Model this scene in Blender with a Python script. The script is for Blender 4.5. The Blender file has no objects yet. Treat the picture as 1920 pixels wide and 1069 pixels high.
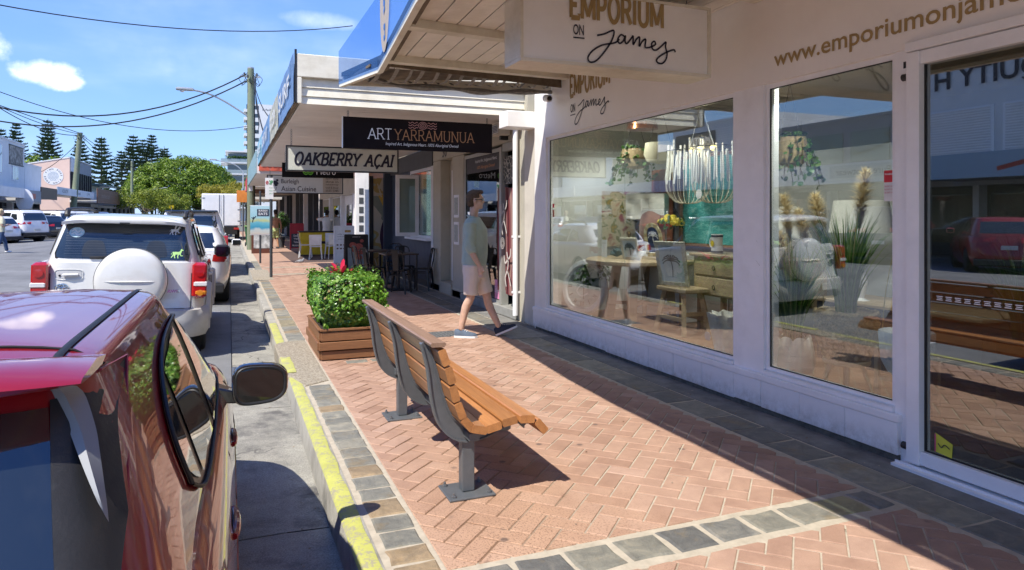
import bpy,bmesh,math,random
from mathutils import Vector,Matrix,noise
from mathutils.geometry import delaunay_2d_cdt
sc=bpy.context.scene
COL=sc.collection
RAD=math.radians
PI=math.pi
rng=random.Random(11)
# ------------------------------------------------------------------ camera, sky, sun
cam_data=bpy.data.cameras.new('camera')
cam=bpy.data.objects.new('camera',cam_data)
COL.objects.link(cam)
cam.location=(0,0,1.52)
cam.rotation_euler=(RAD(90),0,RAD(-22.18))
cam_data.sensor_width=36
cam_data.lens=1300/1920*36
cam_data.shift_y=-130.5/1920
cam_data.clip_start=0.05
cam_data.clip_end=4000
sc.camera=cam
SUN_DIR=Vector((0.60,0.42,-1.0)).normalized()
world=bpy.data.worlds.new('World')
sc.world=world
world.use_nodes=True
nt=world.node_tree
nt.nodes.clear()
def wn(t,**k):
 n=nt.nodes.new(t)
 for a,b in k.items():
  setattr(n,a,b)
 return n
sky=wn('ShaderNodeTexSky',sky_type='NISHITA',sun_disc=False)
sky.sun_elevation=math.asin(-SUN_DIR.z)
sky.sun_rotation=math.atan2(-SUN_DIR.x,-SUN_DIR.y)
sky.altitude=10
sky.air_density=1.0
sky.dust_density=0.15
sky.ozone_density=3.5
tc=wn('ShaderNodeTexCoord')
sep=wn('ShaderNodeSeparateXYZ')
nt.links.new(tc.outputs['Generated'],sep.inputs[0])
def wmath(op,a,b=None):
 n=wn('ShaderNodeMath',operation=op)
 for i,v in enumerate((a,b)):
  if v is None:
   continue
  if hasattr(v,'links') or hasattr(v,'is_linked'):
   nt.links.new(v,n.inputs[i])
  else:
   n.inputs[i].default_value=v
 return n.outputs[0]
yy=wmath('MAXIMUM',sep.outputs['Y'],0.05)
uu=wmath('DIVIDE',sep.outputs['X'],yy)
vv=wmath('DIVIDE',sep.outputs['Z'],yy)
nz=wn('ShaderNodeTexNoise')
nz.inputs['Scale'].default_value=9
nz.inputs['Detail'].default_value=9
nz.inputs['Roughness'].default_value=0.62
nt.links.new(tc.outputs['Generated'],nz.inputs['Vector'])
nzo=wmath('SUBTRACT',nz.outputs['Fac'],0.5)
def blob(u0,v0,su,sv,amp):
 a=wmath('POWER',wmath('DIVIDE',wmath('SUBTRACT',uu,u0),su),2)
 b=wmath('POWER',wmath('DIVIDE',wmath('SUBTRACT',vv,v0),sv),2)
 a=wmath('ADD',a,b)
 m=wmath('SUBTRACT',amp,a)
 return m
b1=blob(-0.262,0.200,0.036,0.032,1.0)
b2=blob(-0.225,0.176,0.05,0.018,1.0)
b3=blob(-0.195,0.165,0.026,0.013,1.0)
b4=blob(-0.285,0.18,0.04,0.026,1.0)
bb=wmath('MAXIMUM',wmath('MAXIMUM',b1,b2),wmath('MAXIMUM',b3,b4))
bb=wmath('ADD',bb,wmath('MULTIPLY',nzo,4.5))
mr=wn('ShaderNodeMapRange',interpolation_type='SMOOTHSTEP')
nt.links.new(bb,mr.inputs[0])
mr.inputs[1].default_value=0.1
mr.inputs[2].default_value=1.25
mr.inputs[4].default_value=0.88
# thin wisps high up
nw=wn('ShaderNodeTexNoise')
nw.inputs['Scale'].default_value=2.3
nw.inputs['Detail'].default_value=6
mp=wn('ShaderNodeMapping')
mp.inputs['Scale'].default_value=(1.0,1.0,3.5)
nt.links.new(tc.outputs['Generated'],mp.inputs[0])
nt.links.new(mp.outputs[0],nw.inputs['Vector'])
mw=wn('ShaderNodeMapRange',interpolation_type='SMOOTHSTEP')
nt.links.new(nw.outputs['Fac'],mw.inputs[0])
mw.inputs[1].default_value=0.5
mw.inputs[2].default_value=0.86
mw.inputs[4].default_value=0.26
b5=blob(0.118,0.272,0.06,0.016,1.0)
b5=wmath('ADD',b5,wmath('MULTIPLY',nzo,2.6))
m5=wn('ShaderNodeMapRange',interpolation_type='SMOOTHSTEP')
nt.links.new(b5,m5.inputs[0])
m5.inputs[1].default_value=0.0
m5.inputs[2].default_value=1.5
m5.inputs[4].default_value=0.4
msk=wmath('MAXIMUM',wmath('MAXIMUM',mr.outputs[0],mw.outputs[0]),m5.outputs[0])
hs=wn('ShaderNodeHueSaturation')
hs.inputs['Saturation'].default_value=1.12
hs.inputs['Value'].default_value=1.0
nt.links.new(sky.outputs[0],hs.inputs['Color'])
# the clear winter blue of the day: the pale band low down is pulled toward it
zz_=wmath('MAXIMUM',sep.outputs['Z'],0.0)
hz=wn('ShaderNodeMapRange')
nt.links.new(zz_,hz.inputs[0])
hz.inputs[1].default_value=0.0
hz.inputs[2].default_value=0.55
rp=wn('ShaderNodeValToRGB')
rp.color_ramp.elements[0].color=(0.26,0.46,0.84,1)
rp.color_ramp.elements[1].color=(0.055,0.155,0.56,1)
nt.links.new(hz.outputs[0],rp.inputs[0])
sc_k=wn('ShaderNodeMixRGB',blend_type='MULTIPLY')
sc_k.inputs[0].default_value=1
nt.links.new(rp.outputs[0],sc_k.inputs[1])
sc_k.inputs[2].default_value=(3.8,3.9,4.05,1)
mk_=wn('ShaderNodeMixRGB')
mk_.inputs[0].default_value=0.84
nt.links.new(hs.outputs[0],mk_.inputs[1])
nt.links.new(sc_k.outputs[0],mk_.inputs[2])
mx=wn('ShaderNodeMixRGB')
nt.links.new(msk,mx.inputs[0])
nt.links.new(mk_.outputs[0],mx.inputs[1])
cn=wn('ShaderNodeTexNoise')
cn.inputs['Scale'].default_value=26
cn.inputs['Detail'].default_value=8
nt.links.new(tc.outputs['Generated'],cn.inputs['Vector'])
cr_=wn('ShaderNodeValToRGB')
cr_.color_ramp.elements[0].color=(3.0,3.5,4.6,1)
cr_.color_ramp.elements[0].position=0.3
cr_.color_ramp.elements[1].color=(5.8,5.9,6.1,1)
cr_.color_ramp.elements[1].position=0.62
nt.links.new(cn.outputs['Fac'],cr_.inputs[0])
nt.links.new(cr_.outputs[0],mx.inputs[2])
bg=wn('ShaderNodeBackground')
bg.inputs['Strength'].default_value=0.125
wo=wn('ShaderNodeOutputWorld')
nt.links.new(mx.outputs[0],bg.inputs[0])
nt.links.new(bg.outputs[0],wo.inputs[0])
sun_data=bpy.data.lights.new('sun','SUN')
sun_data.energy=2.35
sun_data.angle=RAD(0.5)
sun_data.color=(1.0,0.95,0.86)
sun=bpy.data.objects.new('sun',sun_data)
COL.objects.link(sun)
sun.rotation_euler=SUN_DIR.to_track_quat('-Z','Y').to_euler()
sc.view_settings.view_transform='Standard'
sc.view_settings.look='None'
sc.view_settings.exposure=1.52
sc.view_settings.gamma=1
sc.view_settings.use_curve_mapping=False
sc.render.engine='CYCLES'
sc.cycles.use_denoising=True
sc.cycles.max_bounces=8
sc.cycles.diffuse_bounces=5
sc.cycles.transparent_max_bounces=24
sc.cycles.caustics_reflective=False
sc.cycles.caustics_refractive=False
sc.cycles.sample_clamp_indirect=6
# ------------------------------------------------------------------ materials
MATS={}
def newmat(name):
 m=bpy.data.materials.new(name)
 m.use_nodes=True
 m.node_tree.nodes.clear()
 return m
class NB:
 def __init__(s,m):
  s.t=m.node_tree
 def n(s,t,**k):
  x=s.t.nodes.new(t)
  for a,b in k.items():
   setattr(x,a,b)
  return x
 def l(s,a,b):
  s.t.links.new(a,b)
 def ramp(s,fac,stops,interp='LINEAR'):
  r=s.n('ShaderNodeValToRGB')
  cr=r.color_ramp
  cr.interpolation=interp
  while len(cr.elements)<len(stops):
   cr.elements.new(0.5)
  for e,(p,c) in zip(cr.elements,stops):
   e.position=p
   e.color=(*c,1) if len(c)==3 else c
  s.l(fac,r.inputs[0])
  return r.outputs[0]
 def noise(s,scale,detail=4,rough=0.55,vec=None,dist=0):
  x=s.n('ShaderNodeTexNoise')
  x.inputs['Scale'].default_value=scale
  x.inputs['Detail'].default_value=detail
  x.inputs['Roughness'].default_value=rough
  x.inputs['Distortion'].default_value=dist
  if vec is not None:
   s.l(vec,x.inputs['Vector'])
  return x.outputs['Fac']
 def mixc(s,f,a,b,mode='MIX'):
  x=s.n('ShaderNodeMixRGB',blend_type=mode)
  for i,v in enumerate((f,a,b)):
   if isinstance(v,(int,float)):
    x.inputs[i].default_value=v
   elif isinstance(v,tuple):
    x.inputs[i].default_value=(*v,1) if len(v)==3 else v
   else:
    s.l(v,x.inputs[i])
  return x.outputs[0]
 def m(s,op,a,b=0.0):
  x=s.n('ShaderNodeMath',operation=op)
  for i,v in enumerate((a,b)):
   if isinstance(v,(int,float)):
    x.inputs[i].default_value=v
   else:
    s.l(v,x.inputs[i])
  return x.outputs[0]
def sc3(c,k):
 return tuple(max(0,min(1,v*k)) for v in c)
def pm(name,col,rough=0.6,var=0.12,scale=6,bump=0.0,bscale=80,metal=0.0,coat=0.0,spec=0.5,dirt=0.0,dcol=None,objvar=0.0,sheen=0.0,emit=None,stretch=None,alpha=None,trans=0.0):
 if name in MATS:
  return MATS[name]
 m=newmat(name)
 b=NB(m)
 geo=b.n('ShaderNodeNewGeometry')
 tco=b.n('ShaderNodeTexCoord')
 vec=geo.outputs['Position']
 if stretch:
  mpn=b.n('ShaderNodeMapping')
  mpn.inputs['Scale'].default_value=stretch
  b.l(vec,mpn.inputs[0])
  vec=mpn.outputs[0]
 p=b.n('ShaderNodeBsdfPrincipled')
 f=b.noise(scale,6,0.6,vec)
 c=b.ramp(f,[(0.28,sc3(col,1-var)),(0.72,sc3(col,1+var))])
 if objvar:
  oi=b.n('ShaderNodeObjectInfo')
  hv=b.n('ShaderNodeHueSaturation')
  v=b.m('ADD',b.m('MULTIPLY',oi.outputs['Random'],objvar),1-objvar/2)
  b.l(v,hv.inputs['Value'])
  b.l(c,hv.inputs['Color'])
  c=hv.outputs[0]
 if dirt:
  f2=b.noise(scale*0.35+0.7,8,0.7,geo.outputs['Position'])
  mk=b.ramp(f2,[(0.48,(0,0,0)),(0.7,(dirt,dirt,dirt))])
  c=b.mixc(mk,c,dcol or sc3(col,0.45))
 b.l(c,p.inputs['Base Color'])
 fr=b.noise(scale*2.5,3,0.5,vec)
 rr=b.n('ShaderNodeMapRange')
 b.l(fr,rr.inputs[0])
 rr.inputs[3].default_value=max(0.0,rough-0.07*(1 if rough>.12 else 0.1))
 rr.inputs[4].default_value=min(1,rough+0.09*(1 if rough>.12 else 0.1))
 b.l(rr.outputs[0],p.inputs['Roughness'])
 p.inputs['Metallic'].default_value=metal
 p.inputs['Coat Weight'].default_value=coat
 p.inputs['Coat Roughness'].default_value=0.03
 p.inputs['Specular IOR Level'].default_value=spec
 if trans:
  p.inputs['Subsurface Weight'].default_value=0
 if sheen:
  p.inputs['Sheen Weight'].default_value=sheen
 if emit:
  p.inputs['Emission Color'].default_value=(*emit[:3],1)
  p.inputs['Emission Strength'].default_value=emit[3]
 if alpha is not None:
  p.inputs['Alpha'].default_value=alpha
 if bump:
  bn=b.n('ShaderNodeBump')
  bn.inputs['Strength'].default_value=min(1,bump)
  bn.inputs['Distance'].default_value=0.01
  b.l(b.noise(bscale,6,0.65,vec),bn.inputs['Height'])
  b.l(bn.outputs[0],p.inputs['Normal'])
 o=b.n('ShaderNodeOutputMaterial')
 b.l(p.outputs[0],o.inputs[0])
 MATS[name]=m
 return m
def glassmat(name,tint=(0.92,0.95,0.94),ior=1.75,rough=0.0,body=None,body_w=0.0):
 if name in MATS:
  return MATS[name]
 m=newmat(name)
 b=NB(m)
 lw=b.n('ShaderNodeLayerWeight')
 lw.inputs['Blend'].default_value=0.5
 r0=((ior-1)/(ior+1))**2*0.8
 frv=b.m('ADD',b.m('MULTIPLY',b.m('POWER',lw.outputs['Facing'],4.0),1-r0),r0)
 tr=b.n('ShaderNodeBsdfTransparent')
 tr.inputs[0].default_value=(*tint,1)
 gl=b.n('ShaderNodeBsdfGlossy')
 gl.inputs['Roughness'].default_value=rough
 gl.inputs[0].default_value=(1,1,1,1)
 first=tr.outputs[0]
 if body:
  df=b.n('ShaderNodeBsdfDiffuse')
  df.inputs[0].default_value=(*body,1)
  mb=b.n('ShaderNodeMixShader')
  mb.inputs[0].default_value=body_w
  b.l(first,mb.inputs[1])
  b.l(df.outputs[0],mb.inputs[2])
  first=mb.outputs[0]
 mi=b.n('ShaderNodeMixShader')
 b.l(frv,mi.inputs[0])
 b.l(first,mi.inputs[1])
 b.l(gl.outputs[0],mi.inputs[2])
 o=b.n('ShaderNodeOutputMaterial')
 b.l(mi.outputs[0],o.inputs[0])
 MATS[name]=m
 return m
def paintmat(name,col,metal=0.0,rough=0.28,flake=0.0,coat=1.0,dust=0.0):
 if name in MATS:
  return MATS[name]
 m=newmat(name)
 b=NB(m)
 geo=b.n('ShaderNodeNewGeometry')
 p=b.n('ShaderNodeBsdfPrincipled')
 p.inputs['Metallic'].default_value=metal
 p.inputs['Coat Weight'].default_value=coat
 p.inputs['Coat Roughness'].default_value=0.02
 p.inputs['Roughness'].default_value=rough
 f=b.noise(3.0,4,0.5,geo.outputs['Position'])
 c=b.ramp(f,[(0.3,sc3(col,0.94)),(0.7,sc3(col,1.05))])
 if dust:
  f2=b.noise(1.7,8,0.75,geo.outputs['Position'])
  mk=b.ramp(f2,[(0.45,(0,0,0)),(0.75,(dust,dust,dust))])
  c=b.mixc(mk,c,(0.45,0.42,0.36))
 b.l(c,p.inputs['Base Color'])
 if flake:
  v=b.n('ShaderNodeTexVoronoi')
  v.inputs['Scale'].default_value=900
  b.l(geo.outputs['Position'],v.inputs['Vector'])
  bn=b.n('ShaderNodeBump')
  bn.inputs['Strength'].default_value=flake
  bn.inputs['Distance'].default_value=0.002
  b.l(v.outputs['Distance'],bn.inputs['Height'])
  b.l(bn.outputs[0],p.inputs['Normal'])
 o=b.n('ShaderNodeOutputMaterial')
 b.l(p.outputs[0],o.inputs[0])
 MATS[name]=m
 return m
def woodmat(name,c1,c2,axis=1,rough=0.45,scale=14,coat=0.0,objvar=0.25):
 if name in MATS:
  return MATS[name]
 m=newmat(name)
 b=NB(m)
 geo=b.n('ShaderNodeNewGeometry')
 oi=b.n('ShaderNodeObjectInfo')
 mpn=b.n('ShaderNodeMapping')
 s=[scale,scale,scale]
 s[axis]=scale*0.06
 mpn.inputs['Scale'].default_value=s
 ad=b.n('ShaderNodeVectorMath',operation='ADD')
 b.l(geo.outputs['Position'],ad.inputs[0])
 cx=b.n('ShaderNodeCombineXYZ')
 b.l(b.m('MULTIPLY',oi.outputs['Random'],37.0),cx.inputs[0])
 b.l(cx.outputs[0],ad.inputs[1])
 b.l(ad.outputs[0],mpn.inputs[0])
 f=b.noise(1.0,8,0.62,mpn.outputs[0],dist=1.2)
 c=b.ramp(f,[(0.25,c1),(0.55,c2),(0.8,sc3(c2,1.18))])
 f2=b.noise(6.0,3,0.6,mpn.outputs[0])
 c=b.mixc(0.35,c,b.ramp(f2,[(0.3,sc3(c1,0.8)),(0.7,sc3(c2,1.1))]))
 hv=b.n('ShaderNodeHueSaturation')
 b.l(b.m('ADD',b.m('MULTIPLY',oi.outputs['Random'],objvar),1-objvar/2),hv.inputs['Value'])
 b.l(c,hv.inputs['Color'])
 p=b.n('ShaderNodeBsdfPrincipled')
 b.l(hv.outputs[0],p.inputs['Base Color'])
 p.inputs['Roughness'].default_value=rough
 p.inputs['Coat Weight'].default_value=coat
 p.inputs['Coat Roughness'].default_value=0.25
 bn=b.n('ShaderNodeBump')
 bn.inputs['Strength'].default_value=0.25
 bn.inputs['Distance'].default_value=0.003
 b.l(f,bn.inputs['Height'])
 b.l(bn.outputs[0],p.inputs['Normal'])
 o=b.n('ShaderNodeOutputMaterial')
 b.l(p.outputs[0],o.inputs[0])
 MATS[name]=m
 return m
def leafmat(name,stops,rough=0.5,transl=0.3,per_leaf=True):
 if name in MATS:
  return MATS[name]
 m=newmat(name)
 b=NB(m)
 geo=b.n('ShaderNodeNewGeometry')
 f=geo.outputs['Random Per Island'] if per_leaf else b.noise(2,4,0.6,geo.outputs['Position'])
 c=b.ramp(f,stops)
 n2=b.noise(0.9,3,0.5,geo.outputs['Position'])
 hv=b.n('ShaderNodeHueSaturation')
 b.l(b.m('ADD',b.m('MULTIPLY',n2,0.7),0.65),hv.inputs['Value'])
 b.l(c,hv.inputs['Color'])
 p=b.n('ShaderNodeBsdfPrincipled')
 b.l(hv.outputs[0],p.inputs['Base Color'])
 p.inputs['Roughness'].default_value=rough
 tl=b.n('ShaderNodeBsdfTranslucent')
 b.l(hv.outputs[0],tl.inputs[0])
 mi=b.n('ShaderNodeMixShader')
 mi.inputs[0].default_value=transl
 b.l(p.outputs[0],mi.inputs[1])
 b.l(tl.outputs[0],mi.inputs[2])
 o=b.n('ShaderNodeOutputMaterial')
 b.l(mi.outputs[0],o.inputs[0])
 MATS[name]=m
 return m
 # ------------------------------------------------------------------ mesh builder
class MB:
 def __init__(s):
  s.v=[];s.f=[];s.a=[]
 def add(s,vs,fs,a=0.0):
  n=len(s.v)
  s.v.extend([tuple(v) for v in vs])
  s.f.extend([tuple(i+n for i in f) for f in fs])
  s.a.extend([a]*len(vs))
  return s
 def box(s,x0,x1,y0,y1,z0,z1,a=0.0):
  vs=[(x0,y0,z0),(x1,y0,z0),(x1,y1,z0),(x0,y1,z0),(x0,y0,z1),(x1,y0,z1),(x1,y1,z1),(x0,y1,z1)]
  return s.add(vs,[(0,3,2,1),(4,5,6,7),(0,1,5,4),(1,2,6,5),(2,3,7,6),(3,0,4,7)],a)
 def bbox(s,x0,x1,y0,y1,z0,z1,b=0.005):
 # chamfered box: an octagonal ring stack
  b=min(b,(x1-x0)/2.1,(y1-y0)/2.1,(z1-z0)/2.1)
  rings=[]
  for z,k in((z0,b),(z0+b,0),(z1-b,0),(z1,b)):
   X0,X1,Y0,Y1=x0+k,x1-k,y0+k,y1-k
   c=b*.6
   rings.append([(X0+c,Y0,z),(X1-c,Y0,z),(X1,Y0+c,z),(X1,Y1-c,z),(X1-c,Y1,z),(X0+c,Y1,z),(X0,Y1-c,z),(X0,Y0+c,z)])
  return s.rings(rings)
 def rings(s,rings,cap=True,closed=True):
  n=len(rings[0])
  vs=[p for r in rings for p in r]
  fs=[]
  m=n if closed else n-1
  for i in range(len(rings)-1):
   for j in range(m):
    k=(j+1)%n
    fs.append((i*n+j,i*n+k,(i+1)*n+k,(i+1)*n+j))
  if cap and closed:
   fs.append(tuple(range(n-1,-1,-1)))
   fs.append(tuple((len(rings)-1)*n+j for j in range(n)))
  return s.add(vs,fs)
 def obox(s,c,size,M=None):
  hx,hy,hz=(k/2 for k in size)
  c=Vector(c)
  vs=[]
  for x,y,z in((-1,-1,-1),(1,-1,-1),(1,1,-1),(-1,1,-1),(-1,-1,1),(1,-1,1),(1,1,1),(-1,1,1)):
   p=Vector((x*hx,y*hy,z*hz))
   if M is not None:
    p=M@p
   vs.append(p+c)
  return s.add(vs,[(0,3,2,1),(4,5,6,7),(0,1,5,4),(1,2,6,5),(2,3,7,6),(3,0,4,7)])
 def bar(s,p,q,w,h,up=(0,0,1)):
  p=Vector(p);q=Vector(q)
  d=(q-p).normalized()
  u=Vector(up)
  if abs(d.dot(u))>.98:
   u=Vector((1,0,0))
  r=d.cross(u).normalized()
  u=r.cross(d).normalized()
  vs=[]
  for e in(p,q):
   for a,b in((-1,-1),(1,-1),(1,1),(-1,1)):
    vs.append(e+r*a*w/2+u*b*h/2)
  return s.add(vs,[(3,2,1,0),(4,5,6,7),(0,1,5,4),(1,2,6,5),(2,3,7,6),(3,0,4,7)])
 def tube(s,pts,r,n=8,cap=True):
  pts=[Vector(p) for p in pts]
  rr=r if isinstance(r,(list,tuple)) else[r]*len(pts)
  rings=[]
  prev=None
  for i,p in enumerate(pts):
   d=(pts[min(i+1,len(pts)-1)]-pts[max(i-1,0)])
   if d.length<1e-9:
    d=Vector((0,0,1))
   d.normalize()
   if prev is None:
    u=Vector((0,0,1)) if abs(d.z)<.95 else Vector((1,0,0))
    u=(u-d*u.dot(d)).normalized()
   else:
    u=(prev-d*prev.dot(d))
    u=u.normalized() if u.length>1e-6 else Vector((1,0,0))
   prev=u
   w=d.cross(u)
   rings.append([p+(u*math.cos(2*PI*k/n)+w*math.sin(2*PI*k/n))*rr[i] for k in range(n)])
  return s.rings(rings,cap)
 def lathe(s,prof,c=(0,0,0),n=20,M=None,cap=True,sx=1,sy=1):
  rings=[]
  c=Vector(c)
  for r,z in prof:
   ring=[]
   for k in range(n):
    p=Vector((math.cos(2*PI*k/n)*r*sx,math.sin(2*PI*k/n)*r*sy,z))
    if M is not None:
     p=M@p
    ring.append(p+c)
   rings.append(ring)
  return s.rings(rings,cap)
 def ball(s,c,r,n=12,sz=1.0):
  prof=[]
  h=n//2
  for i in range(h+1):
   t=-PI/2+PI*i/h
   prof.append((max(1e-4,r*math.cos(t)),r*math.sin(t)*sz))
  return s.lathe(prof,c,n)
 def prism(s,poly,fn,d0,d1):
 # poly: 2D points, fn(a, b, d) -> 3D
  n=len(poly)
  vs=[fn(a,b,d0) for a,b in poly]+[fn(a,b,d1) for a,b in poly]
  fs=[tuple(range(n-1,-1,-1)),tuple(range(n,2*n))]
  fs+=[(i,(i+1)%n,n+(i+1)%n,n+i) for i in range(n)]
  return s.add(vs,fs)
 def quad(s,*p):
  return s.add(p,[tuple(range(len(p)))])
 def grid(s,fn,nu,nv):
  vs=[fn(i/nu,j/nv) for j in range(nv+1) for i in range(nu+1)]
  fs=[(j*(nu+1)+i,j*(nu+1)+i+1,(j+1)*(nu+1)+i+1,(j+1)*(nu+1)+i) for j in range(nv) for i in range(nu)]
  return s.add(vs,fs)
 def shift(s,d):
  s.v=[(x+d[0],y+d[1],z+d[2]) for x,y,z in s.v]
  return s
 def mesh(s,name,smooth=False,angle=None):
  me=bpy.data.meshes.new(name)
  me.from_pydata([tuple(v) for v in s.v],[],s.f)
  if any(s.a):
   at=me.attributes.new('rnd','FLOAT','POINT')
   at.data.foreach_set('value',s.a)
  bm=bmesh.new()
  bm.from_mesh(me)
  bmesh.ops.recalc_face_normals(bm,faces=bm.faces)
  bm.to_mesh(me)
  bm.free()
  if smooth:
   me.shade_smooth()
   if angle:
    me.set_sharp_from_angle(angle=RAD(angle))
  return me
def link(name,me,mt=None,parent=None,loc=None,rot=None):
 o=bpy.data.objects.new(name,me)
 COL.objects.link(o)
 if mt is not None and me is not None:
  if not me.materials:
   me.materials.append(mt)
 if parent is not None:
  o.parent=parent
 if loc is not None:
  o.location=loc
 if rot is not None:
  o.rotation_euler=rot
 return o
def wloc(o):
 v=Vector((0,0,0))
 while o is not None:
  v+=Vector(o.location)
  o=o.parent
 return v
def build(name,mb,mt,parent=None,smooth=False,angle=None,world=False,bevel=0,**tg):
 if world and parent is not None:
  w=wloc(parent)
  mb.shift((-w.x,-w.y,-w.z))
 if smooth and angle is None:
  angle=40
 o=link(name,mb.mesh(name,smooth,angle),mt,parent)
 if bevel:
  md=o.modifiers.new('bevel','BEVEL')
  md.width=bevel
  md.segments=2
  md.limit_method='ANGLE'
 tag(o,**tg)
 return o
def tag(o,label=None,cat=None,group=None,kind=None):
 if label:o['label']=label
 if cat:o['category']=cat
 if group:o['group']=group
 if kind:o['kind']=kind
 return o
def thing(name,loc,label,cat,group=None,rz=0):
 o=link(name,None,loc=loc,rot=(0,0,rz))
 o.empty_display_size=0.1
 return tag(o,label,cat,group)
def copy_tree(o,parent=None):
 c=o.copy()
 COL.objects.link(c)
 c.parent=parent
 for ch in list(o.children):
  copy_tree(ch,c)
 return c
def S(name,mb,mt,**k):
 return build(name,mb,mt,kind='structure',**k)
 # flat lettering: returns a mesh builder in the (a, b) plane, mapped by fn(a, b, depth)
def text_mb(txt,size,fn,align='CENTER',bold=0.0,sx=1.0,shear=0.0,depth=0.004,spacing=1.0,res=3,d0=0.0):
 cu=bpy.data.curves.new('t','FONT')
 cu.body=txt
 cu.size=size
 cu.align_x=align
 cu.shear=shear
 cu.offset=bold*size
 cu.space_character=spacing
 cu.resolution_u=res
 ob=bpy.data.objects.new('t',cu)
 COL.objects.link(ob)
 dg=bpy.context.evaluated_depsgraph_get()
 dg.update()
 me=ob.evaluated_get(dg).to_mesh()
 mb=MB()
 pts=[(v.co.x*sx,v.co.y) for v in me.vertices]
 fs=[tuple(p.vertices) for p in me.polygons]
 mb.add([fn(a,b,d0+depth) for a,b in pts],fs)
 ob.evaluated_get(dg).to_mesh_clear()
 bpy.data.objects.remove(ob)
 bpy.data.curves.remove(cu)
 return mb
def merge(a,b):
 a.add(b.v,b.f)
 return a
def stroke_mb(polylines,w,fn,closed=False,mb=None,d=0.004):
# flat ribbons following 2D polylines
 mb=mb or MB()
 for pl in polylines:
  ww=w
  if isinstance(pl,tuple) and isinstance(pl[0],(int,float)) and isinstance(pl[1],list):
   ww,pl=pl
  n=len(pl)
  L=[];R_=[]
  for i in range(n):
   x0,y0=pl[max(0,i-1)]
   x1,y1=pl[min(n-1,i+1)]
   dx,dy=x1-x0,y1-y0
   q=math.hypot(dx,dy) or 1
   nx,ny=-dy/q*ww/2,dx/q*ww/2
   L.append((pl[i][0]+nx,pl[i][1]+ny));R_.append((pl[i][0]-nx,pl[i][1]-ny))
  vs=[fn(a,b,d) for a,b in L]+[fn(a,b,d) for a,b in R_]
  mb.add(vs,[(i,i+1,n+i+1,n+i) for i in range(n-1)])
 return mb
def smooth_pl(pts,k=6):
 out=[]
 n=len(pts)
 for i in range(n-1):
  p0=pts[max(0,i-1)];p1=pts[i];p2=pts[i+1];p3=pts[min(n-1,i+2)]
  for j in range(k):
   t=j/k
   out.append(tuple(0.5*((2*p1[c])+(-p0[c]+p2[c])*t+(2*p0[c]-5*p1[c]+4*p2[c]-p3[c])*t*t+(-p0[c]+3*p1[c]-3*p2[c]+p3[c])*t**3) for c in range(len(p1))))
 out.append(tuple(pts[-1]))
 return out
def arc(cx,cy,rx,ry,a0,a1,n=10):
 return[(cx+rx*math.cos(RAD(a0+(a1-a0)*i/n)),cy+ry*math.sin(RAD(a0+(a1-a0)*i/n))) for i in range(n+1)]
 # stroke capitals with serifs: unit height 1
GL={'A':(0.72,[[(0.04,0),(0.36,1)],[(0.36,1),(0.68,0)],[(0.16,0.36),(0.57,0.36)]],[(0.04,0),(0.68,0)]),'R':(0.66,[[(0.1,0),(0.1,1)],[(0.1,1),(0.35,1)]+arc(0.35,0.75,0.2,0.25,90,-90)+[(0.1,0.5)],[(0.33,0.5),(0.62,0)]],[(0.1,0),(0.1,1),(0.62,0)]),
'T':(0.64,[[(0.32,0),(0.32,1)],[(0.03,1),(0.61,1)]],[(0.32,0)]),'Y':(0.66,[[(0.03,1),(0.33,0.48)],[(0.63,1),(0.33,0.48)],[(0.33,0.48),(0.33,0)]],[(0.33,0),(0.03,1),(0.63,1)]),
'M':(0.9,[[(0.1,0),(0.1,1)],[(0.1,1),(0.45,0.1)],[(0.45,0.1),(0.8,1)],[(0.8,1),(0.8,0)]],[(0.1,0),(0.8,0),(0.1,1),(0.8,1)]),'U':(0.72,[[(0.1,1),(0.1,0.35)]+arc(0.36,0.3,0.26,0.3,180,360)+[(0.62,1)]],[(0.1,1),(0.62,1)]),
'N':(0.76,[[(0.1,0),(0.1,1)],[(0.1,1),(0.66,0)],[(0.66,0),(0.66,1)]],[(0.1,0),(0.1,1),(0.66,1)]),'O':(0.76,[arc(0.38,0.5,0.3,0.5,90,450,20)],[]),'K':(0.68,[[(0.1,0),(0.1,1)],[(0.6,1),(0.1,0.42)],[(0.24,0.58),(0.64,0)]],[(0.1,0),(0.1,1),(0.6,1),(0.64,0)]),
'B':(0.64,[[(0.1,0),(0.1,1)],[(0.1,1),(0.33,1)]+arc(0.33,0.76,0.2,0.24,90,-90)+[(0.1,0.52)],[(0.1,0.52),(0.36,0.52)]+arc(0.36,0.26,0.22,0.26,90,-90)+[(0.1,0)]],[(0.1,0),(0.1,1)]),
'E':(0.6,[[(0.1,0),(0.1,1)],[(0.1,1),(0.54,1),(0.54,0.84)],[(0.1,0.5),(0.44,0.5)],[(0.1,0),(0.56,0),(0.56,0.17)]],[(0.1,0),(0.1,1)]),'C':(0.7,[arc(0.38,0.5,0.3,0.5,45,315,18)],[]),
'P':(0.62,[[(0.1,0),(0.1,1)],[(0.1,1),(0.33,1)]+arc(0.33,0.73,0.2,0.27,90,-90)+[(0.1,0.46)]],[(0.1,0),(0.1,1)]),'I':(0.28,[[(0.14,0),(0.14,1)]],[(0.14,0),(0.14,1)]),
' ':(0.4,[],[]),}
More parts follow.
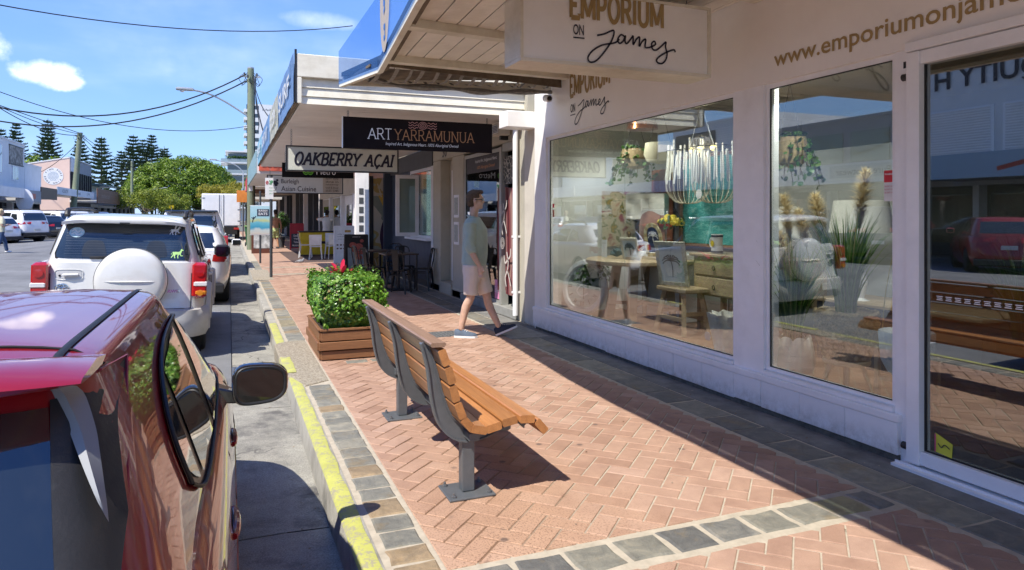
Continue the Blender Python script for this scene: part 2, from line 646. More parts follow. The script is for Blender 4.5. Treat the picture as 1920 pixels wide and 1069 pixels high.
def serif_mb(txt,h,fn,w=0.09,serif=0.24,shear=0.0,gap=0.06,sx=1.0,x0=0.0,mb=None):
 mb=mb or MB()
 x=x0
 for ch in txt:
  ced=ch=='Ç'
  adv,st,se=GL['C' if ced else ch]
  def T(p):
   return(x+(p[0]*sx+p[1]*shear)*h,p[1]*h)
  pl=[[T(p) for p in s_] for s_ in st]
  dk_=0
  if ced:
   pl.append([T((0.38,0)),T((0.42,-0.1)),T((0.32,-0.2))])
  for one in pl:
   stroke_mb([one],w*h,fn,mb=mb,d=.004+.0005*dk_)
   dk_+=1
  for(sx_,sy_) in(se if serif>0 else[]):
   stroke_mb([[T((sx_-serif/2,sy_+(0.02 if sy_==0 else-0.02))),T((sx_+serif/2,sy_+(0.02 if sy_==0 else-0.02)))]],w*h*0.7,fn,mb=mb,d=0.0072)
  x+=(adv*sx+gap)*h
 return mb,x
 # ------------------------------------------------------------------ ground, road, kerb, footpath
def paver_material():
 m=newmat('paver_clay');b=NB(m)
 geo=b.n('ShaderNodeNewGeometry');oi=b.n('ShaderNodeObjectInfo')
 at=b.n('ShaderNodeAttribute',attribute_name='rnd')
 r=b.m('FRACT',b.m('ADD',oi.outputs['Random'],at.outputs['Fac']))
 pos=geo.outputs['Position']
 base=b.ramp(r,[(0,(0.35,0.212,0.142)),(0.15,(0.41,0.256,0.178)),(0.8,(0.445,0.287,0.202)),(1,(0.48,0.32,0.235))])
 f=b.noise(5,6,0.65,pos)
 base=b.mixc(0.6,base,b.ramp(f,[(0.3,(0.66,0.6,0.6)),(0.7,(1.15,1.15,1.15))]),'MULTIPLY')
 # sandy speckle, strongest toward the kerb corner where the surface is worn open
 sp=b.noise(95,3,0.7,pos)
 sep_=b.n('ShaderNodeSeparateXYZ');b.l(pos,sep_.inputs[0])
 dx=b.m('SUBTRACT',sep_.outputs['X'],1.25);dy=b.m('MULTIPLY',b.m('SUBTRACT',sep_.outputs['Y'],3.0),0.6)
 dd=b.m('SQRT',b.m('ADD',b.m('MULTIPLY',dx,dx),b.m('MULTIPLY',dy,dy)))
 worn=b.n('ShaderNodeMapRange');b.l(b.m('ADD',dd,b.m('MULTIPLY',b.noise(2.2,4,0.6,pos),0.9)),worn.inputs[0])
 worn.inputs[1].default_value=0.55;worn.inputs[2].default_value=1.35
 worn.inputs[3].default_value=1.0;worn.inputs[4].default_value=0.0
 pit=b.ramp(sp,[(0.54,(0,0,0)),(0.6,(1,1,1))])
 base=b.mixc(b.m('MULTIPLY',worn.outputs[0],0.45),base,(0.56,0.34,0.2))
 base=b.mixc(b.m('MULTIPLY',b.m('MULTIPLY',pit,worn.outputs[0]),0.75),base,(0.12,0.06,0.035))
 fine=b.noise(260,2,0.6,pos)
 base=b.mixc(0.5,base,b.ramp(fine,[(0.3,(0.78,0.76,0.76)),(0.7,(1.15,1.15,1.15))]),'MULTIPLY')
 # gum and oil spots
 v=b.n('ShaderNodeTexVoronoi');v.inputs['Scale'].default_value=4.2;b.l(pos,v.inputs['Vector'])
 spot=b.ramp(v.outputs['Distance'],[(0.06,(1,1,1)),(0.11,(0,0,0))])
 gate=b.ramp(b.noise(1.1,2,0.5,pos),[(0.44,(0,0,0)),(0.56,(1,1,1))])
 base=b.mixc(b.m('MULTIPLY',b.m('MULTIPLY',spot,gate),0.7),base,(0.07,0.055,0.05))
 p=b.n('ShaderNodeBsdfPrincipled');b.l(base,p.inputs['Base Color'])
 p.inputs['Roughness'].default_value=0.78
 bn=b.n('ShaderNodeBump');bn.inputs['Strength'].default_value=0.55;bn.inputs['Distance'].default_value=0.004
 b.l(b.noise(140,5,0.7,pos),bn.inputs['Height']);b.l(bn.outputs[0],p.inputs['Normal'])
 o=b.n('ShaderNodeOutputMaterial');b.l(p.outputs[0],o.inputs[0])
 return m
def slate_material(name,stops):
 m=newmat(name);b=NB(m)
 geo=b.n('ShaderNodeNewGeometry');oi=b.n('ShaderNodeObjectInfo')
 pos=geo.outputs['Position']
 base=b.ramp(oi.outputs['Random'],stops,'CONSTANT')
 f=b.noise(9,8,0.7,pos,0.8)
 base=b.mixc(0.85,base,b.ramp(f,[(0.25,(0.5,0.5,0.52)),(0.5,(0.95,0.95,0.93)),(0.75,(1.6,1.5,1.35))]),'MULTIPLY')
 rust=b.ramp(b.noise(3.3,6,0.7,pos),[(0.55,(0,0,0)),(0.66,(1,1,1))])
 base=b.mixc(b.m('MULTIPLY',rust,0.45),base,(0.24,0.16,0.06))
 p=b.n('ShaderNodeBsdfPrincipled');b.l(base,p.inputs['Base Color'])
 p.inputs['Roughness'].default_value=0.62
 bn=b.n('ShaderNodeBump');bn.inputs['Strength'].default_value=0.9;bn.inputs['Distance'].default_value=0.009
 b.l(b.noise(28,9,0.72,pos,0.6),bn.inputs['Height']);b.l(bn.outputs[0],p.inputs['Normal'])
 o=b.n('ShaderNodeOutputMaterial');b.l(p.outputs[0],o.inputs[0])
 return m
def asphalt_material(name,c,amt=1.0):
 m=newmat(name);b=NB(m)
 geo=b.n('ShaderNodeNewGeometry');pos=geo.outputs['Position']
 f=b.noise(0.8,8,0.7,pos)
 base=b.ramp(f,[(0.3,sc3(c,0.72)),(0.5,c),(0.72,sc3(c,1.3))])
 g=b.noise(160,3,0.7,pos)
 base=b.mixc(0.9,base,b.ramp(g,[(0.3,(0.6,0.6,0.6)),(0.7,(1.5,1.5,1.5))]),'MULTIPLY')
 mpn=b.n('ShaderNodeMapping');mpn.inputs['Scale'].default_value=(1.6,0.12,1);b.l(pos,mpn.inputs[0])
 tr=b.ramp(b.noise(1.0,4,0.6,mpn.outputs[0]),[(0.45,(1,1,1)),(0.7,(0.72,0.72,0.73))])
 base=b.mixc(0.8,base,tr,'MULTIPLY')
 p=b.n('ShaderNodeBsdfPrincipled');b.l(base,p.inputs['Base Color'])
 p.inputs['Roughness'].default_value=0.85
 bn=b.n('ShaderNodeBump');bn.inputs['Strength'].default_value=0.8*amt;bn.inputs['Distance'].default_value=0.006
 b.l(b.noise(190,4,0.75,pos),bn.inputs['Height']);b.l(bn.outputs[0],p.inputs['Normal'])
 o=b.n('ShaderNodeOutputMaterial');b.l(p.outputs[0],o.inputs[0])
 return m
M_paver=paver_material()
GREY=[(0,(0.205,0.20,0.17)),(0.22,(0.255,0.245,0.205)),(0.42,(0.22,0.215,0.185)),(0.62,(0.285,0.27,0.22)),(0.78,(0.30,0.225,0.14)),(0.9,(0.27,0.235,0.155))]
DARK=[(0,(0.17,0.165,0.145)),(0.3,(0.215,0.205,0.175)),(0.6,(0.15,0.146,0.132)),(0.85,(0.25,0.235,0.19))]
M_slate=slate_material('slate_kerb',GREY)
M_slate_dark=slate_material('slate_dark',DARK)
M_band=slate_material('slate_band',[(0,(0.19,0.185,0.165)),(0.4,(0.14,0.138,0.128)),(0.7,(0.23,0.22,0.18)),(0.92,(0.36,0.32,0.17))])
m=newmat('mortar_sand');b=NB(m)
pos=b.n('ShaderNodeNewGeometry').outputs['Position']
s3=b.n('ShaderNodeSeparateXYZ');b.l(pos,s3.inputs[0])
xx=b.m('ADD',s3.outputs['X'],b.m('MULTIPLY',b.noise(2.5,5,.6,pos),1.4))
k=b.n('ShaderNodeMapRange');b.l(xx,k.inputs[0]);k.inputs[1].default_value=1.9;k.inputs[2].default_value=2.7
k2=b.n('ShaderNodeMapRange');b.l(s3.outputs['X'],k2.inputs[0]);k2.inputs[1].default_value=.89;k2.inputs[2].default_value=.86
k3=b.n('ShaderNodeMapRange');b.l(b.m('ABSOLUTE',b.m('SUBTRACT',s3.outputs['Y'],2.71)),k3.inputs[0]);k3.inputs[1].default_value=.17;k3.inputs[2].default_value=.15
c=b.mixc(b.m('MAXIMUM',b.m('MAXIMUM',k.outputs[0],k2.outputs[0]),k3.outputs[0]),(.24,.145,.085),(.50,.44,.34))
c=b.mixc(.6,c,b.ramp(b.noise(14,6,.7,pos),[(.3,(.6,.58,.55)),(.7,(1.1,1.1,1.1))]),'MULTIPLY')
p=b.n('ShaderNodeBsdfPrincipled');b.l(c,p.inputs['Base Color']);p.inputs['Roughness'].default_value=.95
o=b.n('ShaderNodeOutputMaterial');b.l(p.outputs[0],o.inputs[0])
M_mortar=m
M_conc=pm('concrete_kerb',(0.36,0.34,0.29),0.9,0.22,6,0.8,90,dirt=0.75,dcol=(0.12,0.11,0.09))
m=newmat('concrete_gutter');b=NB(m)
pos=b.n('ShaderNodeNewGeometry').outputs['Position']
c=b.ramp(b.noise(2.2,9,.75,pos,.4),[(.3,(.15,.145,.13)),(.5,(.31,.295,.255)),(.7,(.42,.40,.34))])
c=b.mixc(.8,c,b.ramp(b.noise(120,3,.7,pos),[(.32,(.55,.55,.55)),(.68,(1.4,1.38,1.3))]),'MULTIPLY')
vo=b.n('ShaderNodeTexVoronoi',feature='DISTANCE_TO_EDGE');vo.inputs['Scale'].default_value=.6
va=b.n('ShaderNodeVectorMath',operation='ADD');b.l(pos,va.inputs[0])
nv=b.n('ShaderNodeTexNoise');nv.inputs['Scale'].default_value=5;b.l(pos,nv.inputs['Vector'])
vs_=b.n('ShaderNodeVectorMath',operation='SCALE');b.l(nv.outputs['Color'],vs_.inputs[0]);vs_.inputs['Scale'].default_value=.45
b.l(vs_.outputs[0],va.inputs[1]);b.l(va.outputs[0],vo.inputs['Vector'])
c=b.mixc(b.m('MULTIPLY',b.ramp(vo.outputs['Distance'],[(.003,(.8,.8,.8)),(.007,(0,0,0))]),b.ramp(b.noise(.9,2,.5,pos),[(.5,(0,0,0)),(.56,(1,1,1))])),c,(.08,.075,.065))
st=b.ramp(b.noise(1.3,6,.7,pos),[(.54,(0,0,0)),(.66,(.85,.85,.85))])
c=b.mixc(st,c,(.085,.08,.075))
p=b.n('ShaderNodeBsdfPrincipled');b.l(c,p.inputs['Base Color']);p.inputs['Roughness'].default_value=.88
bn=b.n('ShaderNodeBump');bn.inputs['Strength'].default_value=.9;bn.inputs['Distance'].default_value=.006
b.l(b.noise(130,5,.75,pos),bn.inputs['Height']);b.l(bn.outputs[0],p.inputs['Normal'])
o=b.n('ShaderNodeOutputMaterial');b.l(p.outputs[0],o.inputs[0])
M_gutter=m
M_aggr=pm('exposed_aggregate',(0.37,0.32,0.24),0.9,0.6,75,1.0,110,dirt=0.8,dcol=(0.2,0.15,0.09))
M_cement=pm('cement_strip',(0.21,0.205,0.19),0.9,0.25,7,0.7,80,dirt=0.7,dcol=(0.08,0.08,0.075))
M_asph=asphalt_material('asphalt_old',(0.19,0.19,0.188))
M_metal=pm('grey_steel',(0.21,0.22,0.23),0.45,0.12,12,0.1,60,metal=0.6)
M_black=pm('black_paint',(0.018,0.018,0.02),0.4,0.2,9)
M_white=pm('white_gloss',(0.78,0.78,0.79),0.4,0.04,4,0.05,40,dirt=0.12,dcol=(0.5,0.48,0.44))
def worn_paint(name,col,under,lo=0.44,hi=0.50):
 m=newmat(name);b=NB(m)
 pos=b.n('ShaderNodeNewGeometry').outputs['Position']
 f=b.m('ADD',b.m('MULTIPLY',b.noise(14,9,0.75,pos),0.6),b.m('MULTIPLY',b.noise(70,5,0.7,pos),0.4))
 k=b.ramp(f,[(lo,(0,0,0)),(hi,(1,1,1))])
 c1=b.ramp(b.noise(5,6,0.7,pos),[(0.3,sc3(col,0.78)),(0.65,col)])
 c=b.mixc(k,under,c1)
 p=b.n('ShaderNodeBsdfPrincipled');b.l(c,p.inputs['Base Color']);p.inputs['Roughness'].default_value=0.7
 bn=b.n('ShaderNodeBump');bn.inputs['Strength'].default_value=0.6;bn.inputs['Distance'].default_value=0.004
 b.l(b.noise(110,5,0.7,pos),bn.inputs['Height']);b.l(bn.outputs[0],p.inputs['Normal'])
 o=b.n('ShaderNodeOutputMaterial');b.l(p.outputs[0],o.inputs[0])
 return m
M_yellow=worn_paint('yellow_kerb_paint',(0.50,0.50,0.12),(0.33,0.30,0.2))
M_roadwhite=worn_paint('white_road_paint',(0.62,0.62,0.6),(0.14,0.14,0.14),0.42,0.5)
def road_z(x):
 if x>0.5:return-0.17
 x=max(-16.5,x)
 return-0.17+0.035*(min(8.25,0.5-x) if x>-7.75 else 8.25-(-7.75-x))
S('ground',MB().quad((-900,-400,-0.6),(900,-400,-0.6),(900,1600,-0.6),(-900,1600,-0.6)),pm('ground_far',(0.16,0.16,0.12),0.95,0.3,0.1))
xs=[-16.4,-14,-12,-10,-8.6,-7.75,-6.9,-5,-3,-1,0.02]
mb=MB()
mb.grid(lambda u,v:(xs[round(u*10)],-60+v*560,road_z(xs[round(u*10)])),10,40)
S('road',mb,M_asph,smooth=True)
# parking lines
mb=MB()
for y0 in(-2.0,6.2,12.9,19.4,25.8,32.2):
 mb.add([(x,y,road_z(x)+0.005) for x,y in((-2.15,y0),(-0.15,y0),(-0.15,y0+0.1),(-2.15,y0+0.1))],[(0,1,2,3)])
for i in range(60):
 y0=-20+i*3.0
 a,b_=(-9.6,y0),(-15.8,y0+5.4)
 n_=6
 for k in range(n_):
  t0,t1=k/n_,(k+1)/n_
  q=[(a[0]+(b_[0]-a[0])*t,a[1]+(b_[1]-a[1])*t) for t in(t0,t1)]
  mb.add([(q[0][0],q[0][1],road_z(q[0][0])+.006),(q[1][0],q[1][1],road_z(q[1][0])+.006),(q[1][0],q[1][1]+.14,road_z(q[1][0])+.006),(q[0][0],q[0][1]+.14,road_z(q[0][0])+.006)],[(0,1,2,3)])
for i in range(30):
 y0=-10+i*9
 mb.add([(-5.6,y0,road_z(-5.6)+.005),(-5.48,y0,road_z(-5.48)+.005),(-5.48,y0+3,road_z(-5.48)+.005),(-5.6,y0+3,road_z(-5.6)+.005)],[(0,1,2,3)])
S('road_markings',mb,M_roadwhite)
# gutter strip: slabs of broom-finished concrete
mb=MB()
gy=[-6,-3.5,-1.2,1.1,3.35,5.5,7.6]
def slab(mb,x0,x1,y0,y1,z0,z1,n=6,jit=0.004):
 for i in range(n):
  a,c=y0+(y1-y0)*i/n,y0+(y1-y0)*(i+1)/n
  mb.quad((x0,a,z0),(x1,a,z1),(x1,c,z1),(x0,c,z0))
yv=-6.0
while yv<60:
 L=rng.uniform(2.0,2.9)
 if yv<7.72<yv+L:L=7.72-yv
 if abs(yv-7.72)<.01:yv=8.3;continue
 mb.box(0.03,0.285,yv+.006,yv+L-.006,-0.3,-0.166+rng.uniform(-.002,.002))
 mb.add([(0.285,yv+.006,-0.166),(0.53,yv+.006,-0.175),(0.53,yv+L-.006,-0.175),(0.285,yv+L-.006,-0.166)],[(0,1,2,3)])
 yv+=L
S('gutter',mb,M_gutter)
S('gutter_bed',MB().box(-0.1,0.56,-6,60,-0.45,-0.178),pm('gutter_joint',(0.09,0.085,0.075),0.95))
# storm water grate
gr=thing('drain_grate',(0.27,8.0,-0.17),'black steel drain grate set in the gutter beside the kerb','drain grate')
mb=MB()
for s_ in(-1,1):
 mb.box(-0.24,0.24,s_*0.27-.02,s_*0.27+.02,-0.03,0.008)
 mb.box(s_*0.23-.015,s_*0.23+.015,-0.27,0.27,-0.03,0.006)
build('frame',mb,M_metal,gr)
for i in range(11):
 build('bar',MB().box(-0.205+i*0.041-.006,-0.205+i*0.041+.006,-0.25,0.25,-0.03,0.002),M_metal,gr)
mb=MB()
for i in range(1,5):
 mb.box(-0.21,0.21,-0.25+i*0.1-.005,-0.25+i*0.1+.005,-0.025,-0.004)
build('cross_bar',mb,M_metal,gr)
build('pit',MB().box(-0.24,0.24,-0.28,0.28,-0.2,-0.06),pm('pit_dark',(0.01,0.01,0.01),0.9),gr)
# kerb, with a slightly uneven arris
def kerb_run(y0,y1,xo=0.517,xi=0.62,ztop=0.0):
 mb=MB()
 n=max(2,int((y1-y0)/0.12))
 rings=[]
 for i in range(n+1):
  y=y0+(y1-y0)*i/n
  j=lambda s,k=1:(noise.noise(Vector((s,y*2.7*k,1.3)))*0.006)
  rings.append([(xo-0.015+j(1),y,-0.3),(xo-0.012+j(2),y,-0.16),(xo+j(3),y,-0.02+j(4)),(xo+0.016+j(5,3),y,ztop-0.003+j(6)*.4),(xi,y,ztop),(xi,y,-0.3)])
 mb.rings(rings,closed=True)
 return mb
mb=kerb_run(-6,6.95)
S('kerb',mb,M_conc,smooth=True)
S('kerb',kerb_run(8.62,17.3),M_conc,smooth=True)
mb=kerb_run(17.3,20.6)
merge(mb,kerb_run(20.6,70))
S('kerb',mb,M_conc,smooth=True)
S('kerb_inlet',MB().add([(0.49,6.95,-0.3),(0.49,6.95,-0.03),(0.515,6.95,0.004),(0.62,6.95,0.004)],[]),M_conc) if False else None
mb=MB()
pts=[(0.49,6.96),(0.62,6.4),(0.85,6.56),(0.85,8.74),(0.64,8.74),(0.49,8.61)]
mb.prism(pts,lambda a,c,d:(a,c,d),-0.3,0.006)
S('kerb_inlet_slab',mb,M_aggr,bevel=0.012)
def paint_run(y0,y1,xo=0.520,xi=0.608,z=0.004):
 mb=MB();n=int((y1-y0)/0.1)+1
 rr=[]
 for i in range(n+1):
  y=y0+(y1-y0)*i/n
  j=noise.noise(Vector((7,y*3,2)))*0.008
  k=noise.noise(Vector((3,y*4,5)))*0.012
  rr.append([(xo-.003,y,-0.012+j),(xo+0.014,y,z+.001),(xi+k,y,z)])
 mb.rings(rr,cap=False,closed=False)
 return mb
S('kerb_paint',paint_run(-6,6.93),M_yellow,smooth=True,angle=80)
S('kerb_paint',paint_run(6.97,7.75,0.489,0.60,0.0105),M_yellow,smooth=True,angle=80)
S('kerb_paint',paint_run(8.66,10.3),M_yellow,smooth=True,angle=80)
# footpath: bed of mortar, clay pavers laid herringbone, slate borders
fp=S('footpath',MB().box(0.62,3.9,-8,70,-0.4,-0.0045),M_mortar)
def clip(poly,f):
 out=[]
 for i in range(len(poly)):
  a,b_=poly[i],poly[(i+1)%len(poly)]
  fa,fb=f(a),f(b_)
  if fa>=0:out.append(a)
  if fa*fb<0:
   t=fa/(fa-fb)
   out.append((a[0]+(b_[0]-a[0])*t,a[1]+(b_[1]-a[1])*t))
 return out
def clip_rect(poly,x0,x1,y0,y1):
 for f in(lambda p:p[0]-x0,lambda p:x1-p[0],lambda p:p[1]-y0,lambda p:y1-p[1]):
  poly=clip(poly,f)
  if len(poly)<3:return None
 return poly
def stone_mb(poly,z,ch=0.006,th=0.03,a=0.0,rough=0.0):
 cx=sum(p[0] for p in poly)/len(poly);cy=sum(p[1] for p in poly)/len(poly)
 def inset(p,k):
  dx,dy=cx-p[0],cy-p[1];L=math.hypot(dx,dy) or 1
  return(p[0]+dx/L*k,p[1]+dy/L*k)
 n=len(poly)
 mb=MB()
 vs=[(p[0],p[1],z-th) for p in poly]+[(p[0],p[1],z-ch*.7) for p in poly]+[(*inset(p,ch*1.3),z+(rng.uniform(-rough,rough))) for p in poly]
 fs=[tuple(2*n+i for i in range(n))]
 for k in(0,1):
  fs+=[(k*n+i,k*n+(i+1)%n,(k+1)*n+(i+1)%n,(k+1)*n+i) for i in range(n)]
 return mb.add(vs,fs,a)
Wd=0.1155
def field(x0,x1,y0,y1):
 out=[]
 c45=math.sqrt(.5)
 ox,oy=1.985,4.17
 R_=int(max(x1-x0,y1-y0)/Wd)+12
 cxm,cym=(x0+x1)/2-ox,(y0+y1)/2-oy
 ci=int((cxm*c45+cym*c45)/Wd);cj=int((-cxm*c45+cym*c45)/Wd)
 for i in range(ci-R_,ci+R_):
  for j in range(cj-R_,cj+R_):
   k=(i-j)%4
   if k==0:r=(i,j,2,1)
   elif k==3:r=(i,j,1,2)
   else:continue
   g=0.0042
   u0,v0,u1,v1=r[0]*Wd+g,r[1]*Wd+g,(r[0]+r[2])*Wd-g,(r[1]+r[3])*Wd-g
   P=[(ox+(u-v)*c45,oy+(u+v)*c45) for u,v in((u0,v0),(u1,v0),(u1,v1),(u0,v1))]
   q=clip_rect(P,x0,x1,y0,y1)
   if not q:continue
   A=abs(sum(q[m_][0]*q[(m_+1)%len(q)][1]-q[(m_+1)%len(q)][0]*q[m_][1] for m_ in range(len(q))))/2
   if A<0.0012:continue
   out.append((q,len(q)==4 and A>0.0235,k,(ox+((u0+u1)/2-(v0+v1)/2)*c45,oy+((u0+u1)/2+(v0+v1)/2)*c45)))
 return out
bricks=field(0.868,3.25,-1.5,2.56)+field(0.868,3.25,2.86,9.0)+field(0.868,3.25,9.0,16.0)+field(0.868,3.25,16.0,23.0)
def in_view(p):
 s_,c_=math.sin(RAD(22.18)),math.cos(RAD(22.18))
 d=p[0]*s_+p[1]*c_;r=p[0]*c_-p[1]*s_
 if d<0.5:return None
 px,py=960+1300*r/d,404+1300*1.52/d
 return d if-60<px<1980 and py<1110 else None
vis=sorted([(in_view(b_[3]),i) for i,b_ in enumerate(bricks) if in_view(b_[3])])
chosen=set(i for d,i in vis[:300])
full=stone_mb([(-0.1113,-0.0536),(0.1113,-0.0536),(0.1113,0.0536),(-0.1113,0.0536)],0,0.0045).mesh('paver')
full.materials.append(M_paver)
rest=MB()
for i,(q,isf,k,c) in enumerate(bricks):
 z=rng.uniform(-0.0012,0.0016)
 if i in chosen:
  if isf:
   link('paver',full,None,fp,(c[0],c[1],z),(rng.uniform(-.004,.004),rng.uniform(-.004,.004),RAD(45 if k==0 else 135)))
  else:
   build('paver',stone_mb(q,z,0.0045),M_paver,fp)
 else:
  mbk=stone_mb(q,z,0.0045,a=rng.uniform(0.01,0.99))
  rest.v.extend([]);n0=len(rest.v)
  rest.v+=mbk.v;rest.f+=[tuple(v+n0 for v in f) for f in mbk.f];rest.a+=mbk.a
build('paver_field',rest,M_paver,fp,kind='stuff')
# beyond the reach of single pavers: one plain clay surface, light cross bands
mb=MB().box(0.87,3.25,23.0,70,-0.2,0.0)
build('paver_surface',mb,M_paver,fp)
def quad_stone(x0,x1,y0,y1,j,z,mt,rough=0.001,ch=0.008):
 P=[(x0,y0),(x1,y0),(x1,y1),(x0,y1)]
 Q=[]
 for i in range(4):
  a,b_=P[i],P[(i+1)%4]
  Q.append((a[0]+rng.uniform(-j,j),a[1]+rng.uniform(-j,j)))
  t=rng.uniform(.35,.65)
  Q.append((a[0]+(b_[0]-a[0])*t+rng.uniform(-j,j),a[1]+(b_[1]-a[1])*t+rng.uniform(-j,j)))
 build('slate_tile',stone_mb(Q,z,ch,rough=rough),mt,fp)
n_sl=0
def kerb_band(y0,y1,x0=0.655,x1=0.84):
 y=y0
 while y<y1-0.06:
  L=min(rng.uniform(0.16,0.235),y1-y)
  quad_stone(x0,x1,y+.007,y+L-.007,0.006,rng.uniform(0.0,.003),M_slate)
  y+=L
kerb_band(-0.6,6.42)
kerb_band(8.78,17.2,0.66,0.86)
kerb_band(20.7,24.5,0.66,0.86)
S('aggregate_pad',MB().box(0.525,0.98,17.32,20.6,-0.25,0.004),M_aggr)
for i,x in enumerate([0.9+0.245*k for k in range(10)]):
 quad_stone(x+.01,min(3.24,x+0.232),2.615,2.815,0.01,rng.uniform(.001,.004),M_band,0.0015,0.012)
y=-1.0
while y<17:
 L=rng.uniform(0.3,0.55)
 m_=rng.uniform(0.42,0.58)
 quad_stone(3.29,3.29+.27,y+.006,y+L-.006,0.007,rng.uniform(0,.002),M_slate_dark)
 y+=L
for x0 in(1.0,1.25):
 quad_stone(x0+0.12,x0+.34,7.22,7.36,0.004,0.003,M_slate)
S('cement_edge',MB().box(3.575,3.835,-8,70,-0.2,0.001),M_cement)
# pale bands across the path further on
S('path_band',MB().box(0.9,3.25,18.6,19.0,-0.1,0.003),M_aggr)
S('path_band',MB().box(0.9,3.25,21.2,21.5,-0.1,0.003),M_aggr)
# iron access cover and checker mat by the man
mh=thing('access_cover',(2.62,8.55,0.0),'small patterned steel access cover set in the pavers by the walking man','access cover')
build('plate',MB().box(-0.24,0.24,-0.2,0.2,-0.01,0.003),M_metal,mh)
mb=MB()
for i in range(9):
 for j in range(7):
  mb.obox((-0.2+i*.05,-0.16+j*.053,0.004),(0.035,0.010,0.006),Matrix.Rotation(RAD(45 if(i+j)%2 else-45),3,'Z'))
build('tread',mb,pm('steel_worn',(0.3,0.3,0.29),0.5,0.2,20,metal=.4),mh,kind='stuff')
mt_=thing('door_mat',(3.46,8.42,0.0),'grey ribbed mat lying outside the corner of the white shop','mat')
build('mat_base',MB().bbox(-0.26,0.26,-0.55,0.5,0,0.008,.004),pm('mat_grey',(0.27,0.26,0.235),0.9,0.15,14),mt_)
mb=MB()
for i in range(24):
 mb.box(-0.245,0.245,-0.53+i*0.0435,-0.53+i*0.0435+0.018,0.008,0.012)
build('rib',mb,pm('mat_rib',(0.36,0.345,0.31),0.9,0.2,14),mt_,kind='stuff')
# ------------------------------------------------------------------ bench
M_slat=woodmat('bench_timber',(0.30,0.115,0.035),(0.46,0.2,0.065),1,0.38,22,0.25,0.3)
M_bmetal=pm('bench_frame_grey',(0.13,0.14,0.15),0.42,0.1,20,0.08,200,metal=0.25)
bench=thing('park_bench',(1.21,4.4,0),'timber slatted bench with grey steel frame facing the shop windows','bench')
BY0,BY1=-0.98,1.0
# profile of back and seat, local x (towards the shop +), z
prof=smooth_pl([(-0.24,0.85),(-0.19,0.71),(-0.15,0.56),(-0.10,0.44),(-0.03,0.38),(0.06,0.37),(0.18,0.395),(0.29,0.395),(0.345,0.35)],6)
def rib(y,w=0.045):
 mb=MB()
 n=len(prof)
 for side in(0,):
  L=[];Rr=[]
  for i,(x,z) in enumerate(prof):
   x0,z0=prof[max(0,i-1)];x1,z1=prof[min(n-1,i+1)]
   dx,dz=x1-x0,z1-z0;q=math.hypot(dx,dz)
   t=i/(n-1)
   th=0.03+0.055*math.sin(PI*min(1,t*1.05))**1.5
   nx,nz_=dz/q,-dx/q
   L.append((x,z));Rr.append((x+nx*th,z+nz_*th))
  poly=L+Rr[::-1]
  mb.prism(poly,lambda a,c,d:(a,d,c),y-w/2+.012,y+w/2-.012)
  # flange along the slat side and the outer edge
  for seq in(L,Rr):
   rings=[]
   for i in range(n):
    x,z=seq[i]
    rings.append([(x-.003,y-w/2,z-.003),(x-.003,y+w/2,z-.003),(x+.004,y+w/2,z+.003),(x+.004,y-w/2,z+.003)])
   mb.rings(rings)
 return mb
for y in(-0.80,0.0,0.78):
 build('rib_frame',rib(y),M_bmetal,bench)
pr={}
def at_len(s):
 acc=0
 for i in range(len(prof)-1):
  d=math.dist(prof[i],prof[i+1])
  if acc+d>=s or i==len(prof)-2:
   t=min(1,(s-acc)/d)
   p=(prof[i][0]+(prof[i+1][0]-prof[i][0])*t,prof[i][1]+(prof[i+1][1]-prof[i][1])*t)
   return p,((prof[i+1][0]-prof[i][0])/d,(prof[i+1][1]-prof[i][1])/d)
  acc+=d
tot=sum(math.dist(prof[i],prof[i+1]) for i in range(len(prof)-1))
def slat(p,t,w,th,name='slat',y0=BY0,y1=BY1):
 nx,nz_=-t[1],t[0]
 if nz_<0:nx,nz_=-nx,-nz_
 mb=MB()
 c=(p[0]+nx*(th/2+.006),p[1]+nz_*(th/2+.006))
 ch=0.006
 poly=[(-w/2+ch,-th/2),(w/2-ch,-th/2),(w/2,-th/2+ch),(w/2,th/2-ch),(w/2-ch,th/2),(-w/2+ch,th/2),(-w/2,th/2-ch),(-w/2,-th/2+ch)]
 P=[(c[0]+a*t[0]+b_*nx,c[1]+a*t[1]+b_*nz_) for a,b_ in poly]
 mb.prism(P,lambda a,c_,d:(a,d,c_),y0+rng.uniform(-.004,.004),y1+rng.uniform(-.004,.004))
 return build(name,mb,M_slat,bench)
 # five back slats, four seat slats, one drooping front slat
for s_ in[0.075+0.098*k for k in range(5)]:
 p,t=at_len(s_);slat(p,t,0.088,0.042)
for s_ in[0.555+0.093*k for k in range(4)]:
 p,t=at_len(s_);slat(p,t,0.086,0.042)
p,t=at_len(tot-0.012);slat(p,t,0.086,0.042)
# cap rail
mb=MB()
p0=prof[0]
mb.prism([(-0.262,0.862),(-0.256,0.870),(-0.185,0.868),(-0.178,0.860),(-0.188,0.845),(-0.256,0.847)],lambda a,c_,d:(a,d,c_),BY0,BY1)
build('cap_rail',mb,woodmat('bench_cap',(0.2,0.115,0.07),(0.34,0.21,0.14),1,0.45,22),bench)
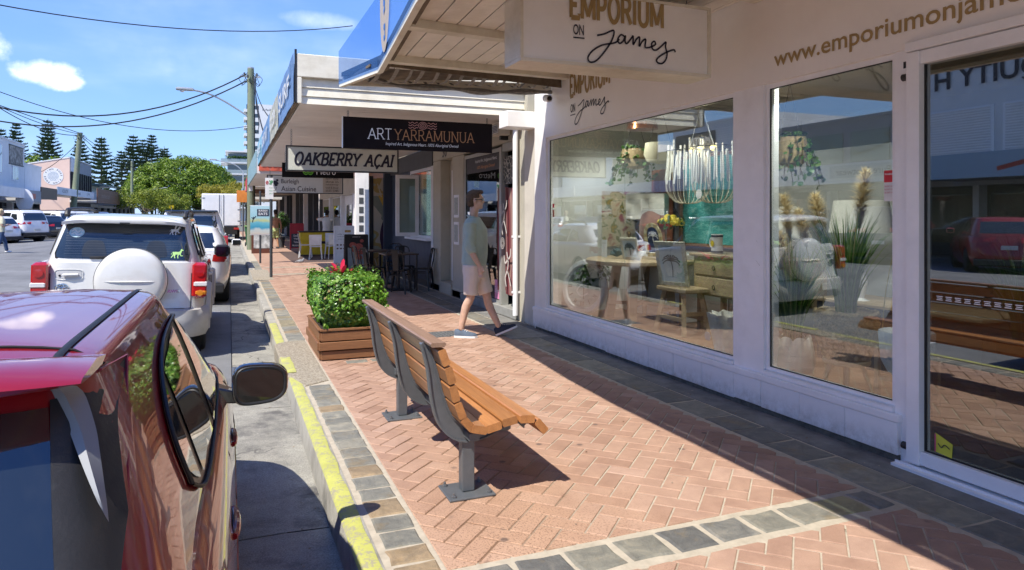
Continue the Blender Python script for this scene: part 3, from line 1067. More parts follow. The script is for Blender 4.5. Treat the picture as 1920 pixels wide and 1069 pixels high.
# straps, posts, plates
for y in(-0.77,0.78):
 build('post',MB().bbox(-0.035,0.035,y-.035,y+.035,0.012,0.33,.006),M_bmetal,bench)
 build('arm',MB().bbox(-0.06,0.25,y-.035,y+.035,0.318,0.375,.008),M_bmetal,bench)
 fpz=build('foot_plate',MB().bbox(-0.13,0.13,y-.115,y+.115,0.0,0.012,.003),M_bmetal,bench)
 for a in(-1,1):
  for c_ in(-1,1):
   build('bolt',MB().lathe([(0.014,0.012),(0.014,0.022),(0.007,0.023),(0.007,0.036),(0.001,0.037)],(a*.1,y+c_*.085,0),6),M_metal,fpz)
build('cross_beam',MB().bbox(-0.03,0.03,-0.9,0.86,0.315,0.36,.005),M_bmetal,bench)
bench.rotation_euler=(0,0,RAD(0.0))
# ------------------------------------------------------------------ planter box with a clipped shrub
M_box=pm('planter_brown',(0.23,0.105,0.045),0.5,0.16,9,0.15,60,stretch=(1,1,7))
pl=thing('planter_box',(1.21,8.0,0),'brown timber planter box at the kerb holding a clipped green shrub','planter')
hx,hy=0.325,0.56
zz=[(0.012,0.10,0.0),(0.112,0.195,0.022),(0.205,0.30,0.0),(0.31,0.335,0.012)]
for z0,z1,e in zz:
 a,c_=hx+e,hy+e
 for s_ in(-1,1):
  build('board',MB().bbox(-a,a,s_*c_-.018,s_*c_+.018,z0,z1,.004),M_box,pl)
  build('board',MB().bbox(s_*a-.018,s_*a+.018,-c_+.0185,c_-.0185,z0,z1,.004),M_box,pl)
build('soil',MB().box(-hx+.02,hx-.02,-hy+.02,hy-.02,0.05,0.30),pm('soil',(0.035,0.025,0.018),0.95,.3,30,.8),pl)
build('inner_lining',MB().box(-hx+.025,hx-.025,-hy+.025,hy-.025,0.012,0.04),M_black,pl)
M_hedge=leafmat('shrub_leaf',[(0,(0.05,0.13,0.012)),(0.5,(0.11,0.25,0.02)),(0.82,(0.2,0.38,0.045)),(0.965,(0.32,0.46,0.09)),(0.985,(0.3,0.2,0.06)),(1,(0.2,0.1,0.04))],0.32,0.25)
sh=thing('clipped_shrub',(1.21,8.0,0.29),'clipped bright green shrub growing in the brown planter box','shrub')
mb=MB()
rl=random.Random(5)
def leaf(mb,p,n,size,curl=.25,asp=.85):
 n=n.normalized()
 u=n.orthogonal().normalized()
 u=(Matrix.Rotation(rl.uniform(0,6.28),3,n)@u)
 w=n.cross(u)
 k=6
 pts=[p+n*size*0.12]
 for i in range(k):
  t=2*PI*i/k
  r=size*0.5
  pts.append(p+u*math.cos(t)*r+w*math.sin(t)*r*asp+n*size*curl*(0.5 if i%2 else.2))
 n0=len(mb.v)
 mb.v+=[tuple(q) for q in pts];mb.a+=[0.0]*len(pts)
 mb.f+=[(n0,n0+1+i,n0+1+(i+1)%k) for i in range(k)]
HX,HY,HZ=0.35,0.62,0.55
for i in range(9500):
# points on a rounded box shell with depth variation
 while True:
  d=Vector((rl.uniform(-1,1),rl.uniform(-1,1),rl.uniform(-1,1)))
  if 0.05<d.length<=1.7:break
 m_=max(abs(d.x),abs(d.y),abs(d.z));q=d/m_
 sph=d.normalized()*1.28
 q=q*0.72+sph*0.28
 k=1-abs(rl.gauss(0,0.055))+0.05*noise.noise(q*3.2)
 if noise.noise(q*2.4+Vector((4,1,2)))<-0.33 and q.z<0.3:k-=0.13
 q=q*k
 taper=1-0.20*max(0,-q.z)
 p=Vector((q.x*HX*taper,q.y*HY*taper,0.285+q.z*HZ/2+.03*noise.noise(Vector((q.x*2,q.y*2,3)))*1.0))
 nn=Vector((q.x,q.y,q.z*.8+.35))+Vector((rl.gauss(0,.5),rl.gauss(0,.5),rl.gauss(0,.4)))
 leaf(mb,p,nn,rl.uniform(0.026,0.05))
for i in range(150):
 a=rl.uniform(0,6.28);z0_=rl.uniform(.1,.58)
 side=rl.random()<.5
 p0=Vector((rl.uniform(-.32,.32),rl.uniform(-.58,.58),.56)) if side else Vector((math.copysign(.33,math.cos(a)) if rl.random()<.5 else rl.uniform(-.33,.33),math.copysign(.6,math.sin(a)),z0_))
 d_=(Vector((0,0,1)) if side else Vector((math.cos(a)*.6,math.sin(a)*.6,.5)))+Vector((rl.gauss(0,.3),rl.gauss(0,.3),0))
 d_.normalize();L=rl.uniform(.03,.09)
 for k in range(5):
  leaf(mb,p0+d_*L*k/4+Vector((rl.gauss(0,.008),rl.gauss(0,.008),0)),d_+Vector((rl.gauss(0,.7),rl.gauss(0,.7),.3)),rl.uniform(.022,.04))
build('foliage',mb,M_hedge,sh,kind='stuff')
mb=MB()
for i in range(26):
 a=rl.uniform(0,6.28);r=rl.uniform(.05,.3)
 b0=Vector((math.cos(a)*r*.3,math.sin(a)*r*.5,0.0))
 b1=Vector((math.cos(a)*r,math.sin(a)*r*1.4,rl.uniform(.25,.5)))
 mb.tube([b0,b0.lerp(b1,.5)+Vector((0,0,.04)),b1],[.008,.006,.003],5)
build('twigs',mb,pm('twig',(0.06,0.04,0.02),.9),sh,kind='stuff')
M_red=leafmat('bromeliad_red',[(0,(0.35,0.01,0.03)),(0.6,(0.55,0.02,0.06)),(1,(0.6,0.12,0.12))],0.3,0.2)
br=thing('red_bromeliad',(1.20,8.2,0.76),'red leaved plant rising behind the clipped shrub in the planter','plant')
for i in range(22):
 a=RAD(i*137.5);L=rl.uniform(.18,.34);up=rl.uniform(.35,1.0)
 mbl=MB()
 w=0.026
 ring=[]
 for k in range(6):
  t=k/5
  r=L*t*(1-.2*up)
  z=L*(up*t-0.55*(1-up*.7)*t*t*t)
  ww=w*(0.55+.9*t)*(1-t**3)+.002
  c0=Vector((math.cos(a)*r,math.sin(a)*r*1.3,z+.02))
  sd=Vector((-math.sin(a),math.cos(a),0))*ww
  ring.append([c0-sd+Vector((0,0,ww*.35)),c0,c0+sd+Vector((0,0,ww*.35))])
 mbl.rings(ring,cap=False,closed=False)
 build('leaf',mbl,M_red,br,smooth=True)
 # ------------------------------------------------------------------ the shops on the right, and their awnings
def wx(X):
 return lambda y0,z0:(lambda a,b_,d:(X-d,y0-a,z0+b_))
def wy(Y):
 return lambda x0,z0:(lambda a,b_,d:(x0+a,Y-d,z0+b_))
def we(X):
 return lambda y0,z0:(lambda a,b_,d:(X+d,y0+a,z0+b_))
def fit_text(txt,w,h,fn,bold=0.0,shear=0.0,depth=0.003,d0=0.001,spacing=1.0):
 t=text_mb(txt,1.0,lambda a,b_,d:(a,b_,d),'LEFT',bold,1.0,shear,0.0,spacing)
 if not t.v:return t
 x0=min(v[0] for v in t.v);x1=max(v[0] for v in t.v);z0=min(v[1] for v in t.v);z1=max(v[1] for v in t.v)
 kx=w/(x1-x0);kz=h/(z1-z0)
 t.v=[fn((v[0]-x0)*kx,(v[1]-z0)*kz,d0+depth) for v in t.v]
 return t
def prnt(name,txt,w,h,fn,mt,parent,**k):
 return build(name,fit_text(txt,w,h,fn,**k),mt,parent,world=True)
M_wall=pm('white_render',(0.88,0.86,0.83),0.55,0.05,2.5,0.12,50,dirt=0.25,dcol=(0.52,0.48,0.42))
M_header=pm('header_cream',(0.90,0.87,0.83),0.35,0.03,1.5,0.03,20,dirt=0.15,dcol=(0.6,0.55,0.48))
M_tile=pm('kick_panel_white',(0.80,0.81,0.84),0.35,0.04,3,0.05,60,dirt=0.4,dcol=(0.45,0.43,0.4),objvar=0.07)
M_frame=pm('aluminium_white',(0.87,0.87,0.88),0.35,0.04,6,0.03,60,dirt=0.15,dcol=(0.45,0.43,0.4))
M_gold=pm('gold_lettering',(0.36,0.25,0.10),0.45,0.1,8)
M_ink=pm('ink_lettering',(0.012,0.012,0.03),0.45,0.1,8)
M_rubber=pm('rubber_black',(0.012,0.012,0.012),0.6,0.1,8)
M_glass=glassmat('shop_glass',(0.88,0.93,0.91),2.5)
M_dglass=glassmat('door_glass_tinted',(0.42,0.47,0.47),3.3)
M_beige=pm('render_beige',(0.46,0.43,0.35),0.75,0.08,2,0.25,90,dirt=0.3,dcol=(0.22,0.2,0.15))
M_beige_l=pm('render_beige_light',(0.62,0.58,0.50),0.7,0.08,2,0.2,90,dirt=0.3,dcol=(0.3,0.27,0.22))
M_navy=pm('navy_wall',(0.040,0.055,0.085),0.5,0.1,3,0.1,60)
M_dkgrey=pm('dark_grey_wall',(0.075,0.08,0.085),0.6,0.1,3)
M_soffit=pm('soffit_cream',(0.84,0.79,0.70),0.6,0.07,3,0.05,30,dirt=0.35,dcol=(0.4,0.33,0.24),objvar=.08)
M_soffitg=pm('soffit_grey',(0.72,0.70,0.67),0.65,0.05,3,0.05,30,dirt=0.2,dcol=(0.4,0.36,0.3),objvar=.06)
M_cream=pm('fascia_cream',(0.78,0.74,0.62),0.6,0.08,2,0.1,40,dirt=0.5,dcol=(0.42,0.36,0.24),stretch=(1,1,6))
M_oldtim=pm('weathered_timber',(0.17,0.13,0.09),0.85,0.35,7,0.6,60,dirt=0.6,dcol=(0.05,0.04,0.03))
M_tape=pm('silver_tape',(0.26,0.25,0.23),0.5,0.3,18,0.6,40,metal=0.35)
M_dark=pm('dark_gap',(0.03,0.028,0.025),0.9)
m=newmat('kick_panel_scuffed');b=NB(m)
geo=b.n('ShaderNodeNewGeometry');pos=geo.outputs['Position'];oi=b.n('ShaderNodeObjectInfo')
s3=b.n('ShaderNodeSeparateXYZ');b.l(pos,s3.inputs[0])
low=b.n('ShaderNodeMapRange');b.l(s3.outputs['Z'],low.inputs[0]);low.inputs[1].default_value=.02;low.inputs[2].default_value=.2;low.inputs[3].default_value=.5;low.inputs[4].default_value=.02
mk1=b.m('MULTIPLY',low.outputs[0],b.m('MULTIPLY',b.ramp(b.noise(16,8,.75,pos),[(.35,(0,0,0)),(.7,(1,1,1))]),1.6))
scf=b.ramp(b.noise(5,9,.8,pos,2.0),[(.66,(0,0,0)),(.69,(.5,.5,.5))])
cc=b.ramp(oi.outputs['Random'],[(0,(.82,.82,.83)),(1,(.88,.88,.89))])
cc=b.mixc(mk1,cc,(.34,.30,.25));cc=b.mixc(scf,cc,(.45,.44,.43))
p=b.n('ShaderNodeBsdfPrincipled');b.l(cc,p.inputs['Base Color']);p.inputs['Roughness'].default_value=.4
o=b.n('ShaderNodeOutputMaterial');b.l(p.outputs[0],o.inputs[0])
M_tile=m
shop=thing('homewares_shop',(3.84,5.0,0),'white fronted homewares shop with large display windows and gold web address above','shop')
def W(name,mb,mt,parent=shop,**k):
 return build(name,mb,mt,parent,world=True,**k)
XF=3.84
W('header',MB().box(XF-.03,XF+.1,-4.0,8.2,2.53,3.62),M_header)
W('pier',MB().box(XF-.02,XF+.16,8.2,8.56,0.0,3.3),M_wall)
W('pier',MB().box(XF-.012,XF+.14,4.235,4.575,0.29,2.53),M_frame)
W('pier',MB().box(XF-.012,XF+.14,2.99,3.09,0.0,2.53),M_frame)
W('upper_wall',MB().box(XF,XF+.2,-4,8.56,3.62,5.4),M_wall)
W('side_wall',MB().box(XF+.16,9.0,8.36,8.56,0,5.4),M_wall)
W('roof',MB().box(XF+.2,9.0,-4,8.4,3.0,3.1),M_wall)
W('roof_top',MB().box(XF+.2,9.0,-4,8.4,5.2,5.3),M_wall)
# kick panels, one by one
js=[8.56,8.0,7.41,7.02,6.61,6.2,5.78,5.37,4.95,4.54,4.23,3.84,3.44,3.045]
for i in range(len(js)-1):
 yb,ya=js[i],js[i+1]
 W('kick_panel',MB().bbox(XF-0.045+rng.uniform(-.0015,.0015),XF+.02,ya+.002,yb-.002,0.035+rng.uniform(0,.012),0.245,.003),M_tile)
W('kick_backing',MB().box(XF-.03,XF+.1,3.05,8.5,0,0.24),pm('rough_base',(0.12,0.11,0.09),.95,.4,20,.8))
W('sill',MB().bbox(XF-0.055,XF+.12,3.04,8.56,0.2455,0.295,.006),M_frame)
W('sill',MB().bbox(XF-0.03,XF+.12,3.092,4.232,0.296,0.325,.004),M_frame)
W('sill',MB().bbox(XF-0.03,XF+.12,4.578,8.198,0.296,0.325,.004),M_frame)
def window(y0,y1,z0,z1,parent=shop,fr=0.035,X=XF,gm=None,joints=(),fm=None,d=0.05):
 f=W('window',MB().box(X+.012,X+.012+d,y0,y0+fr,z0,z1).box(X+.012,X+.012+d,y1-fr,y1,z0,z1).box(X+.012,X+.012+d,y0+fr,y1-fr,z0,z0+fr*.8).box(X+.012,X+.012+d,y0+fr,y1-fr,z1-fr,z1),fm or M_frame,parent)
 W('seal',MB().box(X+.02,X+.03,y0+fr-.001,y0+fr+.006,z0+fr*.8,z1-fr).box(X+.02,X+.03,y1-fr-.006,y1-fr+.001,z0+fr*.8,z1-fr).box(X+.02,X+.03,y0+fr,y1-fr,z0+fr*.8,z0+fr*.8+.006).box(X+.02,X+.03,y0+fr,y1-fr,z1-fr-.006,z1-fr),M_rubber,f)
 ys=[y0+fr]+list(joints)+[y1-fr]
 for a,c in zip(ys[:-1],ys[1:]):
  W('pane',MB().box(X+.03,X+.036,a+.0015,c-.0015,z0+fr*.8,z1-fr),gm or M_glass,f)
 return f
window(4.577,8.198,0.327,2.53,joints=(6.34,))
window(3.092,4.233,0.327,2.53)
# sliding door
d=W('door_frame',MB().bbox(XF-.05,XF+.05,2.90,2.985,0.03,2.50,.004),M_frame)
W('head_rail',MB().bbox(XF-.06,XF+.06,-2,2.985,2.505,2.56,.004).bbox(XF-.04,XF+.05,-2,2.90,2.42,2.5,.004),M_frame,d)
W('bottom_rail',MB().bbox(XF-.04,XF+.05,-2,2.90,0.035,0.115,.004),M_frame,d)
W('door_seal',MB().box(XF-.005,XF+.001,2.885,2.899,.115,2.42).box(XF-.005,XF+.001,-2,2.885,.115,.125),M_rubber,d)
W('pane',MB().box(XF+.0,XF+.008,-2,2.885,.1,2.42),M_dglass,d)
W('track',MB().box(XF-.11,XF+.05,-2,3.04,0.0,0.018).box(XF-.075,XF-.065,-2,3.04,0.018,0.03),M_frame,d)
for z in(0.12,2.36):
 W('pivot',MB().tube([(XF-.03,2.985,z),(XF-.03,3.02,z)],.022,12),M_black,d,smooth=True)
W('cable_clip',MB().box(XF-.014,XF,2.99,3.03,2.42,2.46),M_black)
# stickers on the glass
def sticker(name,y0,z0,w,h,col,parent=shop,X=XF+.029):
 return W(name,MB().box(X-.0015,X,y0-w,y0,z0,z0+h),pm('sticker_%d'%int(sum(c*997 for c in col)),col,.5),parent)
s_=sticker('alarm_sticker',3.20,1.73,.10,.075,(.62,.03,.04))
sticker('alarm_sticker',3.20,1.61,.10,.12,(.75,.74,.72))
prnt('sticker_print','WARNING',.085,.012,wx(XF+.027)(3.193,1.775),M_white,shop,bold=.02)
for k in range(3):
 prnt('sticker_print','SECURITY CAMERA',.085,.009,wx(XF+.027)(3.193,1.70-k*.02),pm('red_print',(.5,.03,.03),.5),shop)
s_=W('yellow_sticker',MB().prism([(0,0),(.1,-.01),(.105,.07),(.03,.1),(0,.11)],lambda a,c,dd:(XF-.002-dd,2.83-a,.135+c),0,.001),pm('stk_yellow',(.62,.6,.06),.5))
W('sticker_edge',stroke_mb([(.008,[(.003,.002),(.003,.105)])],.008,wx(XF-.004)(2.83,.135)),pm('stk_pink',(.6,.1,.2),.5))
W('sticker_print',stroke_mb([smooth_pl([(.02,.05),(.04,.03),(.06,.05),(.09,.035)])],.006,wx(XF-.004)(2.83,.14)),M_ink)
sticker('round_sticker',8.10,1.62,.05,.05,(.6,.05,.04));sticker('round_sticker',8.10,1.5,.05,.09,(.5,.12,.05))
# strip of pale icons across the door glass
for k in range(16):
 yk=2.82-k*.055
 W('door_decal',stroke_mb([[(0,.0),(.038,0)],[(.004,.01),(.034,.01)],[(0,.02),(.038,.02)]],.005,wx(XF-.003)(yk,1.028)),M_white,d)
 # lettering
gx=wx(XF-.03)
prnt('lettering','www.emporiumonjames.com.au',2.42,.150,gx(4.10,2.60),M_gold,shop,bold=.012)
JS=[smooth_pl([(1265,180),(1300,170),(1345,152),(1335,195),(1300,245),(1262,285),(1232,294),(1222,275),(1245,245),(1290,218),(1350,203),(1372,185)]),smooth_pl([(1398,172),(1380,166),(1364,188),(1374,203),(1392,190),(1402,168),(1400,194),(1410,200),(1428,180),(1440,166),(1440,202),(1456,178),(1472,168),(1470,206),(1486,184),(1503,174),(1500,206),(1516,208),(1538,200),(1553,190),(1546,178),(1533,190),(1538,212),(1556,215),(1580,198),(1606,176),(1604,196),(1612,226),(1606,252),(1588,270),(1566,270),(1558,258),(1578,238),(1618,216),(1648,206),(1655,216)])]
def james(fn,w,lw):
 k=w/435.0
 return stroke_mb([[((x-1220)*k,(294-y)*k) for x,y in pl] for pl in JS],lw,fn)
lg=gx
_,xe_=serif_mb('EMPORIUM',1,gx(0,0),.1,0)
W('lettering',serif_mb('EMPORIUM',.25,lambda q,r,d:gx(7.49,2.95)(q*.97/(xe_*.25),r,d),.20,0)[0],M_gold)
prnt('lettering','ON',.12,.10,gx(7.47,2.755),M_ink,shop,bold=.012)
W('lettering',stroke_mb([[(0,0),(.13,0)]],.012,gx(7.475,2.725)),M_ink)
W('lettering',james(gx(7.36,2.60),.80,.014),M_ink)
# corner box and pipe
W('bulkhead_box',MB().bbox(3.42,3.86,8.56,8.86,2.70,2.92,.01),M_wall)
# --- near awning
aw=thing('near_awning',(2.5,2.0,2.95),'cream ribbed awning soffit with beams over the white shopfront','awning')
edge=[(1.13,-5.0),(1.13,3.6),(1.17,4.5),(1.38,6.82),(1.14,7.76)]
OUT=edge+[(3.80,8.02),(3.80,-5.0)]
def awz(x,y):
 xe=1.13 if y<3.6 else 1.25
 return 2.97+0.24*max(0,(x-xe))/(3.8-xe)
def A(name,mb,mt,**k):
 return build(name,mb,mt,aw,world=True,**k)
x=0.2
while x<4.3:
 P=[(x,-5.0),(x+.178,-5.0),(x+.178,8.3),(x,8.3)]
 P=[(a+.045*(c-6),c) for a,c in P]
 for f in(lambda p:p[0]-1.15,lambda p:3.8-p[0],lambda p:(p[0]-1.17)*2.32-(p[1]-4.5)*.21,lambda p:7.0+(p[0]-1.4)*.42-p[1]):
  P=clip(P,f)
  if len(P)<3:break
 if len(P)>=3:
  A('soffit_panel',MB().prism(P,lambda a,c,dd:(a,c,awz(a,c)+dd),0.03,0.045),M_soffit)
 x+=0.19
A('roof_sheet',MB().prism([(a,c) for a,c in OUT],lambda a,c,dd:(a,c,awz(a,c)+dd),0.075,0.12),M_dark)
for(xa,ya,xb,yb) in((1.36,6.36,3.8,7.5),(1.26,5.1,3.8,6.2),(1.15,3.1,3.8,4.2),(1.14,1.0,3.8,2.1),(1.14,-1.1,3.8,0.0)):
 mb=MB()
 P=[(xa,ya),(xb,yb),(xb,yb+.11),(xa,ya+.11)]
 mb.prism(P,lambda a,c,dd:(a,c,awz(a,c)+dd),-.035,.03)
 A('beam',mb,M_cream)
 # outer trim following the edge
mb=MB()
for(a,c) in zip(edge[:-1],edge[1:]):
 mb.bar((a[0],a[1],2.955),(c[0],c[1],2.955),.05,.055)
A('edge_trim',mb,M_cream)
mb=MB()
for(a,c) in zip(edge[1:-1],edge[2:]):
 mb.bar((a[0]+.05,a[1],2.985),(c[0]+.05,c[1],2.985),.05,.05)
A('gutter_pipe',mb,M_oldtim)
# far end: old boards held with tape
A('end_board',MB().prism([(1.3,6.95),(3.78,8.0),(3.78,8.03),(1.2,7.72)],lambda a,c,dd:(a,c,awz(a,c)+dd),.035,.06),M_oldtim)
A('end_board',MB().bar((1.16,7.76,3.0),(3.8,8.02,3.14),.03,.10),M_cream)
A('end_board',MB().bar((1.35,6.6,3.0),(3.8,7.72,3.15),.02,.10),M_oldtim)
mb=MB()
mb.tube(smooth_pl([(1.3,7.3,2.99),(1.7,7.45,2.93),(2.3,7.6,2.97),(2.8,7.72,2.98),(3.3,7.8,3.03),(3.75,7.9,3.07)],5),[.03+.012*math.sin(i) for i in range(26)],7)
A('flashing',mb,M_tape,smooth=True)
for k in range(15):
 t=(k+.5+rng.uniform(-.3,.3))/15
 xa,ya=1.32+2.4*t,6.7+1.08*t
 mb=MB();w=rng.uniform(.03,.05)
 rings=[]
 for q in range(6):
  u=q/5
  yq=ya+u*(.75-.45*t);zq=awz(xa,ya)-.02-.06*math.sin(PI*u)+rng.uniform(-.01,.01)
  rings.append([(xa-w/2+.01*u,yq,zq),(xa+w/2+.01*u,yq,zq)])
 mb.rings(rings,cap=False,closed=False)
 A('tape_strip',mb,M_tape)
 # translucent blue fascia sign with surfboard
m=newmat('blue_film');b=NB(m)
dfb=b.n('ShaderNodeBsdfPrincipled');dfb.inputs['Base Color'].default_value=(0.06,0.17,0.46,1);dfb.inputs['Roughness'].default_value=.25
trb=b.n('ShaderNodeBsdfTransparent');trb.inputs[0].default_value=(0.62,0.76,0.98,1)
mib=b.n('ShaderNodeMixShader');mib.inputs[0].default_value=0.42
b.l(trb.outputs[0],mib.inputs[1]);b.l(dfb.outputs[0],mib.inputs[2])
ob_=b.n('ShaderNodeOutputMaterial');b.l(mib.outputs[0],ob_.inputs[0])
M_bluefilm=m
sg=thing('fascia_sign',(1.2,6.0,2.97),'translucent blue sign with an upright surfboard along the near awning edge','sign')
def fx(y):
 for(a,c) in zip(edge[:-1],edge[1:]):
  if a[1]<=y<=c[1]:
   return a[0]+(c[0]-a[0])*(y-a[1])/(c[1]-a[1])-.03
 return 1.1
mb=MB()
cols=[(-4.0,4.2),(3.6,4.15),(4.5,4.05),(5.6,3.93),(6.82,3.68),(7.76,3.32)]
mb.add([(fx(y),y,2.955) for y,z in cols]+[(fx(y),y,z) for y,z in cols],[(i,i+1,6+i+1,6+i) for i in range(5)])
build('panel',mb,M_bluefilm,sg,world=True)
cy,cz=6.15,3.48
def sfn(a,c,dd):
 y=cy-a
 return(fx(y)-.006-dd,y,cz+c)
out=[(math.sin(t)*.36*(1 if True else 1)*(abs(math.sin(t))**.0),-math.cos(t)*.50) for t in[2*PI*i/30 for i in range(30)]]
mb=MB();mb.add([sfn(a,c,.003) for a,c in out],[tuple(range(30))])
build('surfboard',mb,pm('surfboard_tan',(0.50,0.40,0.28),.5,.08),sg,world=True)
mb=MB()
gly=[[(-.5,0),(.5,0)],[(-.5,-.5),(.5,-.5),(.5,.5)],[(-.5,.5),(-.5,-.5),(.5,-.5)],[(-.5,.2),(.5,.5)],[(-.5,-.5),(.5,-.5),(.5,.4),(-.5,.4)]]
for i,g_ in enumerate(gly):
 stroke_mb([[(x*.09,y*.11+.3-i*.155) for x,y in g_]],.05,sfn,mb=mb,d=.007)
build('lettering',mb,pm('sign_blue',(0.04,0.16,0.5),.5),sg,world=True)
# --- hanging light-box sign
hb=thing('hanging_lightbox',(2.65,4.52,2.6),'big white box sign reading EMPORIUM ON james hung under the near awning','sign')
def H(name,mb,mt,**k):return build(name,mb,mt,hb,world=True,**k)
H('box',MB().bbox(1.86,3.44,4.40,4.66,2.60,3.12,.006),pm('lightbox_white',(0.9,0.88,0.85),.3,.03,2,dirt=.15,dcol=(.5,.45,.4)))
H('edge_frame',MB().box(1.85,3.45,4.385,4.675,2.585,2.61).box(1.85,3.45,4.385,4.675,3.105,3.125).box(3.425,3.452,4.384,4.676,2.611,3.104).box(1.848,1.872,4.384,4.676,2.611,3.104),M_cream)
hy=wy(4.396)
H('lettering',serif_mb('EMPORIUM',.185,lambda q,r,d:hy(2.23,2.925)(q*.80/(xe_*.185),r,d),.20,0)[0],M_gold)
prnt('lettering','ON',.085,.075,hy(2.26,2.805),M_ink,hb,bold=.012)
H('lettering',stroke_mb([[(0,0),(.09,0)]],.010,hy(2.26,2.785)),M_ink)
H('lettering',james(hy(2.375,2.62),.75,.013),M_ink)
for x in(2.1,3.3):
 mb=MB()
 for k in range(7):
  mb.tube([(x,4.5,3.13+k*.035),(x+.008,4.5,3.15+k*.035),(x,4.5,3.165+k*.035)],.005,5)
 H('chain',mb,M_metal)
cm=thing('security_camera',(3.70,7.9,2.98),'small dark security camera at the end of the near awning','camera')
build('housing',MB().tube([(0,-.06,0),(0,.05,0.02)],.045,12),M_white,cm,smooth=True)
build('lens',MB().tube([(0,-.075,0),(0,-.05,0.0)],.03,12),M_black,cm,smooth=True)
# --- art gallery
art=thing('art_gallery',(3.9,11.2,0),'beige rendered art gallery with a tall window and open doorway behind the man','shop')
def G(name,mb,mt,parent=art,**k):return build(name,mb,mt,parent,world=True,**k)
XA=3.9
G('pillar',MB().bbox(XA-.05,XA+.2,8.6,8.98,0,2.9,.01),M_beige_l)
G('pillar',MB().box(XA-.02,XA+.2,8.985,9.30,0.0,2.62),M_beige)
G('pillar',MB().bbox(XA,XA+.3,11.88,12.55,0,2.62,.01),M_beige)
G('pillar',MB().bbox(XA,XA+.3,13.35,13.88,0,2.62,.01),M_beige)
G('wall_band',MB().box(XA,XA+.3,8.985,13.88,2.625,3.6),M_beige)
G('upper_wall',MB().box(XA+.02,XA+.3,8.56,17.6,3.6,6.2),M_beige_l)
G('plinth',MB().bbox(XA-.06,XA+.3,9.3,11.9,0,0.14,.01),pm('plinth_grey',(.28,.28,.26),.8,.15,6,.3,dirt=.5))
G('plinth',MB().bbox(XA-.03,XA+.25,12.56,13.34,0,0.22,.01),M_beige)
G('downpipe',MB().tube([(XA-.09,9.22,.08),(XA-.09,9.22,2.9)],.038,12),M_frame,smooth=True)
G('pipe_bracket',MB().box(XA-.14,XA-.02,9.2,9.24,1.2,1.23).box(XA-.14,XA-.02,9.2,9.24,.4,.43),M_frame)
window(10.05,11.86,.14,2.58,art,.06,XA,glassmat('gallery_glass',(.62,.66,.65),2.6),fm=pm('aluminium_dull',(.42,.42,.38),.4,.06,8,metal=.3))
G('door_jamb',MB().bbox(XA-.02,XA+.1,9.96,10.048,.14,2.58,.004),MATS['aluminium_dull'])
G('door_head',MB().box(XA+.0,XA+.06,9.3,9.96,2.5,2.62),MATS['aluminium_dull'])
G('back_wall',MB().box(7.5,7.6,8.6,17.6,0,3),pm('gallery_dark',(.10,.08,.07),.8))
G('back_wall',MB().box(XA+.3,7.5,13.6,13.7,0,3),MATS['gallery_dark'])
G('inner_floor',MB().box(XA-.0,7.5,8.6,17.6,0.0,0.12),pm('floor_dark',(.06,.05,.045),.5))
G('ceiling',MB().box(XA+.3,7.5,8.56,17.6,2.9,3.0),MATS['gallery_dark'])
st=G('window_banner',MB().box(XA+.024,XA+.029,10.12,11.78,2.25,2.51),pm('banner_black',(.02,.012,.012),.4))
prnt('lettering','Inspired Art. Indigenous Heart.',1.05,.07,wx(XA+.024)(11.3,2.40),M_white,art,shear=.2)
prnt('lettering','100% Aboriginal Owned',.85,.07,wx(XA+.024)(11.2,2.29),pm('amber_print',(.6,.25,.08),.5),art,shear=.2)
G('pink_sticker',MB().box(XA+.026,XA+.0295,10.14,10.36,.2,.5),pm('pink_paper',(.75,.28,.45),.5))
prnt('lettering','Sale',.16,.1,wx(XA+.024)(10.34,.3),M_white,art,shear=.3)
G('side_door',MB().box(XA+.2,XA+.24,12.56,13.34,.22,2.62),M_beige)
G('door_frame',MB().box(XA+.1,XA+.12,12.56,12.6,.22,2.62),M_frame)
f=G('narrow_window',MB().box(XA+.12,XA+.2,12.60,12.66,.25,2.4).box(XA+.12,XA+.2,12.92,12.98,.25,2.4).box(XA+.12,XA+.2,12.66,12.92,2.0,2.08).box(XA+.12,XA+.2,12.75,12.79,.25,2.0),M_frame)
G('pane',MB().box(XA+.14,XA+.15,12.66,12.92,.25,2.4),glassmat('dull_glass',(.4,.45,.43),2.0),f)
prnt('house_number','30',.30,.20,wx(XA)(13.2,2.66),M_ink,art,bold=.01)
for z in(0.98,1.48):
 fr_=thing('picture_frame',(XA-.012,12.28,z),'small white framed print on the beige pillar, %s one'%('lower' if z<1.2 else 'upper'),'picture','framed prints on the pillar')
 build('frame',MB().box(0,.02,-.15,.15,0,.42),M_white,fr_)
 build('print',MB().box(-.004,0,-.11,.11,.05,.37),pm('print_grey',(.34,.36,.33),.5,.3,25),fr_)
ac=thing('wall_lamp',(XA-.12,9.75,2.66),'square beige floodlight on the gallery wall above the doorway','lamp')
build('housing',MB().bbox(-.08,.1,-.17,.17,0.06,.24,.01),M_beige_l,ac)
build('grille',MB().box(-.086,-.081,-.13,.13,.09,.21),M_white,ac)
for k in range(5):
 build('fin',MB().box(-.095,-.087,-.12,.12,.10+k*.022,.108+k*.022),M_metal,ac)
build('bracket',MB().box(0,.12,-.03,.03,.0,.06),M_black,ac)
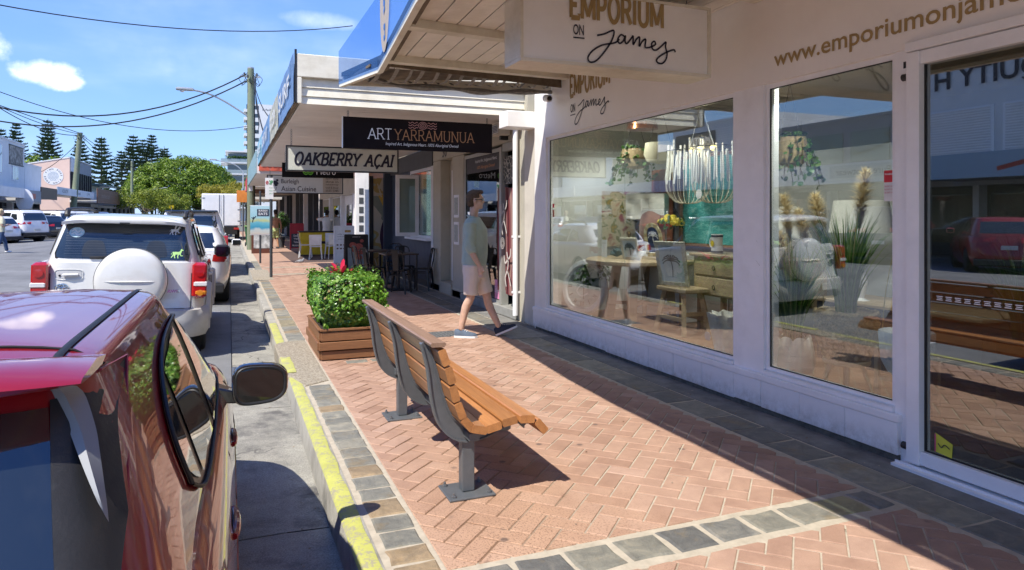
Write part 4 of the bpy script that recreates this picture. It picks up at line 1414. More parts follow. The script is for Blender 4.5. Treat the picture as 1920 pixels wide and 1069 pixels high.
# textile art hanging in the doorway
tx=thing('hanging_artwork',(4.35,9.62,.35),'tall dark red painted textile with white figures hanging in the gallery doorway','artwork')
m=newmat('textile_art');b=NB(m)
pos=b.n('ShaderNodeNewGeometry').outputs['Position']
wv=b.n('ShaderNodeTexWave',wave_type='BANDS',bands_direction='Y');wv.inputs['Scale'].default_value=1.6;wv.inputs['Distortion'].default_value=5.5;wv.inputs['Detail'].default_value=1;wv.inputs['Detail Scale'].default_value=0.6
b.l(pos,wv.inputs['Vector'])
c=b.ramp(wv.outputs['Fac'],[(0,(.07,.005,.012)),(.3,(.12,.012,.02)),(.42,(.35,.14,.05)),(.5,(.2,.03,.12)),(.62,(.09,.006,.015)),(.9,(.28,.16,.14))])
p=b.n('ShaderNodeBsdfPrincipled');b.l(c,p.inputs['Base Color']);p.inputs['Roughness'].default_value=.8
o=b.n('ShaderNodeOutputMaterial');b.l(p.outputs[0],o.inputs[0])
mb=MB()
mb.grid(lambda u,v:(.05*math.sin(u*9)-.45+.0*v,.55-u*1.0,v*1.6+.02*math.sin(u*7)),24,4)
build('cloth',mb,m,tx,smooth=True)
mb=MB()
for(oy,oz,s_) in((.1,1.1,1),(-.05,.35,1.1)):
 pls=[smooth_pl([(0,0),(.03,.12),(-.02,.25)]),smooth_pl([(0,0),(-.08,-.1),(-.04,-.22)]),smooth_pl([(0,0),(.07,-.1),(.12,-.2)]),smooth_pl([(.02,.15),(.1,.2),(.12,.3)]),smooth_pl([(.02,.15),(-.08,.1),(-.12,.2)])]
 stroke_mb([[(a*s_,c_*s_) for a,c_ in pl_] for pl_ in pls],.03,lambda a,c_,d_:(-.52-d_,oy-a,oz+c_),mb=mb)
for(oy,oz) in((.22,1.25),(.15,.75)):
 for r in(.035,.06,.085):
  stroke_mb([arc(0,0,r,r,0,360,14)],.008,lambda a,c_,d_:(-.52-d_,oy-a,oz+c_),mb=mb)
build('motif',mb,pm('chalk_white',(.6,.55,.5),.8),tx)
fr_=thing('lattice_artwork',(4.3,9.62,2.0),'black and white dotted artwork above the red textile in the doorway','artwork')
m=newmat('lattice_art');b=NB(m)
v=b.n('ShaderNodeTexVoronoi',feature='DISTANCE_TO_EDGE');v.inputs['Scale'].default_value=13
b.l(b.n('ShaderNodeNewGeometry').outputs['Position'],v.inputs['Vector'])
c=b.ramp(v.outputs['Distance'],[(.04,(.5,.47,.4)),(.09,(.02,.02,.02))])
p=b.n('ShaderNodeBsdfPrincipled');b.l(c,p.inputs['Base Color'])
o=b.n('ShaderNodeOutputMaterial');b.l(p.outputs[0],o.inputs[0])
build('panel',MB().box(-.38,-.36,-.35,.35,0,.42),m,fr_)
build('edge',MB().box(-.385,-.355,-.37,-.351,-.01,.43).box(-.385,-.355,.351,.37,-.01,.43),M_black,fr_)
# --- navy cafe
cafe=thing('navy_cafe',(3.9,15.9,0),'dark navy cafe wall with a white framed folding window beside the gallery','cafe')
def K(name,mb,mt,parent=cafe,**k):return build(name,mb,mt,parent,world=True,**k)
K('wall',MB().box(XA,XA+.3,13.9,14.05,0,2.55),M_white)
K('wall',MB().box(XA+.02,XA+.3,14.05,18.0,0,0.98),M_navy)
K('wall',MB().box(XA+.02,XA+.3,16.0,18.0,0.98,2.55),M_navy)
K('header',MB().box(XA-.02,XA+.3,13.9,18.0,2.55,2.93),M_dkgrey)
K('sill',MB().bbox(XA-.1,XA+.3,14.05,16.0,0.98,1.03,.006),M_frame)
window(14.08,15.98,1.03,2.55,cafe,.07,XA+.02,glassmat('cafe_glass',(.5,.62,.57),1.8))
# open folding leaf
lf=K('window_leaf',MB().box(3.42,3.50,15.2,15.25,1.06,2.42).box(3.86,3.94,15.2,15.25,1.06,2.42).box(3.5,3.86,15.2,15.25,1.06,1.14).box(3.5,3.86,15.2,15.25,2.34,2.42),M_frame)
K('pane',MB().box(3.5,3.86,15.22,15.226,1.14,2.34),glassmat('leaf_glass',(.45,.55,.5),1.6,body=(.35,.45,.4),body_w=.5),lf)
K('back_wall',MB().box(5.2,5.3,13.7,18,0,3),M_dkgrey)
K('wall_lamp',MB().bbox(XA-.1,XA+.02,16.5,16.62,1.85,2.05,.01),M_black)
K('edge_wall',MB().box(3.72,4.2,17.9,18.05,0,2.9),M_navy)
# mural panel facing the path
m=newmat('mural_print');b=NB(m)
pos=b.n('ShaderNodeNewGeometry').outputs['Position']
f=b.noise(1.6,1,0.4,pos,0.7)
c=b.ramp(f,[(0,(.22,.25,.2)),(.44,(.5,.45,.36)),(.6,(.42,.3,.1)),(.68,(.35,.38,.3))],'CONSTANT')
p=b.n('ShaderNodeBsdfPrincipled');b.l(c,p.inputs['Base Color']);p.inputs['Roughness'].default_value=.5
o=b.n('ShaderNodeOutputMaterial');b.l(p.outputs[0],o.inputs[0])
mu=thing('mural_panel',(3.5,18.2,0.05),'tall mural board with dark purple leaf and yellow flower beside the cafe','mural')
build('board',MB().box(0,.45,-.02,.03,0,2.45),m,mu)
build('post',MB().box(-.11,-.01,-.03,.06,0,2.5),M_black,mu)
mf=lambda a,c,dd:(a,-.022-dd,c)
mb=MB();lfp=smooth_pl([(.05,.3),(.2,.55),(.16,.9),(.22,1.25),(.40,1.62),(.44,1.2),(.42,.8),(.25,.5),(.05,.3)],5)
mb.add([mf(a,c,.003) for a,c in lfp[:-1]],[tuple(range(len(lfp)-1))])
build('leaf_motif',mb,pm('mural_purple',(.045,.012,.04),.5),mu)
mb=MB();q=[(.12,1.98),(.44,2.1),(.44,1.75),(.38,1.55),(.3,1.6)]
mb.add([mf(a,c,.002) for a,c in q],[tuple(range(5))])
build('flower_motif',mb,pm('mural_yellow',(.6,.38,.06),.5),mu)
mb=MB()
for(a,c) in((.3,1.85),(.36,1.72),(.4,1.9),(.34,1.65)):
 mb.add([mf(a+.03*math.cos(t),c+.03*math.sin(t),.005) for t in(0,2,4)],[(0,1,2)])
build('spot_motif',mb,MATS['mural_purple'],mu)
build('stem_motif',stroke_mb([smooth_pl([(.1,2.3),(.16,2.1),(.2,1.95)]),smooth_pl([(.3,2.4),(.4,2.2),(.3,2.05)]),[(.02,.35),(.1,.1)]],.03,mf),pm('mural_cream',(.55,.5,.38),.5),mu)
# pink wall, white column, white shopfront, dark store
pk=thing('juice_kiosk',(4.6,24,0),'orange and pink painted kiosk front with green base reading HAPPY','kiosk')
def P_(name,mb,mt,parent=pk,**k):return build(name,mb,mt,parent,world=True,**k)
P_('wall',MB().box(3.95,6.5,24,24.2,0.86,2.33),pm('kiosk_pink',(.72,.55,.46),.6))
P_('wall',MB().box(3.95,6.5,24,24.2,2.46,3.4),pm('kiosk_orange',(.62,.22,.09),.6))
P_('trim',MB().box(3.95,6.5,23.98,24.2,2.335,2.455),M_navy)
P_('wall',MB().box(3.95,6.5,24,24.2,0,.855),pm('kiosk_green',(.02,.36,.13),.6))
prnt('lettering','HAPPY',1.35,.26,wy(24)(4.18,1.78),pm('kiosk_red',(.6,.08,.03),.6),pk,bold=.03)
P_('poster',stroke_mb([[(0,0),(.5,0),(.5,.5),(0,.5),(0,0)]],.05,wy(24)(4.25,1.15)),MATS['kiosk_red'])
P_('crate_print',MB().box(4.25,4.6,23.985,23.998,.3,.75),pm('mint',(.5,.7,.5),.6))
col_=thing('white_column',(3.94,22.8,0),'white column with dark vertical sign panels at the kiosk corner','column')
build('shaft',MB().box(-.14,.14,-.14,.14,0,3.0),M_wall,col_)
for k in range(5):
 build('sign_panel',MB().box(-.05,.09,-.15,-.141,1.0+k*.3,1.2+k*.3),M_dkgrey,col_)
wf=thing('white_arcade',(3.9,28,0),'white panelled shop entrance with tall doors and grey posts','shop')
def Q_(name,mb,mt,parent=wf,**k):return build(name,mb,mt,parent,world=True,**k)
Q_('wall',MB().box(3.98,4.3,23.2,33.2,0,3.0),M_wall)
Q_('lintel',MB().box(3.88,4.0,23.2,33.2,2.25,2.9),M_beige_l)
for y in(23.6,26.4,29.6,32.9):
 Q_('post',MB().box(3.85,3.978,y-.12,y+.12,0,2.25),M_white if y<30 else M_dkgrey)
for(a,c) in((23.9,26.1),(26.7,29.3),(29.9,32.6)):
 dr=Q_('door',MB().box(3.955,3.978,a,c,0.05,2.2),M_frame if a<26 else M_beige)
 Q_('pane',MB().box(3.94,3.953,a+.5,c-.5,.7,1.9),glassmat('far_glass',(.1,.13,.12),2.0),dr)
dk=thing('dark_store',(3.9,48,0),'dark open fronted store with red sign bands under the far awning','shop')
def D_(name,mb,mt,parent=dk,**k):return build(name,mb,mt,parent,world=True,**k)
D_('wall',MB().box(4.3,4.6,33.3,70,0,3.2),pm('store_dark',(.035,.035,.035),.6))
for i in range(14):
 y=34+i*2.5
 D_('post',MB().box(3.95,4.2,y-.1,y+.1,0,3.0),M_dkgrey if i%3 else M_wall)
D_('red_band',MB().box(2.6,4.2,33.3,33.45,2.55,2.8),pm('sign_red',(.55,.03,.03),.5))
D_('red_band',MB().box(1.0,4.2,40,40.1,2.75,3.1),MATS['sign_red'])
D_('beam',MB().box(1.0,4.2,36,36.1,2.6,2.8),woodmat('beam_wood',(.12,.05,.03),(.2,.09,.05),0))
# --- far awnings
fa=thing('weatherboard_awning',(.78,15,2.93),'cream weatherboard awning with blue fascia banners beyond the gallery','awning')
def F_(name,mb,mt,parent=fa,**k):return build(name,mb,mt,parent,world=True,**k)
y=9.13
while y<21:
 L=0.62
 F_('soffit_board',MB().bbox(.84,3.92,y,y+L-.012,2.95,2.965,.003),M_soffitg)
 y+=L
F_('roof',MB().box(.80,4.0,9.12,21.2,2.985,3.5),M_cream)
bz=[2.93,3.03,3.14,3.25]
for i in range(3):
 F_('end_board',MB().add([(.84,9.10-.004,bz[i]),(3.95,9.10-.004,bz[i]),(3.95,9.115,bz[i+1]-.006),(.84,9.115,bz[i+1]-.006),(.84,9.13,bz[i]),(3.95,9.13,bz[i]),(3.95,9.13,bz[i+1]-.006),(.84,9.13,bz[i+1]-.006)],[(0,1,2,3),(7,6,5,4),(0,4,5,1),(3,2,6,7),(0,3,7,4),(1,5,6,2)]),M_cream)
F_('end_cap',MB().bbox(.78,3.95,9.05,9.14,3.26,3.55,.008),M_cream)
F_('corner_trim',MB().bbox(.78,.84,9.05,9.13,2.93,3.255,.004),M_cream)
F_('edge_trim',MB().box(.755,.80,9.06,21.2,2.93,2.97),M_oldtim)
F_('gutter_fascia',MB().box(.785,.80,9.06,21.2,2.972,3.5),M_cream)
F_('backing_edge',MB().box(.755,.782,9.045,9.075,2.94,3.60),M_black)
for i,(a,c,col,txt) in enumerate([(9.08,12.0,(.12,.21,.38),'SURF'),(12.05,14.6,(.42,.40,.30),'GOLDEN'),(14.65,18.2,(.13,.24,.42),'COAST ART'),(18.25,21.1,(.22,.42,.52),'CAFE')]):
 s_=thing('fascia_banner',(.76,(a+c)/2,2.95),['blue banner with pale letters nearest on the far awning fascia','beige lettered banner second along the awning fascia','long blue banner third along the awning fascia','pale teal banner at the far end of the awning fascia'][i],'banner','banners along the awning fascia')
 mb=MB();mb.grid(lambda u,v:(.745+.012*noise.noise(Vector((u*5+i,v*2,0))),a+(c-a)*u,2.94+.62*v+.015*noise.noise(Vector((u*4,i,3)))),14,4)
 build('cloth',mb,pm('banner_%d'%i,col,.5,.35,2.5),s_,world=True,smooth=True)
 # seen from the road: letters read from far to near
 build('lettering',fit_text('',1,1,None) if False else fit_text(txt,(c-a)*.7,.26,lambda p,q,dd:(.725-dd,c-(c-a)*.15-p,3.12+q),bold=.02),pm('banner_print',(.62,.62,.6),.6),s_,world=True)
 # hanging sign boards
def hang_sign(name,label,x0,x1,z0,z1,Y,face,edge=None,hooks=True,ztop=2.94,th=.05):
 t=thing(name,((x0+x1)/2,Y,z0),label,'sign')
 build('board',MB().box(x0,x1,Y-th/2,Y+th/2,z0,z1),face,t,world=True)
 if edge:
  e=.018
  build('edge_frame',MB().box(x0-e,x1+e,Y-th/2-.012,Y+th/2+.012,z0-e,z0+.004).box(x0-e,x1+e,Y-th/2-.012,Y+th/2+.012,z1-.004,z1+e).box(x0-e,x0+.004,Y-th/2-.011,Y+th/2+.011,z0+.004,z1-.004).box(x1-.004,x1+e,Y-th/2-.011,Y+th/2+.011,z0+.004,z1-.004),edge,t,world=True)
 if hooks:
  for x in(x0+.07,x1-.07):
   z=z1
   mb=MB()
   while z<ztop-.02:
    mb.tube([(x+.01*math.cos(a),Y,z+.022+.022*math.sin(a)) for a in[k*PI/4 for k in range(9)]],.004,5)
    z+=.04
   build('hook',mb,M_metal,t,world=True)
 return t
t=hang_sign('gallery_sign','long black sign reading ART YARRAMUNUA hung under the cream awning',1.40,3.52,2.42,2.84,9.42,pm('sign_black',(.010,.006,.007),.6,.3,3,spec=.15))
build('edge_strip',MB().box(1.392,1.4,9.39,9.45,2.42,2.84),M_frame,t,world=True)
f0=wy(9.394)
mbA,xe=serif_mb('ART',.145,f0(1.73,2.555),.085,.2,gap=.04,sx=1.08)
k0=1.73
build('lettering',mbA,pm('print_white',(.8,.8,.8),.5),t,world=True)
mbY,xe2=serif_mb('YARRAMUNUA',.145,f0(1.73,2.555),.08,.2,gap=.075,sx=1.0,x0=xe+.03)
build('lettering',mbY,pm('print_copper',(.42,.21,.09),.5),t,world=True)
prnt('lettering','Inspired Art. Indigenous Heart. 100% Aboriginal Owned',1.04,.055,f0(1.97,2.465),MATS['print_white'],t,shear=.25)
mb=MB()
for r in(.015,.032,.05):
 stroke_mb([arc(0,0,r*1.25,r,0,360,16)],.008,f0(2.49,2.765),mb=mb)
for s_ in(-1,1):
 for k in(-1,0,1):
  stroke_mb([[(s_*(.07+.13*q/12),k*.035+.009*math.sin(q*1.1)) for q in range(13)]],.009,f0(2.49,2.765),mb=mb)
build('emblem',mb,pm('print_rose',(.5,.25,.22),.5),t,world=True)
t=hang_sign('acai_sign','white sign with black frame reading OAKBERRY ACAI',.88,2.72,2.27,2.66,12.0,pm('sign_pale',(.62,.63,.55),.3,.04),M_black,ztop=2.94)
mbO,xe=serif_mb('OAKBERRY AÇAI',.2,wy(11.97)(.98,2.37),.15,.26,.22,.05,1.0)
k=1.66/xe
mbO,_=serif_mb('OAKBERRY AÇAI',.2,lambda a,c,dd:(.98+a*k,11.972-dd,2.365+c),.19,.30,.22,.05,1.0)
build('lettering',mbO,M_ink,t,world=True)
t=hang_sign('metro_sign','black sign with green emblem reading Metro behind the acai sign',1.07,2.62,2.36,2.68,16.0,pm('sign_black2',(.008,.008,.008),.6,spec=.15),None)
prnt('lettering','Metro',.42,.15,wy(15.97)(1.80,2.43),M_white,t)
mb=MB()
for r in(.06,.03):
 stroke_mb([arc(-.045,0,r,r*1.2,0,360,14),arc(.045,0,r,r*1.2,0,360,14)],.022,wy(15.97)(1.62,2.5),mb=mb)
build('emblem',mb,pm('emblem_green',(.12,.42,.03),.5),t,world=True)
t=hang_sign('restaurant_sign','white sign with a face in dark glasses reading Burleigh Asian Cuisine',1.04,3.2,2.19,2.70,21.6,pm('sign_pale2',(.66,.67,.66),.3,.04),M_black,ztop=2.9)
f0=wy(21.57)
prnt('lettering','Burleigh',.50,.17,f0(1.42,2.43),M_ink,t)
prnt('lettering','Asian Cuisine',1.0,.15,f0(1.42,2.24),M_ink,t)
mb=MB();mb.add([f0(1.22,2.44)(.13*math.cos(q),.11*math.sin(q),.003) for q in[PI*i/8 for i in range(9)]],[tuple(range(9))])
for s_ in(-1,1):
 mb.add([f0(1.22,2.42)(s_*.055+.05*math.cos(q),.04*math.sin(q),.006) for q in[PI*i/5 for i in range(10)]],[tuple(range(10))])
 mb.add([f0(1.22,2.56)(s_*.09+.035*math.cos(q),.035*math.sin(q),.004) for q in[PI*i/5 for i in range(10)]],[tuple(range(10))])
stroke_mb([arc(0,0,.07,.11,180,360,10)],.012,f0(1.22,2.36),mb=mb)
build('emblem',mb,M_ink,t,world=True)
build('side_panel',MB().box(2.62,3.18,21.565,21.572,2.2,2.69),pm('panel_beige',(.5,.42,.34),.5),t,world=True)
for i,s_ in enumerate(('open daily','dine in','takeaway','lunch & dinner','5535 5385')):
 prnt('lettering',s_,.38,.06,wy(21.562)(2.7,2.6-i*.09),M_ink,t)
 # next awning along: orange and white band, pale soffit
na=thing('striped_awning',(.9,27,2.85),'orange awning edge with white blocks beyond the weatherboard awning','awning')
def N_(name,mb,mt,parent=na,**k):return build(name,mb,mt,parent,world=True,**k)
N_('band',MB().box(.86,3.9,23.0,23.1,2.92,3.2),pm('awning_orange',(.55,.10,.05),.6))
for i in range(14):
 N_('white_block',MB().box(.95+i*.16,1.05+i*.16,22.98,23.0,3.05,3.18),M_white)
N_('soffit',MB().box(.8,3.95,23.1,33.4,2.84,3.3),M_soffitg)
N_('fascia',MB().box(.76,.8,23.1,33.4,2.84,3.55),pm('fascia_teal',(.25,.38,.4),.5,.2,2))
for i in range(5):
 y0=34+i*9
 b_=thing('far_awning',(.8,y0+4,2.8),['awning of the dark store, first past the power pole','second awning past the power pole','third awning past the power pole','fourth awning past the power pole','last awning far down the right side'][i],'awning','awnings further down the right side')
 build('roof',MB().box(.9+.15*(i%2),4.2,y0,y0+8.7,2.85+.1*(i%3),3.2+.1*(i%3)),(M_soffitg,M_cream,M_dkgrey)[i%3],b_,world=True)
 build('fascia',MB().box(.85+.15*(i%2),.899+.15*(i%2),y0,y0+8.7,2.85,3.5),(MATS['sign_red'],M_cream,MATS['fascia_teal'],M_wall,M_dkgrey)[i],b_,world=True)
 u=thing('shop_building',(4.6,y0+4,0),['rendered shop building behind the first far awning','rendered shop building behind the second far awning','rendered shop building behind the third far awning','rendered shop building behind the fourth far awning','rendered shop building behind the last far awning'][i],'building','buildings along the right side')
 build('wall',MB().box(4.65,14,y0-.3,y0+8.6,0,4.2+(i*7%3)*.6),(M_wall,M_beige_l,M_beige)[i%3],u,world=True)
 build('parapet',MB().box(4.55,14.1,y0-.3,y0+8.6,4.2+(i*7%3)*.6,4.45+(i*7%3)*.6),M_cream,u,world=True)
up=thing('upper_parapet',(4.2,25,3.0),'low rendered parapet above the far awnings','wall')
build('wall',MB().box(4.32,4.6,17.6,33.3,3.0,4.6),M_beige_l,up,world=True)
build('coping',MB().box(4.28,4.64,17.6,33.3,4.6,4.68),M_cream,up,world=True)
# ------------------------------------------------------------------ cars
M_cglass=pm('car_glass',(0.012,0.016,0.018),0.015,0.05,1,spec=1.0,coat=1.0)
M_cglass2=glassmat('car_glass_clear',(0.30,0.36,0.36),2.2)
M_tyre=pm('tyre',(0.022,0.022,0.022),0.8,0.2,12,0.3,60)
M_rim=pm('alloy',(0.45,0.46,0.47),0.3,0.1,12,metal=0.9)
M_lamp=pm('lamp_red',(0.42,0.012,0.012),0.08,0.15,20,coat=1.0)
M_lampw=pm('lamp_clear',(0.72,0.70,0.68),0.1,0.1,60,coat=1.0)
M_lampo=pm('lamp_amber',(0.65,0.22,0.02),0.1,0.1,60,coat=1.0)
M_plast=pm('black_plastic',(0.02,0.02,0.022),0.5,0.15,12,0.1,90)
M_gloss=pm('gloss_black',(0.008,0.008,0.009),0.03,0.05,3,coat=1.0)
M_chrome=pm('chrome',(0.62,0.63,0.65),0.08,0.03,3,metal=1.0)
M_plate=pm('plate_white',(0.6,0.6,0.56),0.5,0.05,5)
M_under=pm('underside',(0.015,0.015,0.015),0.9)
P_red=paintmat('paint_red',(0.30,0.004,0.010),0.12,0.36,0.0)
P_white=paintmat('paint_white',(0.70,0.695,0.67),0.0,0.34,0,dust=.34)
P_white2=paintmat('paint_white_clean',(0.78,0.78,0.78),0.0,0.28,0)
P_silver=paintmat('paint_silver',(0.42,0.43,0.45),0.8,0.3,0.03)
P_navy=paintmat('paint_navy',(0.015,0.022,0.05),0.3,0.25,0)
P_blk=paintmat('paint_black',(0.012,0.012,0.014),0.2,0.2,0)
P_blue=paintmat('paint_blue',(0.03,0.09,0.22),0.4,0.28,0)
def lerp(a,b_,t):return a+(b_-a)*t
def pw(tab,x):
 """smooth monotone interpolation through the table"""
 n=len(tab)
 if x<=tab[0][0]:return tab[0][1]
 if x>=tab[-1][0]:return tab[-1][1]
 i=0
 while x>tab[i+1][0]:i+=1
 def sl(k):
  return(tab[k+1][1]-tab[k][1])/(tab[k+1][0]-tab[k][0])
 def tg(k):
  if k==0:return sl(0)
  if k==n-1:return sl(n-2)
  a,b_=sl(k-1),sl(k)
  if a*b_<=0:return 0.0
  return 2*a*b_/(a+b_)
 x0,v0=tab[i];x1,v1=tab[i+1];h=x1-x0;t=(x-x0)/h
 m0,m1=tg(i)*h,tg(i+1)*h
 return(2*t**3-3*t*t+1)*v0+(t**3-2*t*t+t)*m0+(-2*t**3+3*t*t)*v1+(t**3-t*t)*m1
class Shell:
 """A car shell given by tables: widths and end positions by height, and the height of the deck along the car."""
 def __init__(s,hwb,yrb,yfb,top,zbot,hwg,yrg,yfg,zg0,zg1,crown=.03,nb=6.0,ng=7.0,ngr=None):
  s.hwb,s.yrb,s.yfb,s.top,s.zbot=hwb,yrb,yfb,top,zbot
  s.hwg,s.yrg,s.yfg,s.zg0,s.zg1,s.crown,s.nb,s.ng=hwg,yrg,yfg,zg0,zg1,crown,nb,ng
  # body (level l in 0..1 of the way from the sill to the deck)
 def bx(s,y,l):
  r,f=pw(s.yrb,l),pw(s.yfb,l);m,h=(r+f)/2,(f-r)/2
  q=min(.9999,abs((y-m)/h))
  return pw(s.hwb,l)*(1-q**s.nb)**(1/s.nb)
 def by(s,x,l,front=False):
  r,f=pw(s.yrb,l),pw(s.yfb,l);m,h=(r+f)/2,(f-r)/2
  q=min(.9999,abs(x/pw(s.hwb,l)))
  e=h*(1-q**s.nb)**(1/s.nb)
  return m+e if front else m-e
 def gx(s,y,z):
  r,f=pw(s.yrg,z),pw(s.yfg,z);m,h=(r+f)/2,(f-r)/2
  q=min(.9999,abs((y-m)/h))
  return pw(s.hwg,z)*(1-q**s.ng)**(1/s.ng)
 def gy(s,x,z,front=False):
  r,f=pw(s.yrg,z),pw(s.yfg,z);m,h=(r+f)/2,(f-r)/2
  q=min(.9999,abs(x/pw(s.hwg,z)))
  e=h*(1-q**s.ng)**(1/s.ng)
  return m+e if front else m-e
 def _ring(s,hw,r,f,n,zf,k=1.0,N=96):
  out=[]
  m,h=(r+f)/2,(f-r)/2
  for i in range(N):
   t=2*PI*i/N
   ct,st=math.cos(t),math.sin(t)
   # bias so that corners get points
   x=hw*math.copysign(abs(ct)**(2/n),ct)*k
   y=m+h*math.copysign(abs(st)**(2/n),st)*k
   out.append((x,y,zf(x,y)))
  return out
 def body_mb(s,N=96,levels=(0,.04,.09,.15,.22,.3,.38,.46,.54,.62,.7,.78,.85,.91,.96,1.0)):
  mb=MB();R_=[]
  for l in levels:
   R_.append(s._ring(pw(s.hwb,l),pw(s.yrb,l),pw(s.yfb,l),s.nb,lambda x,y:lerp(s.zbot,pw(s.top,y),l),1,N))
  for k in(.97,.9,.75,.5,.25,.02):
   R_.append(s._ring(pw(s.hwb,1),pw(s.yrb,1),pw(s.yfb,1),s.nb,lambda x,y:pw(s.top,y)+.008+s.crown*(1-k*k),k,N))
  return mb.rings(R_)
 def cabin_mb(s,N=96,ledge=.0):
  mb=MB();R_=[]
  nz=14
  for i in range(nz+1):
   z=lerp(s.zg0,s.zg1,i/nz)
   R_.append(s._ring(pw(s.hwg,z),pw(s.yrg,z),pw(s.yfg,z),s.ng,lambda x,y:z,1,N))
  z=s.zg1
  for k,dz in((.985,.012),(.955,.022),(.9,.03),(.75,.042),(.5,.052),(.25,.057),(.02,.058)):
   R_.append(s._ring(pw(s.hwg,z),pw(s.yrg,z),pw(s.yfg,z),s.ng,lambda x,y:z+dz*(s.crown/.03),k,N))
  return mb.rings(R_)
def surf_poly(poly,fn,step=.06,off=.004):
 """fills a 2D polygon with a fine net and drops it on a surface fn(a, b, off)"""
 vs=[Vector(p) for p in poly]
 n=len(vs);ed=[]
 pts=[]
 for i in range(n):
  a,b_=vs[i],vs[(i+1)%n]
  k=max(1,int((b_-a).length/step))
  for j in range(k):pts.append(a.lerp(b_,j/k))
 m_=len(pts);ed=[(i,(i+1)%m_) for i in range(m_)]
 x0,x1=min(p.x for p in vs),max(p.x for p in vs);y0,y1=min(p.y for p in vs),max(p.y for p in vs)
 def inside(p):
  c=False
  for i in range(n):
   a,b_=vs[i],vs[(i+1)%n]
   if(a.y>p.y)!=(b_.y>p.y) and p.x<(b_.x-a.x)*(p.y-a.y)/(b_.y-a.y)+a.x:c=not c
  return c
 y=y0+step/2
 while y<y1:
  x=x0+step/2
  while x<x1:
   p=Vector((x,y))
   if inside(p) and min((p-q).length for q in pts[:m_])>step*.4:pts.append(p)
   x+=step
  y+=step
 co,_,faces,*_r=delaunay_2d_cdt(pts,ed,[],1,1e-5)
 mb=MB()
 mb.add([fn(p.x,p.y,off) for p in co],[tuple(f) for f in faces])
 return mb
def wheel(parent,x,y,r=.33,w=.22,spokes=5,rimc=None,z=None):
 t=link('wheel',MB().lathe([(.001,-.01),(.05,-.01),(.05,.01),(.001,.01)],(0,0,0),8,Matrix.Rotation(RAD(90),3,'Y')).mesh('hub'),M_plast,parent,(x,y,z if z else r))
 s_=1 if x>0 else-1
 Mr=Matrix.Rotation(RAD(90),3,'Y')
 build('tyre',MB().lathe([(r*.62,-w/2),(r*.9,-w/2),(r*.985,-w*.38),(r,-w*.2),(r,w*.2),(r*.985,w*.38),(r*.9,w/2),(r*.62,w/2)],(0,0,0),28,Mr),M_tyre,t,smooth=True,angle=50)
 mb=MB().lathe([(.001,-.02),(r*.6,-.02),(r*.6,-w*.3),(r*.66,-w*.3),(r*.66,w*.46),(r*.6,w*.46),(r*.58,.03),(.001,.03)],(0,0,0),24,Mr)
 build('rim_well',mb,M_plast,t,smooth=True)
 mb=MB()
 mb.lathe([(r*.60,w*.40*s_),(r*.60,w*.47*s_),(r*.66,w*.47*s_),(r*.66,w*.40*s_)],(0,0,0),24,Mr)
 mb.lathe([(.001,w*.25*s_),(r*.16,w*.25*s_),(r*.14,w*.42*s_),(.001,w*.43*s_)],(0,0,0),12,Mr)
 for k in range(spokes):
  a=2*PI*k/spokes+.3
  mb.bar((w*.36*s_,math.cos(a)*r*.1,math.sin(a)*r*.1),(w*.42*s_,math.cos(a)*r*.62,math.sin(a)*r*.62),r*.17,.03,(1,0,0))
 build('rim',mb,rimc or M_rim,t)
 return t
def cut_arches(body_mb_,centers,r,hw,mats):
 """cuts the wheel arches out of the shell"""
 me=body_mb_.mesh('body',True,35)
 o=bpy.data.objects.new('body',me);COL.objects.link(o)
 cs=[]
 for y,zc in centers:
  c=MB().lathe([(r,-hw-.2),(r,hw+.2)],(0,y,zc),40,Matrix.Rotation(RAD(90),3,'Y'))
  co=bpy.data.objects.new('cut',c.mesh('cut'));COL.objects.link(co);cs.append(co)
  md=o.modifiers.new('b','BOOLEAN');md.object=co;md.operation='DIFFERENCE';md.solver='EXACT'
 dg=bpy.context.evaluated_depsgraph_get();dg.update()
 me2=bpy.data.meshes.new_from_object(o.evaluated_get(dg))
 me2.name='body'
 for c in cs:bpy.data.objects.remove(c)
 bpy.data.objects.remove(o)
 me2.materials.clear()
 me2.shade_smooth();me2.set_sharp_from_angle(angle=RAD(38))
 return me2
def car_common(root,sh,paint,wheels,r,arch=None,hw=.85,rimc=None,spokes=5):
 me=cut_arches(sh.body_mb(),[(y,r+.0) for y in wheels],arch or r+.055,hw,None)
 me.materials.append(paint)
 link('body',me,None,root)
 # inner arch lining, floor
 mb=MB()
 for y in wheels:
  mb.lathe([((arch or r+.055)-.004,-hw+.06),((arch or r+.055)-.004,-hw+.30)],(0,y,r),24,Matrix.Rotation(RAD(90),3,'Y'),cap=False)
  mb.lathe([((arch or r+.055)-.004,hw-.30),((arch or r+.055)-.004,hw-.06)],(0,y,r),24,Matrix.Rotation(RAD(90),3,'Y'),cap=False)
 build('arch_lining',mb,M_under,root,kind='stuff')
 build('underbody',MB().box(-hw+.31,hw-.31,wheels[0]-.4,wheels[1]+.4,.2,.45),M_under,root)
 for y in wheels:
  for sx in(-1,1):
   wheel(root,sx*(hw-.125),y,r,.21,spokes,rimc)
def side_fn(sh,sx):
 return lambda y,z,d:(sx*(sh.gx(y,z)+d),y,z)
def rear_fn(sh):return lambda x,z,d:(x,sh.gy(x,z)-d,z)
def front_fn(sh):return lambda x,z,d:(x,sh.gy(x,z,True)+d,z)
def blev(sh,y,z):
 return min(1,max(0,(z-sh.zbot)/(pw(sh.top,y)-sh.zbot)))
def bside_fn(sh,sx):return lambda y,z,d:(sx*(sh.bx(y,blev(sh,y,z))+d),y,z)
def brear_fn(sh):return lambda x,z,d:(x,sh.by(x,blev(sh,pw(sh.yrb,.8),z))-d,z)
